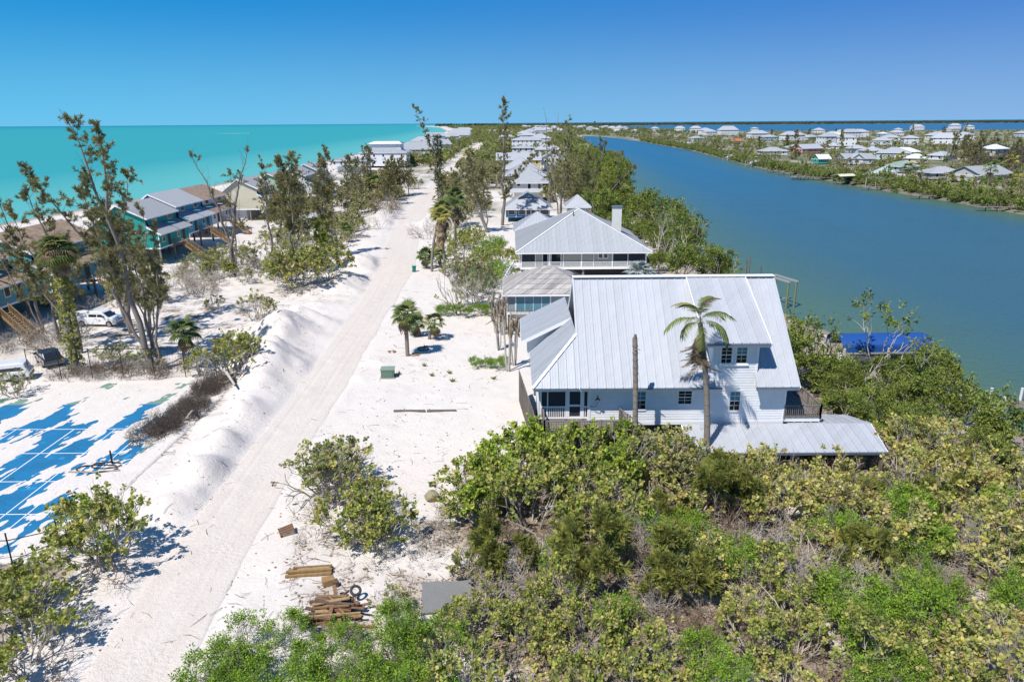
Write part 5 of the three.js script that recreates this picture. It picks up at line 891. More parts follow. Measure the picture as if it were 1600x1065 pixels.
// ------------------------------------------------------------------ shrubs west of the road and along the plots
const SH = (key, l, x, z, s, g) => plant(key, l, key === 'brush' ? 'brush' : 'shrub', x, z, s, g);
{
  let l = 'large rounded yellow-green sea grape beside the blue court corner';
  for (const [x, z, s] of [[-23.9, -36.1, 1.1], [-22.7, -35.1, 1.05]]) SH('grape', l, x, z, s, 'sea grape clump at the court corner');
  l = 'sea grape shrub at the lower left picture corner'; for (const [x, z, s] of [[-24.4, -30.0, 0.85], [-23.2, -28.4, 0.85], [-24.9, -31.4, 0.7], [-22.4, -26.8, 0.8]]) SH('grape', l, x, z, s, 'sea grape at the lower left corner');
  for (const [x, z, s] of [[-21.8, -26.4, 0.9], [-21.9, -29.2, 0.7], [-22.4, -33.3, 0.8]]) SH('brush', 'reddish dry brush at the foot of the lower left shrubs', x, z, s, 'dry brush at lower left');
  for (const [x, z, s] of [[-13.2, -43.2, 1.05], [-11.0, -42.6, 1.1], [-12.2, -44.4, 0.95], [-11.9, -41.8, 0.9]]) SH('sparse', 'thin-leaved sea grape with grey stems between road and house, upper clump', x, z, s, 'upper sea grape clump by the road');
  for (const [x, z, s] of [[-9.6, -37.6, 0.9], [-7.9, -37.2, 0.9], [-8.6, -39.2, 0.8]]) SH('grape', 'sea grape shrub between road and house, lower clump', x, z, s, 'lower sea grape clump by the road');
  for (const [x, z, s] of [[-11.2, -40.2, 1.05], [-9.0, -40.6, 0.9], [-13.2, -40.6, 0.7], [-8.2, -35.3, 0.75], [-12, -37.2, 0.55], [-5, -37.8, 0.8], [-4.2, -39.6, 0.7], [-5.3, -35.2, 0.6]]) SH('brush', 'grey dead branches among the sea grape by the road', x, z, s, 'dead branches by the road');
  for (const [x, z, s] of [[-2.0, -33.5, 0.6], [-6.4, -30.8, 0.45], [-1.0, -30.5, 0.6], [-2.2, -29, 0.6]]) SH('sparse', 'straggling sea grape stems around the grey slab', x, z, s, 'straggling stems around the slab');
  for (const [x, z, s] of [[-32.6, -105, 1.05], [-30.4, -104.5, 0.9], [-29.0, -110, 1.0], [-33.8, -109, 1.0]]) SH('bigGrape', 'big dense green shrub behind the sand banks left of the road', x, z, s, 'dense shrubs left of the road');
  SH('brush', 'bare brown brush in front of the dense shrubs', -32.4, -101, 1.1); SH('brush', 'bare brown brush at the bank beside the dense shrubs', -29.8, -101.5, 0.9);
  SH('sparse', 'thin grey shrub beside the high sand bank', -32.8, -88, 1.05); SH('grape', 'rounded shrub on the high sand bank beside the road', -26.6, -66.2, 1.0); SH('sparse', 'straggly shrub beside the court brush heap', -28.6, -67, 1.2); SH('grape', 'green shrub behind the straggly one at the court corner', -29.5, -72, 0.8);
  SH('sparse', 'scrubby shrub in open sand left of the pines', -43.8, -121.8, 1.35); SH('bigGrape', 'shrub under the twin bare pine', -47.5, -113, 0.65); SH('sparse', 'small shrub near the teal duplex stair', -50.5, -123, 1.2); SH('grape', 'green shrub by the green bin', -52.6, -126.5, 0.9);
  for (const [x, z, s] of [[-6.8, -91.2, 1.0], [-4.6, -94.5, 0.85]]) SH('tallSparse', 'tall grey-stemmed sea grape in front of the shingle bungalow', x, z, s, 'tall sea grape by the bungalow');
  for (const [x, z, s] of [[-9.2, -90.0, 0.5], [-8.0, -89.4, 0.55], [-6.2, -89.2, 0.5], [-4.6, -89.6, 0.55], [-3.2, -90, 0.5]]) SH('green', 'low bright hedge shrub at the foot of the tall sea grape', x, z, s, 'low hedge at the tall sea grape');
  for (const [x, z, s] of [[-3.6, -103, 1.2], [-5.2, -106, 1.1], [-2.5, -108, 1.3], [-4.4, -112, 1.2], [-2, -118, 1.2], [-4, -126, 1.3], [-3, -134, 1.2], [-6, -100, 0.9]]) SH(R0() < 0.6 ? 'green' : 'grape', 'green shrub west of the cream porch house', x, z, s, 'shrubs west of the porch house');
  for (const [x, z, s] of [[-14.2, -126, 0.9], [-12.2, -133, 1.0], [-9, -128, 1.1], [-11, -141, 1.2], [-8, -147, 1.1], [-18.8, -157, 2.2], [-16.5, -161, 2.0], [-7.4, -139, 1.0]]) SH(z < -150 ? 'brush' : 'grape', z < -150 ? 'large bare purple-grey brush at the road bend' : 'shrub under the tall palms by the road', x, z, s, z < -150 ? 'bare brush at the road bend' : 'shrubs under the tall palms');
  for (const [x, z, s] of [[-2.6, -69.0, 0.35], [-1.6, -68.4, 0.4], [-3.4, -68.6, 0.32], [-1.0, -69.8, 0.35], [-4, -70, 0.3]]) SH('green', 'low yellow-green bedding plant beside the board fence', x, z, s, 'bedding plants by the board fence');
}
{ // scattered scrub along the island, each standing apart
  const r = mulberry(611);
  const far = (n, x0, x1, z0, z1, key, label, group, s0, s1, no) => { for (let i = 0; i < n; i++) { const z = lerp(z0, z1, r()), x = lerp(x0, x1, r()); if (Math.abs(x - roadMid(z)) < roadHalf(z) + 2.5 || no?.(x, z)) continue; SH(key, label, x, z, lerp(s0, s1, r()), group); } };
  far(26, -58, -36, -165, -300, 'farShrub', 'olive shrub among the pines west of the road', 'shrubs among the western pines', 0.7, 1.3);
  far(20, -52, -34, -125, -170, 'sparse', 'thin scrub between the duplex row and the road', 'thin scrub by the duplex row', 0.8, 1.4);
  far(16, -58, -38, -76, -122, 'sparse', 'scrub on the sand below the duplex row', 'scrub below the duplex row', 0.5, 1.1, (x, z) => x < -43.5 && z > -94);
  far(44, -26, -3, -170, -420, 'farShrub', 'olive shrub between the road and the bay houses', 'shrubs along the road to the north', 0.7, 1.4);
  far(30, 14, 34, -165, -420, 'farShrub', 'shrub behind the bay houses near the water', 'shrubs behind the bay houses', 0.9, 1.6);
  far(26, -60, -44, -95, -128, 'brush', 'brown storm-stripped brush below the duplex row', 'brown brush below the duplex row', 0.9, 1.6);
  far(10, -58, -50, -74, -82, 'brush', 'brown tangled brush in front of the brown roofed duplexes', 'brush before the brown roofs', 0.9, 1.5);
  far(14, -36, -22, -165, -240, 'brush', 'large bare brush beside the far road', 'bare brush beside the far road', 1.4, 2.4);
  far(24, -46, -34, -70, -66, 'brush', 'dry brush along the court fence', 'dry brush along the court fence', 0.5, 0.9);
  for (const [x, z, s] of [[-41.5, -69.5, 0.8], [-37.5, -68.5, 0.7], [-46.4, -62, 0.7], [-31, -67.5, 0.8]]) SH('sparse', 'leggy shrub growing through the court fence', x, z, s, 'leggy shrubs at the court fence');
  // mangroves along the near shore of the bay
  const mg = (x, z, s, l, g, key = 'mangrove') => plant(key, l, 'tree', x, z, s, g);
  for (const [x, z, s] of [[28.2, -64.5, [0.8, 1.1, 0.8]], [26.4, -63, 0.8]]) mg(x, z, s, 'dense green mangrove between the white house and the blue canopy', 'mangroves by the blue canopy');
  mg(34.2, -63.6, 1.0, 'tall open mangrove with bare pale limbs in front of the blue canopy', undefined, 'openMangrove'); mg(38.4, -62.0, 0.72, 'rounded mangrove right of the blue canopy'); mg(39.4, -63.8, 0.7, 'smaller mangrove nearest the water right of the canopy'); mg(35.4, -49.8, 0.8, 'spreading mangrove with dark trunk at the right edge'); mg(35.8, -54.5, 0.7, 'leaning mangrove left of the dock'); for (const [x, z, s] of [[31, -61, 0.7], [37, -59.5, 0.65], [29.5, -56.5, 0.55]]) mg(x, z, s, 'pale bare-limbed mangrove standing over the low scrub', 'bare-limbed mangroves over the scrub', 'openMangrove');
  for (let i = 0; i < 26; i++) { const z = -49.5 - r() * 15, x = 24.5 + r() * 13.5; if (x > 36.5 && z > -60) continue; if (x < 27.2 && z > -53) continue; if (x > 29 && x < 34.5 && z > -51.5 && z < -48.5) continue; mg(x, z, 0.36 + r() * 0.18, 'low mangrove scrub between the white house and the bay', 'mangrove scrub east of the white house', r() < 0.5 ? 'mangrove' : 'green'); }
  for (let i = 0; i < 14; i++) mg(28.5 + r() * 8, -58.5 - r() * 6, 0.34 + r() * 0.16, 'mangrove scrub in front of the blue canopy', 'mangrove scrub before the blue canopy', r() < 0.6 ? 'mangrove' : 'green');
  for (let i = 0; i < 10; i++) mg(29.8 + r() * 8, -43.5 - r() * 5.5, 0.42 + r() * 0.25, 'low green scrub right of the low metal roof', 'scrub right of the low roof', r() < 0.5 ? 'mangrove' : 'grape');
  for (let i = 0; i < 25; i++) { const z = -106 - r() * 48, x = lagoonShore(z) - 1.5 - r() * 10; if (x < 23.2 && z > -132) continue; mg(x, z, 0.45 + r() * 0.6, 'mangrove in the belt beside the cream porch house', 'mangrove belt beside the porch house'); }
  for (const [x, z, s] of [[30, -118, 1.1], [27, -128, 1.2], [33, -140, 1.1]]) mg(x, z, s, 'taller pale-limbed mangrove rising from the belt by the porch house', 'pale-limbed mangroves in the belt', 'openMangrove');
  for (let i = 0; i < 4; i++) mg(24.5 + r() * 4, -70 - r() * 9, 0.4 + r() * 0.15, 'mangrove behind the white house', 'mangroves behind the white house');
  for (let i = 0; i < 60; i++) { const z = -155 - r() * 300, x = lagoonShore(z) - 1 - r() * 16; mg(x, z, 0.9 + r() * 0.7, 'mangrove on the bay shore further north', 'mangroves on the northern bay shore'); }
}
// ------------------------------------------------------------------ pines
pine('pine_tree', 'tall wispy pine leaning seaward, left of the white pickup', -46, -82.5, { seed: 1, h: 25, trunks: [[-3.2, 25, 0, 1], [-7.5, 20, 2, 0.6, 0.22], [2, 19, -1, -0.5, 0.2]], limbs: 20, from: 0.3, reach: 0.17, bare: 0.12, dense: 0.95, tuft: 1.15, up: 1.2 });
pine('pine_tree', 'tall twin-topped pine at the court fence behind the fan palm', -36.4, -68.6, { seed: 2, h: 24, trunks: [[-1.2, 24, 1, -1.2, 0.34], [-4.2, 18.5, 0, -1, 0.2], [1.0, 14.5, -2, 0.4, 0.16]], limbs: 19, from: 0.32, reach: 0.16, bare: 0.15, tuft: 1.1, up: 1.2 });
pine('pine_tree', 'shorter feathery pine at the left edge behind the parked cars', -47.5, -74.5, { seed: 3, h: 18, trunks: [[-2.4, 18, 0, 0.5], [-6.5, 15, 0, 0, 0.16]], limbs: 20, from: 0.3, reach: 0.2, bare: 0.1, tuft: 1.1, up: 1.1 });
pine('pine_tree', 'pine with bushy low crown beside the white pickup', -39.6, -74.5, { seed: 4, h: 13, trunks: [[-1.2, 13, 0, 0.5], [2.5, 10, 1, 0, 0.12]], limbs: 20, from: 0.4, reach: 0.26, bare: 0.2, up: 0.7 });
pine('pine_tree', 'thin wispy pine left of the pickup, nearest the duplexes', -52.5, -79, { seed: 21, h: 15, trunks: [[-2.5, 15, 0, 0.5], [1.5, 12, 0, 0, 0.12]], limbs: 16, from: 0.3, reach: 0.2, bare: 0.3, up: 1.1 });
pine('pine_tree', 'thin ragged pine at the left edge before the brown roofs', -57, -83, { seed: 22, h: 16, trunks: [[-2, 16, 0, 0.5], [-4.5, 12, 0, 0, 0.12]], limbs: 16, from: 0.25, reach: 0.22, bare: 0.3, up: 1.0 });
pine('pine_tree', 'thin ragged pine right behind the pickup bonnet', -43.2, -81, { seed: 23, h: 15, trunks: [[1.5, 15, 0, 0.3], [-1.5, 13, 0, 0, 0.12]], limbs: 16, from: 0.35, reach: 0.2, bare: 0.35, up: 1.1 });
pine('pine_tree', 'leggy pine in front of the bright teal duplex', -52, -96, { seed: 24, h: 13, trunks: [[-1.5, 13, 0, 0.3], [2, 11, 0, 0, 0.12]], limbs: 16, from: 0.3, reach: 0.24, bare: 0.3, up: 0.9 });
pine('bare_pine', 'nearly leafless twin pine standing on open sand', -45.7, -115.4, { seed: 5, h: 20.5, trunks: [[4.4, 20.4, 0, -1, 0.3], [-4.6, 19.7, 0, 0.8, 0.26], [1.5, 17, 1, 0.3, 0.16]], limbs: 22, from: 0.28, reach: 0.2, bare: 0.72, up: 1.5 });
pine('pine_tree', 'dense olive pine right of the twin bare pine', -36.5, -117, { seed: 6, h: 19, lean: 1, limbs: 34, from: 0.22, reach: 0.2, bare: 0.08, dense: 1.1, tuft: 1.2, up: 1.3 });
pine('pine_tree', 'dense olive pine in the middle of the western grove', -36, -133, { seed: 7, h: 19, lean: 2.5, limbs: 34, from: 0.2, reach: 0.2, bare: 0.1, dense: 1.1, tuft: 1.3, up: 1.3 });
pine('pine_tree', 'pine at the back of the western grove near the cream duplex', -48.5, -149, { seed: 8, h: 17.5, lean: 1.5, limbs: 30, from: 0.2, reach: 0.22, bare: 0.15, tuft: 1.4, up: 1.3 });
pine('pine_tree', 'young bright pine at the road edge of the western grove', -32.2, -118.5, { seed: 9, h: 8.5, lean: 0.3, limbs: 26, from: 0.1, reach: 0.26, bare: 0, dense: 1.3, hue: HUE.lightPine, tuft: 1.2 });
{ const r = mulberry(700);
  for (let i = 0; i < 12; i++) { const z = -140 - r() * 120, x = -50 + r() * 12 - (z < -180 ? 4 : 0); pine('pine_tree', 'olive pine in the grove before the tall white beach house', x, z, { seed: 710 + i, h: 11 + r() * 6, lean: r() * 3 - 1, limbs: 24, from: 0.2, reach: 0.24, bare: 0.2, far: true, up: 1.3, group: 'olive pines of the western grove' }); }
  for (let i = 0; i < 7; i++) { const z = -200 - r() * 60, x = -34.5 - r() * 7; pine('pine_tree', 'low spreading olive pine beside the far end of the road', x, z, { seed: 740 + i, h: 9 + r() * 4, lean: r() * 2, limbs: 24, from: 0.15, reach: 0.32, bare: 0.08, far: true, up: 0.9, dense: 1.3, group: 'low pines beside the far road' }); }
}
pine('pine_tree', 'very tall thin pine leaning left over the far houses', -20.5, -212, { seed: 10, h: 28.8, trunks: [[-7, 28.8, 0, 1.5, 0.3]], limbs: 24, from: 0.5, reach: 0.1, bare: 0.15, far: true, up: 1.2 });
pine('pine_tree', 'very tall straight pine standing before the bay houses', -2.2, -174.4, { seed: 11, h: 29.2, trunks: [[0.6, 29.2, 0, 0.3, 0.42], [8.5, 17, 0, -2.2, 0.14]], limbs: 40, from: 0.3, reach: 0.11, bare: 0.12, far: true, up: 1.2, dense: 1.2 });
pine('pine_tree', 'dark leaning pine left of the tall straight one', -5.4, -163, { seed: 12, h: 17.5, trunks: [[-4, 17.4, 0, -0.6, 0.34], [-6.5, 15, 0, -0.4, 0.26], [-1.0, 14, 1, 0, 0.2]], limbs: 20, from: 0.35, reach: 0.22, bare: 0.12, far: true, up: 0.9 });
pine('pine_tree', 'spreading pine left of the road behind the tall palms', -15.5, -168, { seed: 13, h: 15, trunks: [[-3, 15, 0, 0.6], [3, 13, 1, 0, 0.18]], limbs: 22, from: 0.25, reach: 0.26, bare: 0.12, far: true });
pine('pine_tree', 'big pine at the bay shore with pale trunk', 12.5, -184, { seed: 14, h: 24, trunks: [[1.3, 24, 0, 0.5, 0.36], [-3, 19, 0, 0, 0.2]], limbs: 30, from: 0.2, reach: 0.2, bare: 0.15, far: true, pale: true });
pine('pine_tree', 'windswept pine stretching right over the bay', 19.5, -190, { seed: 15, h: 16, trunks: [[13, 13, 0, 0.8, 0.34], [9.5, 16.5, 0, 0.3, 0.26], [5, 19, 0, 0, 0.24]], limbs: 26, from: 0.22, reach: 0.2, bare: 0.15, far: true, pale: true });
pine('pine_tree', 'dense pine behind the lookout tower', 16.8, -178, { seed: 16, h: 17, trunks: [[2, 17, 0, 0.3], [-3, 14, 0, 0, 0.2]], limbs: 34, from: 0.12, reach: 0.24, bare: 0.05, far: true, dense: 1.3 });
pine('pine_tree', 'pine crown between lookout tower and bay', 23, -182, { seed: 17, h: 14, lean: 2, limbs: 34, from: 0.12, reach: 0.28, bare: 0.05, far: true, dense: 1.3, hue: HUE.lightPine });
pine('bare_pine', 'leafless dead pine spire behind the bay pines', 10.5, -204, { seed: 18, h: 28, trunks: [[-1.5, 28, 0, 0.6, 0.26], [2.6, 27, 0, 0.3, 0.22]], limbs: 16, from: 0.4, reach: 0.1, bare: 0.95, far: true, deadTop: true, pale: true });
{ const T = thing('vine_covered_trunk', 'dark ivy-wrapped tree column beside the far road', 'tree', -19.8, 0, -204), r = mulberry(31), sp = []; part('trunk', limb([V(0, -0.2, 0), V(0.3, 8, 0), V(-0.4, 15, 0), V(-0.5, 21, 0)], 0.4, 0.15, 7), M.bark, T); for (let i = 0; i < 420; i++) { const t = r(), a = r() * 6.28, q = 0.5 + r() * 0.7; sp.push({ p: V(Math.cos(a) * q - t * 0.5, 1 + t * 20, Math.sin(a) * q), d: randDir(r), s: 0.7 + r() * 0.5 }); } foliage(sp, SPRAY.smallFar, M.leaf, [[0.03, 0.05, 0.012], [0.045, 0.07, 0.015]], 32, T, 'leaves'); }
// ------------------------------------------------------------------ palms
palm('sabal palm standing alone on the white sand', -11.3, -72.9, { seed: 51, h: 4.6, n: 30, dead: 6, size: 1.15, mats: palmGreen, r0: 0.22, r1: 0.2 });
palm('small stemless palm behind the lone sabal palm', -10.9, -80.5, { seed: 52, h: 1.6, n: 20, size: 1.0, dead: 4, lean: -0.4 });
palm('young palm leaning behind the lone sabal palm', -9.6, -79, { seed: 53, h: 1.9, lean: 0.7, n: 16, size: 1.0, dead: 6 });
palm('tall fan palm by the green road bin, left stem', -13.5, -118.5, { seed: 54, h: 10.2, lean: 2, n: 26, size: 1.5, dead: 16, skirt: 2, mats: [...palmYellow.slice(2), palmGreen[3], palmGreen[0]], r0: 0.24, r1: 0.18 });
palm('tall fan palm with bright green crown by the road', -10.3, -129, { seed: 55, h: 11, lean: 0.3, n: 26, size: 1.6, dead: 14, skirt: 3, mats: palmGreen, r0: 0.26 });
palm('tall fan palm with brown hanging skirt by the road', -11, -115.4, { seed: 56, h: 9.6, lean: -0.4, n: 18, size: 1.4, dead: 22, skirt: 3, mats: palmYellow, r0: 0.22 });
palm('short sabal palm behind the green road bin', -14.8, -121, { seed: 57, h: 2.2, n: 22, size: 1.2, dead: 4 }); palm('short sabal palm next to the tall palm stems', -12.3, -121.5, { seed: 58, h: 2.0, n: 20, size: 1.2, dead: 4 });
palm('fan palm at the court fence under the twin-topped pine', -33.6, -69, { seed: 59, h: 4.0, n: 24, size: 1.2, dead: 10, lean: 0.4 });
palm('vine-hung palm with yellowing shaggy crown by the parked cars', -44.6, -68.6, { seed: 60, h: 12.4, lean: 0.4, n: 84, size: 1.3, dead: 14, skirt: 1.6, mats: palmGreen.concat(palmYellow[2], palmBrown[0], palmBrown[1]), low: -1.0, r0: 0.42, r1: 0.3 });
{ const T = scene.children[scene.children.length - 1], r = mulberry(61), sp = []; for (let i = 0; i < 420; i++) { const t = r(), a = r() * 6.28, q = 0.35 + r() * 0.55 * (1 - t * 0.3); sp.push({ p: V(Math.cos(a) * q + t * 0.3, t * 10.5, Math.sin(a) * q), d: randDir(r), s: 0.5 + r() * 0.6 }); } foliage(sp, SPRAY.grape, M.leaf, HUE.grape, 62, T, 'climbing_vine'); }
[[-46.4, -240, 6.2], [-43.6, -236, 5.8], [-42, -240, 6.4], [-48, -245, 6]].forEach(([x, z, h], i) => palm('sabal palm in the cluster before the white shed', x, z, { seed: 70 + i, h, n: 18, size: 1.7, dead: 6, far: true, mats: palmYellow.concat(palmGreen), group: 'sabal palm cluster' }));
palm('yellow crowned palm left of the tall straight pine', -16.2, -285, { seed: 80, h: 12.5, n: 18, size: 2.2, dead: 12, skirt: 3, far: true, mats: palmYellow });
palm('small palm by the sand mound left of the road', -34.7, -150, { seed: 81, h: 2.6, n: 18, size: 1.3, dead: 4, far: true });
palm('silvery fan palm in front of the cream porch house', 18.6, -101.5, { seed: 82, h: 2.6, n: 34, size: 1.7, mats: palmSilver, low: -0.3, r0: 0.3 });
palm('small green palm behind the white two-storey house', 16.2, -245, { seed: 83, h: 6, n: 16, size: 1.8, far: true });
palm('tall coconut palm with hanging dead fronds in front of the white house', 13.75, -45.7, { seed: 84, name: 'coconut_palm', kind: 'feather', h: 11.2, lean: -1.15, n: 14, size: 1.05, dead: 20, skirt: 1.6, mats: [palmGreen[3], palmGreen[1], palmGreen[0], palmBrown[2]], low: -0.8, r0: 0.24, r1: 0.17 });
{ const T = thing('bare_palm_trunk', 'bare topless palm trunk rising in front of the metal roof', 'trunk', 8.66, 0, -45.9); const p = []; for (let i = 0; i <= 8; i++) p.push(V(-0.35 * (i / 8) ** 2, 10.05 * i / 8, 0)); part('trunk', limb(p, 0.2, 0.17, 9), M.palmTrunk, T); const rg = []; for (let i = 1; i < 20; i++) rg.push(new THREE.CylinderGeometry(0.19, 0.205, 0.08, 8, 1, true).translate(-0.35 * (i / 20) ** 2, 10 * i / 20, 0)); part('trunk_rings', rg, M.palmTrunk, T); part('broken_top', limb([V(-0.35, 9.9, 0), V(-0.33, 10.3, 0.02)], 0.17, 0.08, 7), M.deadLeaf, T); part('stub', limb([V(-0.35, 9.2, 0.1), V(-0.15, 9.35, 0.3), V(0.0, 9.3, 0.35)], 0.05, 0.02, 5), M.deadLeaf, T); }
for (const [x, z, h, i] of [[-1.9, -81.4, 5.6, 0], [-1.2, -80.6, 5.0, 1], [-0.6, -83, 4.6, 2], [-0.4, -67.7, 7.2, 3], [-1.4, -74.5, 5.2, 4], [0.2, -69.5, 6.4, 5]]) { // dead palm clumps by the bungalow
  const r = mulberry(900 + i), T = thing('dead_palm_clump', 'clump of dead grey palm stems between bungalow and sand yard', 'dead palm', x, 0, z, r() * 6, 'dead palm clumps by the bungalow');
  for (let k = 0; k < 5; k++) { const a = r() * 6.28, L = h * (0.6 + r() * 0.4); part('stem', limb([V(Math.cos(a) * 0.15, -0.1, Math.sin(a) * 0.15), V(Math.cos(a) * 0.35, L * 0.5, Math.sin(a) * 0.35), V(Math.cos(a) * 0.6, L, Math.sin(a) * 0.6)], 0.09, 0.05, 6), M.paleBark, T); for (let q = 0; q < 2; q++) { const m = part('dead_frond', FEATHER_OLD[q], palmBrown[(k + q) % 3], T); m.position.set(Math.cos(a) * 0.6, L, Math.sin(a) * 0.6); m.rotation.set(0.8 + r() * 0.6, r() * 6.28, 0, 'YXZ'); m.scale.setScalar(0.5 + r() * 0.25); } }
}
for (const [x, z] of [[-12.4, -67.2], [-9.1, -69.4], [-8.0, -66.3], [-6.3, -67.1], [-5.8, -64.8], [-1.8, -65.4], [-11.3, -66.8]]) { const r = mulberry(x * 7), o = []; for (let i = 0; i < 16; i++) { const a = i * 2.4, d = V(Math.cos(a), 0.5 + r() * 0.9, Math.sin(a)).normalize(), [b, n] = axes(d, r), s = 0.35 + r() * 0.2; blade(o, V(0, 0, 0), d, b, n, [[0, 0.03], [s * 0.5, 0.045], [s, 0]], 0.3); } const m = new THREE.Mesh(tri(o), leafMat({ color: lin(0.2, 0.24, 0.045) })); m.name = numbered('spiky_plant'); m.position.set(x, ground(x, z), z); scene.add(m); tag(m, 'little spiky yellow-green plant sprouting from the sand near the lone palm', 'plant', 'spiky plants near the lone palm'); }
// ------------------------------------------------------------------ growth on the opposite shore and far away
{
  const r = mulberry(808);
  const mass = (name, label, hue, n, fn, s0, s1) => { const sp = []; for (let i = 0; i < n; i++) fn(sp, i); const g = new THREE.Group(); foliage(sp, SPRAY.clump, M.leaf, hue, 809 + n, g, name); g.name = name; g.userData = { kind: 'stuff', label, category: 'vegetation' }; scene.add(g); };
  const tuftTree = (sp, x, y, z, w, h, k, s) => { for (let i = 0; i < k; i++) { const d = randDir(r), q = Math.cbrt(r()); sp.push({ p: V(x + d.x * w * q, y + h * (0.45 + 0.5 * d.y * q), z + d.z * w * q), d: randDir(r).add(V(0, 0.8, 0)).normalize(), s: s * (0.7 + r() * 0.6) }); } };
  mass('mangrove_belt', 'continuous mangrove scrub lining the far bank', [...HUE.dark, ...HUE.olive.slice(0, 3)], 2600, (sp) => { const z = -90 - r() ** 1.3 * 900, x = farShore(z) + 1 + 1.2 * noise(z * 0.09, 8.8) + r() * (z > -300 ? 15 : 11); tuftTree(sp, x, -0.6, z, 1.7, 2.6 + 1.9 * fbm(x * 0.1, z * 0.1, 2) + (r() < 0.08 ? 2 : 0), 8, 0.75); });
  mass('far_woodland', 'trees and scrub among the far shore houses', [...HUE.olive, ...HUE.dark, [0.3, 0.24, 0.17], [0.26, 0.2, 0.14]], 3000, (sp) => { const z = -120 - r() ** 1.2 * 1500, x = farShore(z) + 10 + r() ** 1.4 * (60 + -z * 0.85); if (fbm(x * 0.02, z * 0.02, 2, 4) < -0.16) return; const h = 2 + r() * 3.4; tuftTree(sp, x, 0.2, z, 1.6 + h * 0.3, h, 9, 0.8 + h * 0.07); });
  mass('bare_woodland', 'brown leafless woodland at the right of the far shore', [[0.17, 0.14, 0.12], [0.2, 0.165, 0.14], [0.14, 0.12, 0.1], [0.12, 0.13, 0.05]], 500, (sp) => { const z = -330 - r() * 200, x = -z * 0.63 + r() * 90; tuftTree(sp, x, 0.2, z, 3, 5 + r() * 4, 14, 0.8); });
  mass('northern_trees', 'distant trees over the northern island and settlement', [...HUE.dark, ...HUE.olive], 3400, (sp) => { const z = -430 - r() ** 1.5 * 4200, x = r() < 0.3 ? gulfShore(z) + 55 + r() * 60 : lerp(gulfShore(z) + 60, z < -1450 ? 430 : lagoonShore(z) - 4, r()); if (Math.abs(x - roadMid(z)) < 9 && z > -900) return; const h = 3.5 + r() * 4; tuftTree(sp, x, 0, z, 2.6, h, 7, 1.3 + -z * 0.0005); });
  mass('mainland_forest', 'dark low forest along the horizon', [[0.11, 0.13, 0.07], [0.13, 0.145, 0.08], [0.09, 0.11, 0.065]], 4200, (sp) => { const x = -240 + r() * 6600, z = -5250 - r() ** 2 * 2400 - 0.02 * x; tuftTree(sp, x, 0, z, 16, 6 + r() * 5 + 6 * Math.max(0, noise(x * 0.004, 3)), 5, 5); });
  mass('spit_trees', 'dark trees on the far sand spit', [[0.055, 0.075, 0.035]], 120, (sp) => { const z = -5200 - r() * 2200, x = gulfShore(z) + 120 + r() * 500; tuftTree(sp, x, 0, z, 14, 8, 5, 7); });
  for (let i = 0; i < 9; i++) { const z = -360 - r() * 110, x = -z * (0.6 + r() * 0.13); const T = pine('pine_tree', 'tall ragged pine at the right edge of the far shore', x, z, { seed: 1200 + i, h: 10 + r() * 7, limbs: 24, from: 0.15, reach: 0.24, bare: 0.3, far: true, tuft: 1.5, group: 'ragged pines at the right edge of the far shore' }); T.position.y = 0.2; }
  for (let i = 0; i < 26; i++) { const z = -200 - r() * 520, x = farShore(z) + 14 + r() * (60 + -z * 0.3); palm('small palm among the far shore houses', x, z, { seed: 1000 + i, y: 0.3, h: 4 + r() * 4, n: 10, size: 2.0, far: true, dead: 2, mats: r() < 0.4 ? palmYellow : palmGreen, group: 'palms on the far shore' }); }
  for (let i = 0; i < 16; i++) { const z = -330 - r() * 700, x = farShore(z) + 25 + r() * (-z * 0.6); const T = pine('pine_tree', 'upright dark pine on the far shore', x, z, { seed: 1100 + i, h: 11 + r() * 8, limbs: 22, from: 0.15, reach: 0.18, bare: 0.1, far: true, tuft: 1.7, group: 'pines on the far shore' }); T.position.y = 0.2; }
}

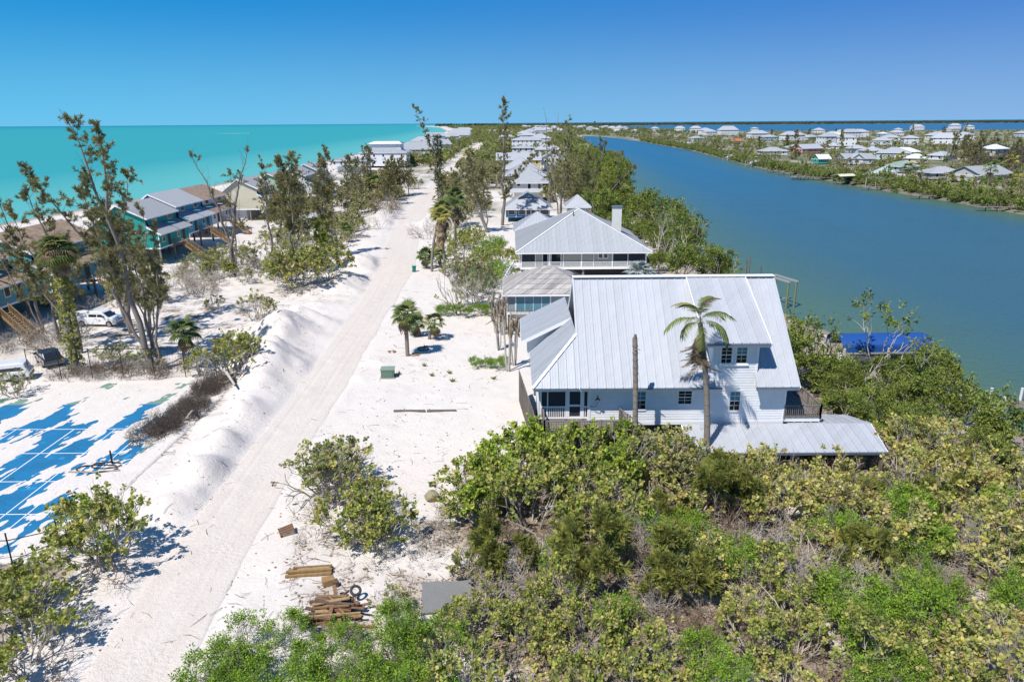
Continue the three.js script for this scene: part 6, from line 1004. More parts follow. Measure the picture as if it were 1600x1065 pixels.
// ------------------------------------------------------------------ the blown-over tennis court
{
  const C = thing('tennis_court', 'blue tennis court with white lines and green border under drifted sand', 'court', 0, COURT_Y, 0);
  const blue = std(0xffffff, 0.8, { map: tex(512, 512, (u, v) => { const n = 1 + tn(u, v, 5) * 0.12 + tn(u, v, 30, 2) * 0.1 + tn(u, v, 140, 3) * 0.08, s = clamp(tn(u, v, 9, 7) * 2 - 0.5) * 60; return [9 * n + s, 104 * n + s, 148 * n + s * 0.8]; }, 0.12, 0.12) }), green = std(lin(0.16, 0.27, 0.21), 0.85, { map: mottle }), line = std(lin(0.78, 0.78, 0.78), 0.7);
  const flat = (x0, z0, x1, z1, y) => box(x0, y - 0.05, z0, x1, y, z1);
  part('green_border', flat(-48.0, -65.2, -28.2, -35.6, 0), green, C); part('blue_field', flat(-45.6, -59.4, -28.6, -36.2, 0.004), blue, C);
  const L = (x0, z0, x1, z1) => part('court_line', flat(x0, z0, x1, z1, 0.009), line, C);
  for (const x of [-31.4, -32.8, -41.0, -42.4]) L(x - 0.035, -54, x + 0.035, -36.3);
  L(-36.25, -54, -36.17, -43); for (const z of [-54, -49.5, -45, -40.6]) L(-42.4, z - 0.035, -30.4, z + 0.035); L(-30.2, -55.5, -30.13, -47);
  // sand sheets lying on it
  const rows = [];
  for (let z = -66; z <= -34.8; z += 0.115) { const r = []; for (let x = -49; x <= -26; x += 0.115) {
    const n = fbm(x * 0.42 + z * 0.1, z * 0.13 - x * 0.02, 5, 17) + 0.4 * fbm(x * 1.8 + z * 0.4, z * 0.7, 4, 19), south = smooth(-59.5, -50, z) * 0.1;
    const bare = smooth(-44.5, -41, x) * smooth(-29.0, -32.5, x) * smooth(-60, -50, z) * 0.17 + south * 0.6;
    const edge = smooth(-34.8, -36.4, z) * smooth(-66, -64.6, z) * smooth(-26, -28.4, x) * smooth(-49, -47.4, x);
    const y = COURT_Y + 0.03 * (n + 0.2 - bare) * 3 + (1 - edge) * 0.05 - smooth(0.7, 1, 1 - edge) * 0.5; r.push([x, Math.min(y, COURT_Y + 0.06 + (1 - edge) * 0.1), z, 0.755, 0.742, 0.725]); } rows.push(r); }
  const s = sheet('drifted_sand', rows, M.sand);
  // fence round it
  const F = thing('court_fence', 'dark wire fence posts and rails around the court', 'fence', 0, 0, 0), fm = std(lin(0.02, 0.025, 0.03), 0.6, { metalness: 0.4 });
  const posts = []; for (let x = -48; x <= -28; x += 3.1) posts.push([x, -66.6]); for (const [x, z] of posts) part('post', new THREE.CylinderGeometry(0.04, 0.04, 3.2, 7).translate(x, 1.5, z), fm, F);
  part('top_rail', bar([-48, 3.0, -66.6], [-32, 3.0, -66.6], 0.05), fm, F);
  const wire = []; for (let i = 0; i <= 60; i++) wire.push(bar([-48 + i * 0.27, 0, -66.6], [-48 + i * 0.27 + 0.6, 3.0, -66.6], 0.008)); part('wire_mesh', wire, fm, F).userData.kind = 'stuff';
  for (const [x, z] of [[-47.6, -62], [-47.6, -58], [-28.8, -35.3], [-27, -36.9], [-30.6, -35]]) part('post', new THREE.CylinderGeometry(0.045, 0.045, 2.0, 7).translate(x, 1.0, z), fm, F);
  part('bent_rail', limb([V(-31.5, 1.9, -34.6), V(-28.8, 1.5, -35.3), V(-27, 1.2, -36.9)], 0.03, 0.03, 5), fm, F); part('bent_rail', limb([V(-28.8, 0.2, -35.2), V(-26.5, 0.9, -36.2), V(-25.4, 1.6, -37)], 0.03, 0.03, 5), fm, F);
  const N = thing('net_post', 'short dark net post with coiled cables on the court', 'post', -29.7, COURT_Y, -47.7); part('post', new THREE.CylinderGeometry(0.06, 0.07, 1.1, 8).translate(0, 0.5, 0), fm, N);
  const ring = (rx, rz, ox, oz, r0) => { const p = []; for (let i = 0; i <= 20; i++) { const a = i / 20 * 5.6; p.push(V(ox + Math.cos(a) * rx, 0.08 + 0.03 * Math.sin(i * 2), oz + Math.sin(a) * rz)); } return limb(p, r0, r0, 5); };
  part('cable', ring(1.5, 0.6, -0.6, 0.9, 0.05), M.dark, N); part('cable', ring(1.1, 0.5, -0.2, 0.4, 0.05), M.dark, N); part('cable', limb([V(-2.4, 0.08, 1.4), V(-0.6, 0.1, 1.5), V(1.2, 0.09, 1.2)], 0.06, 0.05, 5), M.twig, N);
}
// ------------------------------------------------------------------ storm debris
{
  const r = mulberry(321);
  for (let i = 0; i < 26; i++) { const z = -50 - r() * 17, x = -28.3 + (z + 58) * -0.05 + (r() - 0.5) * 1.8; const b = plant('storm', 'dark tangle of storm brush heaped along the court edge', 'brush', x, z, [0.5 + r() * 0.2, 0.6 + r() * 0.35, 0.5 + r() * 0.2], 'storm brush along the court edge'); }
  const log = (label, pts, r0, r1, mat, group) => { const m = new THREE.Mesh(limb(pts.map(p => V(...p)), r0, r1, 7), mat); m.name = numbered('fallen_limb'); scene.add(m); tag(m, label, 'branch', group); };
  log('long pale snapped trunk lying over the brush heap by the court', [[-28.5, 1.6, -66], [-27.2, 1.2, -64], [-25.6, 1.0, -61.5]], 0.2, 0.1, M.paleBark);
  log('pale curved limb in the court edge brush', [[-27.6, 0.4, -57], [-27.0, 1.0, -55.4], [-26.9, 0.9, -54]], 0.1, 0.05, M.paleBark); log('dark forked limb leaning from the brush heap', [[-29, 0.2, -61], [-28.6, 2.2, -63], [-28.9, 3.0, -64.5]], 0.08, 0.03, M.bark); log('dark fallen limb at the court corner', [[-27.6, 0.3, -63.5], [-26.6, 1.0, -64], [-25.8, 2.2, -66]], 0.09, 0.04, M.bark);
  log('long fallen grey trunk in the lower right of the thicket', [[9.5, 0.3, -33.5], [12, 0.6, -31.5], [14.5, 0.4, -29]], 0.14, 0.1, M.bark);
  for (let i = 0; i < 8; i++) { const x = 2 + r() * 20, z = -27 - r() * 13, a = r() * 6.28, L = 1.2 + r() * 2; log('pale dead limb lying through the thicket', [[x, 0.4, z], [x + Math.cos(a) * L * 0.5, 1.2 + r(), z + Math.sin(a) * L * 0.5], [x + Math.cos(a) * L, 1.4 + r() * 1.0, z + Math.sin(a) * L]], 0.05, 0.02, M.twig, 'pale dead limbs in the thicket'); }
  // lumber
  const plank = (label, group, x, y, z, L, w, h, ry, rz, mat, rx = 0) => { const m = new THREE.Mesh(box(-L / 2, -h / 2, -w / 2, L / 2, h / 2, w / 2), mat); m.name = numbered('plank'); m.position.set(x, y + ground(x, z), z); m.rotation.set(rx, ry, rz, 'YXZ'); scene.add(m); tag(m, label, 'plank', group); };
  for (let i = 0; i < 7; i++) plank('squared timber in the neat yellow stack by the shrubs', 'neat timber stack', -11.4 + (i % 3) * 0.12, 0.09 + Math.floor(i / 4) * 0.15, -34.4 + (i % 4) * 0.17, 2.5 - (i % 3) * 0.35, 0.15, 0.13, 0.1 + (i % 2) * 0.02, 0, M.newWood[i % 3]);
  for (let i = 0; i < 46; i++) { const t = i / 46, q = Math.max(0.45, 1 - t); plank('reddish board in the jumbled lumber heap', 'jumbled lumber heap', -9.0 + (r() - 0.5) * 1.9 * q, 0.05 + t * 0.62, -30.6 + (r() - 0.5) * 2.0 * q - t * 0.3, 1.0 + r() * 1.7, 0.1 + r() * 0.1, 0.045 + r() * 0.05, r() < 0.6 ? (r() - 0.5) * 0.6 : r() * 3.1, (r() - 0.5) * 0.4, [...M.redWood, ...M.redWood, ...M.newWood][Math.floor(r() * 9)], (r() - 0.5) * 0.4); }
  plank('long pale pole across the lumber heap', undefined, -9.1, 0.62, -29.8, 2.9, 0.1, 0.09, 0.08, 0.02, M.newWood[2]);
  { const m = new THREE.Mesh(new THREE.TorusGeometry(0.24, 0.075, 8, 18), M.dark); m.name = 'tyre'; m.position.set(-8.3, 0.6, -31.8); m.rotation.set(-1.0, 0.3, 0); scene.add(m); tag(m, 'black tyre resting behind the lumber heap', 'tyre'); }
  const block = (name, label, cat, x, z, w, h, d, mat, rot, rx = 0) => { const g = new THREE.BoxGeometry(w, h, d, 5, 3, 5), p = g.attributes.position; for (let i = 0; i < p.count; i++) { const k = 1 + 0.12 * noise(p.getX(i) * 2.1, p.getY(i) * 2.1, p.getZ(i) * 2.1 + x); p.setXYZ(i, p.getX(i) * k, p.getY(i) * k, p.getZ(i) * k); } g.computeVertexNormals(); const m = new THREE.Mesh(g, mat); m.name = numbered(name); m.position.set(x, ground(x, z) + h * 0.42, z); m.rotation.set(rx, rot, 0); scene.add(m); tag(m, label, cat); };
  block('concrete_slab', 'tilted grey concrete slab half hidden in shrubs', 'slab', -3.5, -31.8, 2.6, 0.3, 2.1, std(lin(0.2, 0.2, 0.195), 0.95, { map: mottle, bumpMap: sandBump, bumpScale: 0.05 }), 0.1, 0.12);
  block('stump', 'cut wood block beside the neat timber stack', 'stump', -10.1, -33.2, 0.65, 0.4, 0.5, M.newWood[0], 0.4); block('stump', 'dark reddish stump in front of the cut block', 'stump', -9.7, -33.0, 0.3, 0.35, 0.3, M.redWood[2], 0.4);
  { const g = new THREE.IcosahedronGeometry(0.48, 3), p = g.attributes.position; for (let i = 0; i < p.count; i++) { const v = V(p.getX(i), p.getY(i), p.getZ(i)), k = 1 + 0.3 * noise(v.x * 2.4, v.y * 2.4, v.z * 2.4 + 3); p.setXYZ(i, v.x * k, v.y * 0.8 * k, v.z * k); } g.computeVertexNormals(); const m = new THREE.Mesh(g, std(lin(0.26, 0.23, 0.15), 0.95, { bumpMap: sandBump, bumpScale: 0.1 })); m.name = 'boulder'; m.position.set(-5.4, 0.3, -42.2); scene.add(m); tag(m, 'brown mossy boulder at the tip of the sea grape', 'boulder'); }
  { const T = thing('wooden_crate', 'broken brown slatted crate by the upper sea grape clump', 'crate', -13.9, 0.25, -38.2, 0.5); for (let i = 0; i < 6; i++) part('slat', box(-0.6, i * 0.02, -0.45 + i * 0.16, 0.6, 0.06 + i * 0.02, -0.33 + i * 0.16), M.redWood[2 - i % 2], T); part('side', box(-0.62, -0.25, -0.45, -0.55, 0.1, 0.5), M.redWood[2], T); part('side', box(0.55, -0.25, -0.45, 0.62, 0.1, 0.5), M.redWood[2], T); T.rotation.x = 0.35; T.scale.setScalar(0.72); }
  for (const [x0, x1] of [[-10.35, -7.6], [-7.45, -4.9]]) { const m = new THREE.Mesh(box(x0, -0.05, -57.45, x1, 0.16, -57.25), M.oldWood[2]); m.name = numbered('parking_timber'); scene.add(m); tag(m, x0 < -8 ? 'dark wooden parking timber lying on sand, left one' : 'dark wooden parking timber lying on sand, right one', 'timber'); }
  for (let i = 0; i < 9; i++) { const x = [-22.5, -25.2, -24.6, -27.3, -26.2, -16.2, -15.3, -20.6, -13][i], z = [-66, -75, -73.5, -80, -69, -96, -99, -41, -76][i], a = r() * 6.28; log('thin dark stick lying on the sand', [[x, ground(x, z) + 0.03, z], [x + Math.cos(a) * 0.5, ground(x, z) + 0.14, z + Math.sin(a) * 0.5], [x + Math.cos(a) * 0.9, ground(x, z) + 0.05, z + Math.sin(a) * 0.9]], 0.04, 0.015, M.bark, 'sticks on the sand'); }
  for (const [x, z, s] of [[-10.6, -73.4, 0.34], [-9.9, -75.3, 0.42], [-13.2, -74.2, 0.22]]) { const sp = [], T = thing('dry_palm_heap', 'heap of brown dry fronds near the lone palm', 'heap', x, ground(x, z), z, 0, 'dry frond heaps near the lone palm'); for (let i = 0; i < 9; i++) { const m = part('dead_frond', FAN[i % 3], palmBrown[i % 3], T); m.scale.setScalar(s * 1.8); m.rotation.set(0.1 + r() * 0.6, r() * 6.28, r() - 0.5, 'YXZ'); m.position.y = 0.15; } }
}
// ------------------------------------------------------------------ bins and boxes
function wheelieBin(label, x, z, turn, col) {
  const T = thing('wheelie_bin', label, 'bin', x, ground(x, z), z, turn), m = std(col, 0.5);
  const g = new THREE.BoxGeometry(0.62, 1.0, 0.72), p = g.attributes.position; for (let i = 0; i < p.count; i++) if (p.getY(i) < 0) p.setXYZ(i, p.getX(i) * 0.76, p.getY(i), p.getZ(i) * 0.72); g.computeVertexNormals();
  part('body', g.translate(0, 0.58, 0), m, T); part('lid', box(-0.34, 1.08, -0.4, 0.34, 1.15, 0.42), std(lin(0.25, 0.5, 0.4), 0.5), T); part('handle', bar([-0.28, 1.02, -0.46], [0.28, 1.02, -0.46], 0.05), m, T);
  for (const x2 of [-0.3, 0.3]) part('wheel', new THREE.CylinderGeometry(0.12, 0.12, 0.06, 12).rotateZ(Math.PI / 2).translate(x2, 0.12, -0.26), M.dark, T);
}
wheelieBin('green wheelie bin standing at the road side', -16.5, -118.5, 0.3, lin(0.005, 0.19, 0.14)); wheelieBin('green bin by the teal duplex stair', -57.5, -127.5, 0.6, lin(0.02, 0.27, 0.1));
{ const T = thing('utility_box', 'squat green utility box on the sand beside the road', 'utility box', -12.3, ground(-12.3, -66.2), -66.2, 0.05), m = std(lin(0.11, 0.18, 0.13), 0.6); part('body', box(-0.62, 0.0, -0.5, 0.62, 0.8, 0.5), m, T); part('lid', box(-0.67, 0.8, -0.55, 0.67, 0.92, 0.55), std(lin(0.2, 0.27, 0.2), 0.6), T); part('door', box(-0.5, 0.08, 0.5, 0.5, 0.72, 0.53), m, T); part('base', box(-0.75, -0.1, -0.65, 0.75, 0.05, 0.65), M.concrete, T); }
// ------------------------------------------------------------------ vehicles
function extrudeSide(pts, w, bevel = 0.06) { const s = new THREE.Shape(); pts.forEach(([x, y], i) => i ? s.lineTo(x, y) : s.moveTo(x, y)); return new THREE.ExtrudeGeometry(s, { depth: w - bevel * 2, bevelEnabled: true, bevelThickness: bevel, bevelSize: bevel, bevelSegments: 2, steps: 1, curveSegments: 3 }).translate(0, 0, -(w - bevel * 2) / 2); }
function vehicle(label, x, z, turn, type, col, cat) {
  const T = thing(type === 'pickup' ? 'pickup_truck' : 'parked_car', label, cat, x, ground(x, z) - 0.03, z, turn);
  const paintM = new THREE.MeshPhysicalMaterial({ color: col, roughness: 0.35, clearcoat: 1, clearcoatRoughness: 0.08 }), L = type === 'pickup' ? 5.8 : type === 'suv' ? 5.0 : 4.4, W = type === 'pickup' ? 1.96 : 1.86, wr = type === 'pickup' ? 0.41 : 0.36, h = L / 2;
  const arch = (cx) => { const a = []; for (let i = 0; i <= 8; i++) { const t = Math.PI * (1 - i / 8); a.push([cx + Math.cos(t) * (wr + 0.09), 0.42 + Math.sin(t) * (wr + 0.06)]); } return a; };
  const fw = h - 0.98, rw = -h + 1.2, hood = type === 'pickup' ? 1.16 : 0.98, belt = type === 'pickup' ? 1.2 : 1.02;
  const bodyP = [[-h + 0.06, 0.48], ...arch(rw), ...arch(fw), [h - 0.08, 0.46], [h - 0.02, 0.75], [h - 0.1, hood - 0.1], [h - 0.35, hood], [h - 1.5, belt], [-h + 0.06, belt], [-h, 0.9]];
  part('body', extrudeSide(bodyP, W, 0.07), paintM, T);
  const cab = type === 'pickup' ? [[-0.95, belt - 0.05], [-0.82, 1.82], [-0.6, 1.9], [0.75, 1.9], [1.0, 1.82], [1.75, belt - 0.05]] : type === 'suv' ? [[-h + 0.12, belt - 0.05], [-h + 0.4, 1.68], [-h + 0.7, 1.76], [0.5, 1.76], [0.75, 1.7], [1.45, belt - 0.05]] : [[-h + 0.25, belt - 0.05], [-h + 0.85, 1.45], [-h + 1.3, 1.5], [0.25, 1.5], [0.5, 1.45], [1.2, belt - 0.05]];
  part('cabin', extrudeSide(cab, W - 0.22, 0.12), paintM, T);
  const top = cab[2][1], x0 = cab[0][0], x1 = cab[cab.length - 1][0], glassSide = (a, b, c, d) => { for (const s of [-1, 1]) { const zz = s * (W / 2 - 0.085), p = [[a, belt + 0.06, zz], [b, belt + 0.06, zz], [d, top - 0.15, zz - s * 0.035], [c, top - 0.15, zz - s * 0.035]]; part('side_window', slabZ(s > 0 ? p : p.slice().reverse()), M.glass, T); } };
  const mid = type === 'pickup' ? 0.42 : 0.1;
  glassSide(mid + 0.05, x1 - 0.28, mid + 0.05, cab[3][0] + 0.12); glassSide(x0 + 0.22, mid - 0.05, cab[2][0] + 0.02, mid - 0.05);
  if (type === 'suv') { }
  part('windscreen', polys([[[x1 + 0.02, belt + 0.05, -W / 2 + 0.22], [x1 + 0.02, belt + 0.05, W / 2 - 0.22], [cab[3][0] + 0.2, top - 0.06, W / 2 - 0.3], [cab[3][0] + 0.2, top - 0.06, -W / 2 + 0.3]].map(p => [p[0] + 0.11, p[1] + 0.05, p[2]])]), M.glass, T);
  if (type === 'pickup') { part('bed_floor', box(-h + 0.12, belt + 0.005, -W / 2 + 0.16, -1.05, belt + 0.012, W / 2 - 0.16), M.dark, T); for (const s of [-1, 1]) part('bed_rail', box(-h + 0.05, belt, s * (W / 2 - 0.1) - 0.06, -1.0, belt + 0.1, s * (W / 2 - 0.1) + 0.06), paintM, T); part('tailgate', box(-h, belt - 0.3, -W / 2 + 0.1, -h + 0.1, belt + 0.1, W / 2 - 0.1), paintM, T); }
  for (const cx of [fw, rw]) for (const s of [-1, 1]) { const w = new THREE.Group(); w.name = 'wheel'; w.position.set(cx, wr, s * (W / 2 - 0.13)); T.add(w); part('tyre', new THREE.CylinderGeometry(wr, wr, 0.25, 22).rotateX(Math.PI / 2), M.dark, w); part('rim', new THREE.CylinderGeometry(wr * 0.6, wr * 0.6, 0.27, 14).rotateX(Math.PI / 2), M.concrete, w); }
  part('front_bumper', box(h - 0.08, 0.42, -W / 2 + 0.08, h + 0.08, 0.66, W / 2 - 0.08), type === 'pickup' ? M.trimDark : paintM, T); part('rear_bumper', box(-h - 0.08, 0.45, -W / 2 + 0.08, -h + 0.06, 0.68, W / 2 - 0.08), M.trimDark, T); part('grille', box(h - 0.06, 0.68, -0.5, h + 0.01, hood - 0.15, 0.5), M.dark, T);
  for (const s of [-1, 1]) { part('headlight', box(h - 0.16, hood - 0.34, s * 0.74 - 0.16, h - 0.0, hood - 0.14, s * 0.74 + 0.16), M.glassPale, T); part('tail_light', box(-h - 0.02, 0.8, s * 0.82 - 0.08, -h + 0.06, 1.08, s * 0.82 + 0.08), std(lin(0.4, 0.01, 0.01), 0.3), T); part('mirror', box(x1 - 0.45, belt + 0.08, s * (W / 2 + 0.1) - 0.1, x1 - 0.3, belt + 0.28, s * (W / 2 + 0.1) + 0.1), M.dark, T); part('door_handle', box(mid - 0.3, belt - 0.12, s * (W / 2 + 0.005) - 0.02, mid - 0.12, belt - 0.08, s * (W / 2 + 0.005) + 0.02), M.dark, T); part('door_gap', box(mid - 0.012, 0.55, s * (W / 2 + 0.002) - 0.004, mid + 0.012, belt, s * (W / 2 + 0.002) + 0.004), M.dark, T); }
  if (type === 'pickup') for (const s of [-1, 1]) part('door_emblem', new THREE.CylinderGeometry(0.13, 0.13, 0.012, 18).rotateX(Math.PI / 2).translate(0.75, 0.88, s * (W / 2 + 0.005)), M.concrete, T);
  return T;
}
function slabZ(p) { return polys([p]); }
vehicle('white crew-cab pickup parked below the duplex row', -51.9, -86.2, -0.1, 'pickup', lin(0.75, 0.76, 0.77), 'pickup');
vehicle('dark blue-black car parked behind the palm trunk', -48.9, -71.2, 2.35, 'car', lin(0.012, 0.016, 0.028), 'car');
vehicle('white sport utility car cut by the left picture edge', -50.3, -66.0, 3.5, 'suv', lin(0.72, 0.73, 0.74), 'car');
// ------------------------------------------------------------------ docks, lifts and boats
function hull(T, L, W, H, mat, y = 0) {
  const pos = [], n = 10, idx = []; for (let i = 0; i <= n; i++) { const t = i / n, w = W / 2 * (t < 0.5 ? 1 : Math.sqrt(Math.max(0, 1 - ((t - 0.5) * 2) ** 2.2))), x = -L / 2 + L * t, k = 0.12 * t * t * L * 0.3; pos.push(x, y + H + k, w, x, y + H * 0.35 + k * 0.6, w * 0.85, x, y + k * 0.5, 0, x, y + H * 0.35 + k * 0.6, -w * 0.85, x, y + H + k, -w, x, y + H * 0.72 + k, 0); }
  for (let i = 0; i < n; i++) for (let j = 0; j < 6; j++) { const a = i * 6 + j, b = i * 6 + (j + 1) % 6; idx.push(a, a + 6, b, b, a + 6, b + 6); } for (let j = 1; j < 5; j++) idx.push(0, j, j + 1);
  const g = new THREE.BufferGeometry(); g.setAttribute('position', new THREE.Float32BufferAttribute(pos, 3)); g.setIndex(idx); const q = g.toNonIndexed(); q.computeVertexNormals(); part('hull', q, mat, T);
}
function boatLift(label, x, z, turn, o = {}) {
  const T = thing('boat_lift', label, 'boat lift', x, -1, z, turn, o.group), w = o.w ?? 4, l = o.l ?? 5, top = o.top ?? 3.2;
  for (const sx of [-1, 1]) for (const sz of [-1, 1]) part('piling', new THREE.CylinderGeometry(0.15, 0.17, top + 2, 8).translate(sx * l / 2, top / 2 - 1, sz * w / 2), o.pile ?? M.oldWood[1], T);
  for (const sz of [-1, 1]) part('beam', box(-l / 2 - 0.3, top - 0.05, sz * w / 2 - 0.12, l / 2 + 0.3, top + 0.17, sz * w / 2 + 0.12), M.concrete, T);
  for (const sx of [-1, 1]) part('cradle', box(sx * l * 0.3 - 0.1, 1.1, -w / 2, sx * l * 0.3 + 0.1, 1.3, w / 2), M.concrete, T);
  return T;
}
function boat(label, x, y, z, turn, L, col, o = {}) { const T = thing('boat', label, 'boat', x, y, z, turn, o.group); hull(T, L, L * 0.32, L * 0.13, std(col, 0.35)); part('console', box(-L * 0.08, L * 0.1, -L * 0.06, L * 0.06, L * 0.24, L * 0.06), M.white, T); part('windscreen', box(L * 0.06, L * 0.16, -L * 0.06, L * 0.07, L * 0.26, L * 0.06), M.glass, T); part('outboard', box(-L * 0.56, L * 0.04, -L * 0.03, -L * 0.5, L * 0.2, L * 0.03), M.dark, T); return T; }
function dock(label, x0, z0, x1, z1, w, o = {}) {
  const L = Math.hypot(x1 - x0, z1 - z0), T = thing('dock', label, 'dock', x0, -1, z0, Math.atan2(-(z1 - z0), x1 - x0), o.group), y = o.y ?? 1.1, n = Math.max(4, Math.round(L / (o.step ?? 0.2)));
  if (o.far) part('deck', box(0, y, -w / 2, L, y + 0.12, w / 2), M.oldWood[1], T); else for (let i = 0; i < n; i++) part('deck_board', box(L * i / n, y, -w / 2, L * (i + 0.92) / n, y + 0.06, w / 2), M.oldWood[i % 3], T);
  for (let i = 0; i <= Math.round(L / 3); i++) for (const s of [-1, 1]) part('piling', new THREE.CylinderGeometry(0.12, 0.14, y + 2 + (o.tall ?? 0.8), 8).translate(L * i / Math.round(L / 3), (y + (o.tall ?? 0.8)) / 2 - 1, s * w / 2), o.pile ?? M.oldWood[0], T);
  return T;
}
{ // blue canopy over a boat beside the near shore
  const T = thing('boat_canopy', 'bright blue fabric boat canopy on pilings behind the mangroves', 'canopy', 37.2, -1, -68.6, 0.02), bm = std(lin(0.005, 0.06, 0.25), 0.7, { side: THREE.DoubleSide });
  const pr = []; for (let i = 0; i <= 12; i++) { const a = Math.PI * i / 12; pr.push([-Math.cos(a) * 1.75, 3.6 + Math.sin(a) * 0.75]); } const f = []; for (let k = 0; k < 8; k++) for (let i = 0; i < 12; i++) { const x0 = -4.6 + k * 1.15, x1 = x0 + 1.15, q = kk => 0.05 * Math.sin(kk * 3.1); f.push([[x0, pr[i][1] + q(k), pr[i][0]], [x1, pr[i][1] + q(k + 1), pr[i][0]], [x1, pr[i + 1][1] + q(k + 1), pr[i + 1][0]], [x0, pr[i + 1][1] + q(k), pr[i + 1][0]]]); } for (const s of [-1, 1]) for (let k = 0; k < 8; k++) f.push([[-4.6 + k * 1.15, 3.6, s * 1.75], [-3.45 + k * 1.15, 3.6, s * 1.75], [-3.45 + k * 1.15, 3.05, s * 1.8], [-4.6 + k * 1.15, 3.05, s * 1.8]]);
  part('fabric', polys(f), bm, T);
  for (const x of [-4.4, 0, 4.4]) for (const s of [-1, 1]) part('piling', new THREE.CylinderGeometry(0.14, 0.16, 5.2, 8).translate(x, 0.9, s * 1.9), M.paleBark, T); for (const s of [-1, 1]) part('beam', box(-4.7, 2.9, s * 1.9 - 0.06, 4.7, 3.05, s * 1.9 + 0.06), M.concrete, T);
  boat('white boat stored under the blue canopy', 36.6, 0.4, -68.6, Math.PI, 7, lin(0.7, 0.72, 0.74)); boat('white boat bow beside the blue canopy', 31.5, 0.7, -66.9, 2.9, 5, lin(0.72, 0.72, 0.7));
  { const c = thing('boat_cover', 'second blue boat cover below the canopy on the left', 'cover', 31.9, -0.3, -62.8, 0.1); const g = new THREE.SphereGeometry(1, 14, 8, 0, 6.283, 0, 1.57).scale(1.6, 0.8, 0.9); part('fabric', g, bm, c); }
  boatLift('tall boat lift with green pilings above the house ridge', 38.2, -98.2, -1.27, { w: 1.3, l: 4.4, top: 3.7, pile: std(lin(0.17, 0.19, 0.11), 0.9) });
  for (const [x, z, h, i] of [[35.9, -118.4, 4.4, 0], [37.9, -118.2, 3.2, 1], [39.1, -116.5, 3.0, 2], [40.2, -118.3, 3.2, 3], [37.5, -112, 3.0, 4], [39.6, -111, 3.0, 5]]) { const m = new THREE.Mesh(new THREE.CylinderGeometry(0.13, 0.16, h + 1, 8), M.oldWood[i % 3]); m.name = numbered('piling'); m.position.set(x, -1.5 + h / 2, z); scene.add(m); tag(m, 'lone mooring piling in the bay beside the mangrove belt', 'piling', 'mooring pilings beside the mangroves'); }
  const D = dock('grey dock with white topped pilings at the right edge', 39.2, -57.0, 47, -56.8, 1.8, { pile: M.white, tall: 1.2, y: 1.45 });
  for (const [i, x] of [29.3, 30.2, 32.5, 33.5, 35.2].entries()) { const m = new THREE.Mesh(box(-0.13, -0.2, -0.13, 0.13, [1.15, 0.75, 1.3, 0.7, 0.9][i], 0.13), M.white); m.name = numbered('white_post'); m.position.set(x, 0.2, -49.9 - (i % 2) * 0.4); m.rotation.z = [0.02, -0.06, 0.08, 0.03, -0.05][i]; scene.add(m); tag(m, 'short white post right of the low metal roof', 'post', 'white posts right of the low roof'); }
  { const m = new THREE.Mesh(slab([[34, 0.36, -51], [37.5, 0.36, -51.2], [37.6, 0.36, -53.2], [34, 0.36, -53]], 0.2), M.concrete); m.name = 'landing_slab'; scene.add(m); tag(m, 'grey landing slab beneath the spreading mangrove at right', 'slab'); }
}
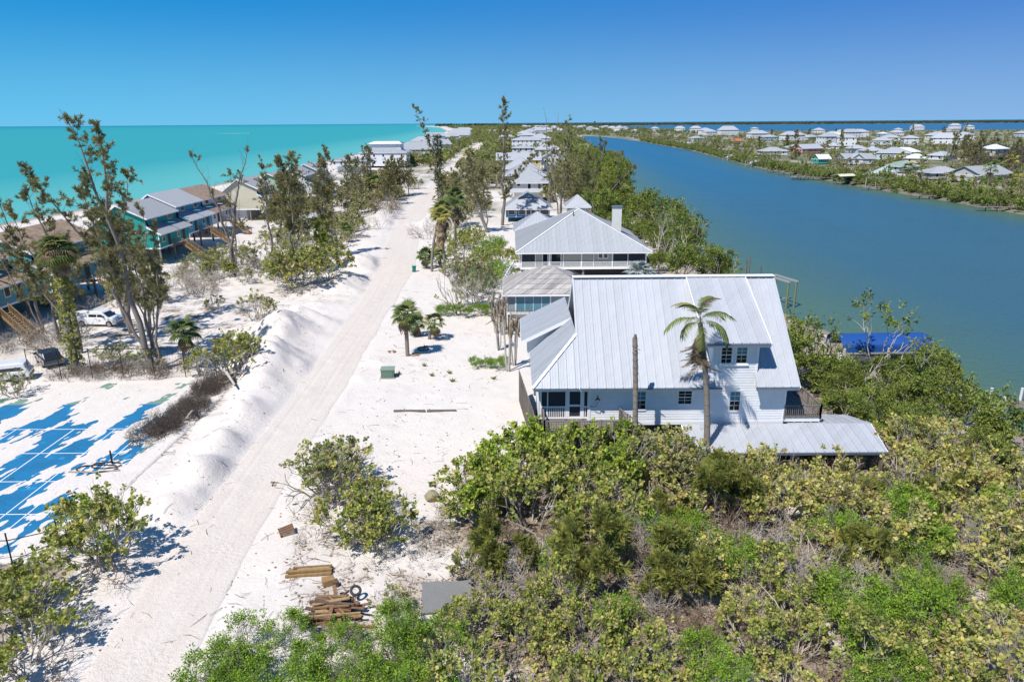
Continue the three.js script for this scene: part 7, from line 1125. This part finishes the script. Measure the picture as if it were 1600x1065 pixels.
{ // far bank
  dock('long wooden pier with chairs end on the far bank', 127.8, -323.5, 147, -312, 2.2, { far: true, tall: 1.6 }); const P = dock('pier head platform at the far bank', 125.5, -325, 131, -321, 5, { far: true, tall: 1.6 });
  const cover = boatLift('boat lift under a cream canopy on the far bank', 136, -296, 0.4, { w: 4, l: 8, top: 3.2 }); part('canopy', slab([[-5, 3.5, -2.6], [5, 3.5, -2.6], [4, 4.2, 0], [-4, 4.2, 0]], 0.1), paint(0.66, 0.62, 0.46), cover); part('canopy', slab([[-5, 3.5, 2.6], [-4, 4.2, 0], [4, 4.2, 0], [5, 3.5, 2.6]], 0.1), paint(0.66, 0.62, 0.46), cover);
  dock('tan low dock beside the cream canopy', 137, -292, 144, -288, 3, { far: true, tall: 0.2 });
  boatLift('open boat lift with pale pilings on the far bank', 142.5, -281, 0.3, { w: 5, l: 7, top: 3.6, pile: M.paleBark }); dock('short dock under the open boat lift', 139.5, -280, 147.5, -277, 1.6, { far: true, tall: 1.2 });
  const spots = [[190, -828, 'first'], [187, -762, 'second'], [170, -616, 'third'], [160.5, -546, 'fourth'], [151, -490, 'fifth'], [143.5, -419, 'sixth']];
  for (const [x, z, n] of spots) { const s = z < -700 ? 2 : 1.3; const l = boatLift(`pale boat lift on the far bank, ${n} from the north`, x - 3, z, 0.2, { w: 5 * s, l: 7 * s, top: 3.4, pile: M.paleBark }); const b = boat(`white boat moored at the ${n} far bank lift from the north`, x - 3, 0.4, z, 0.4, 7 * s, lin(0.7, 0.71, 0.72)); dock(`small dock at the ${n} far bank lift from the north`, x - 4, z + 5, x + 7, z + 5, 1.6, { far: true }); }
  for (let i = 0; i < 7; i++) { const z = -205 - i * 27 - (i % 3) * 6, x = farShore(z); if (Math.abs(z + 281) < 10 || Math.abs(z + 318) < 14) continue; dock(`narrow grey dock on the far bank, number ${['one', 'two', 'three', 'four', 'five', 'six', 'seven'][i]} from the right`, x - 7, z, x + 5, z + 2, 1.4, { far: true, tall: 1.0 }); }
  // speedboat on the gulf with its wake
  const B = boat('tiny white speedboat running on the gulf', -781, -1, -2218, 0.35, 11, lin(0.8, 0.8, 0.8)); const W = thing('boat_wake', 'thin white wake trailing the speedboat on the gulf', 'wake', -781, -0.96, -2218, 0.35); part('foam', polys([[[-4, 0, 6], [-4, 0, -6], [-40, 0, -13], [-100, 0, -3], [-100, 0, 3], [-40, 0, 9]]]), std(lin(0.75, 0.78, 0.8), 0.9), W);
}
{ const T = thing('far_tower', 'dark square tower on the horizon above the northern trees', 'tower', 352, 0, -3100); part('shaft', box(-3, 0, -3, 3, 27, 3), std(lin(0.05, 0.06, 0.08), 0.8), T); part('cap', box(-3.6, 27, -3.6, 3.6, 28.5, 3.6), M.concrete, T); }

scene.traverse(o => { if (o.isMesh) { o.castShadow = true; o.receiveShadow = true; } });
renderer.setSize(1024, 681);
renderer.render(scene, camera);
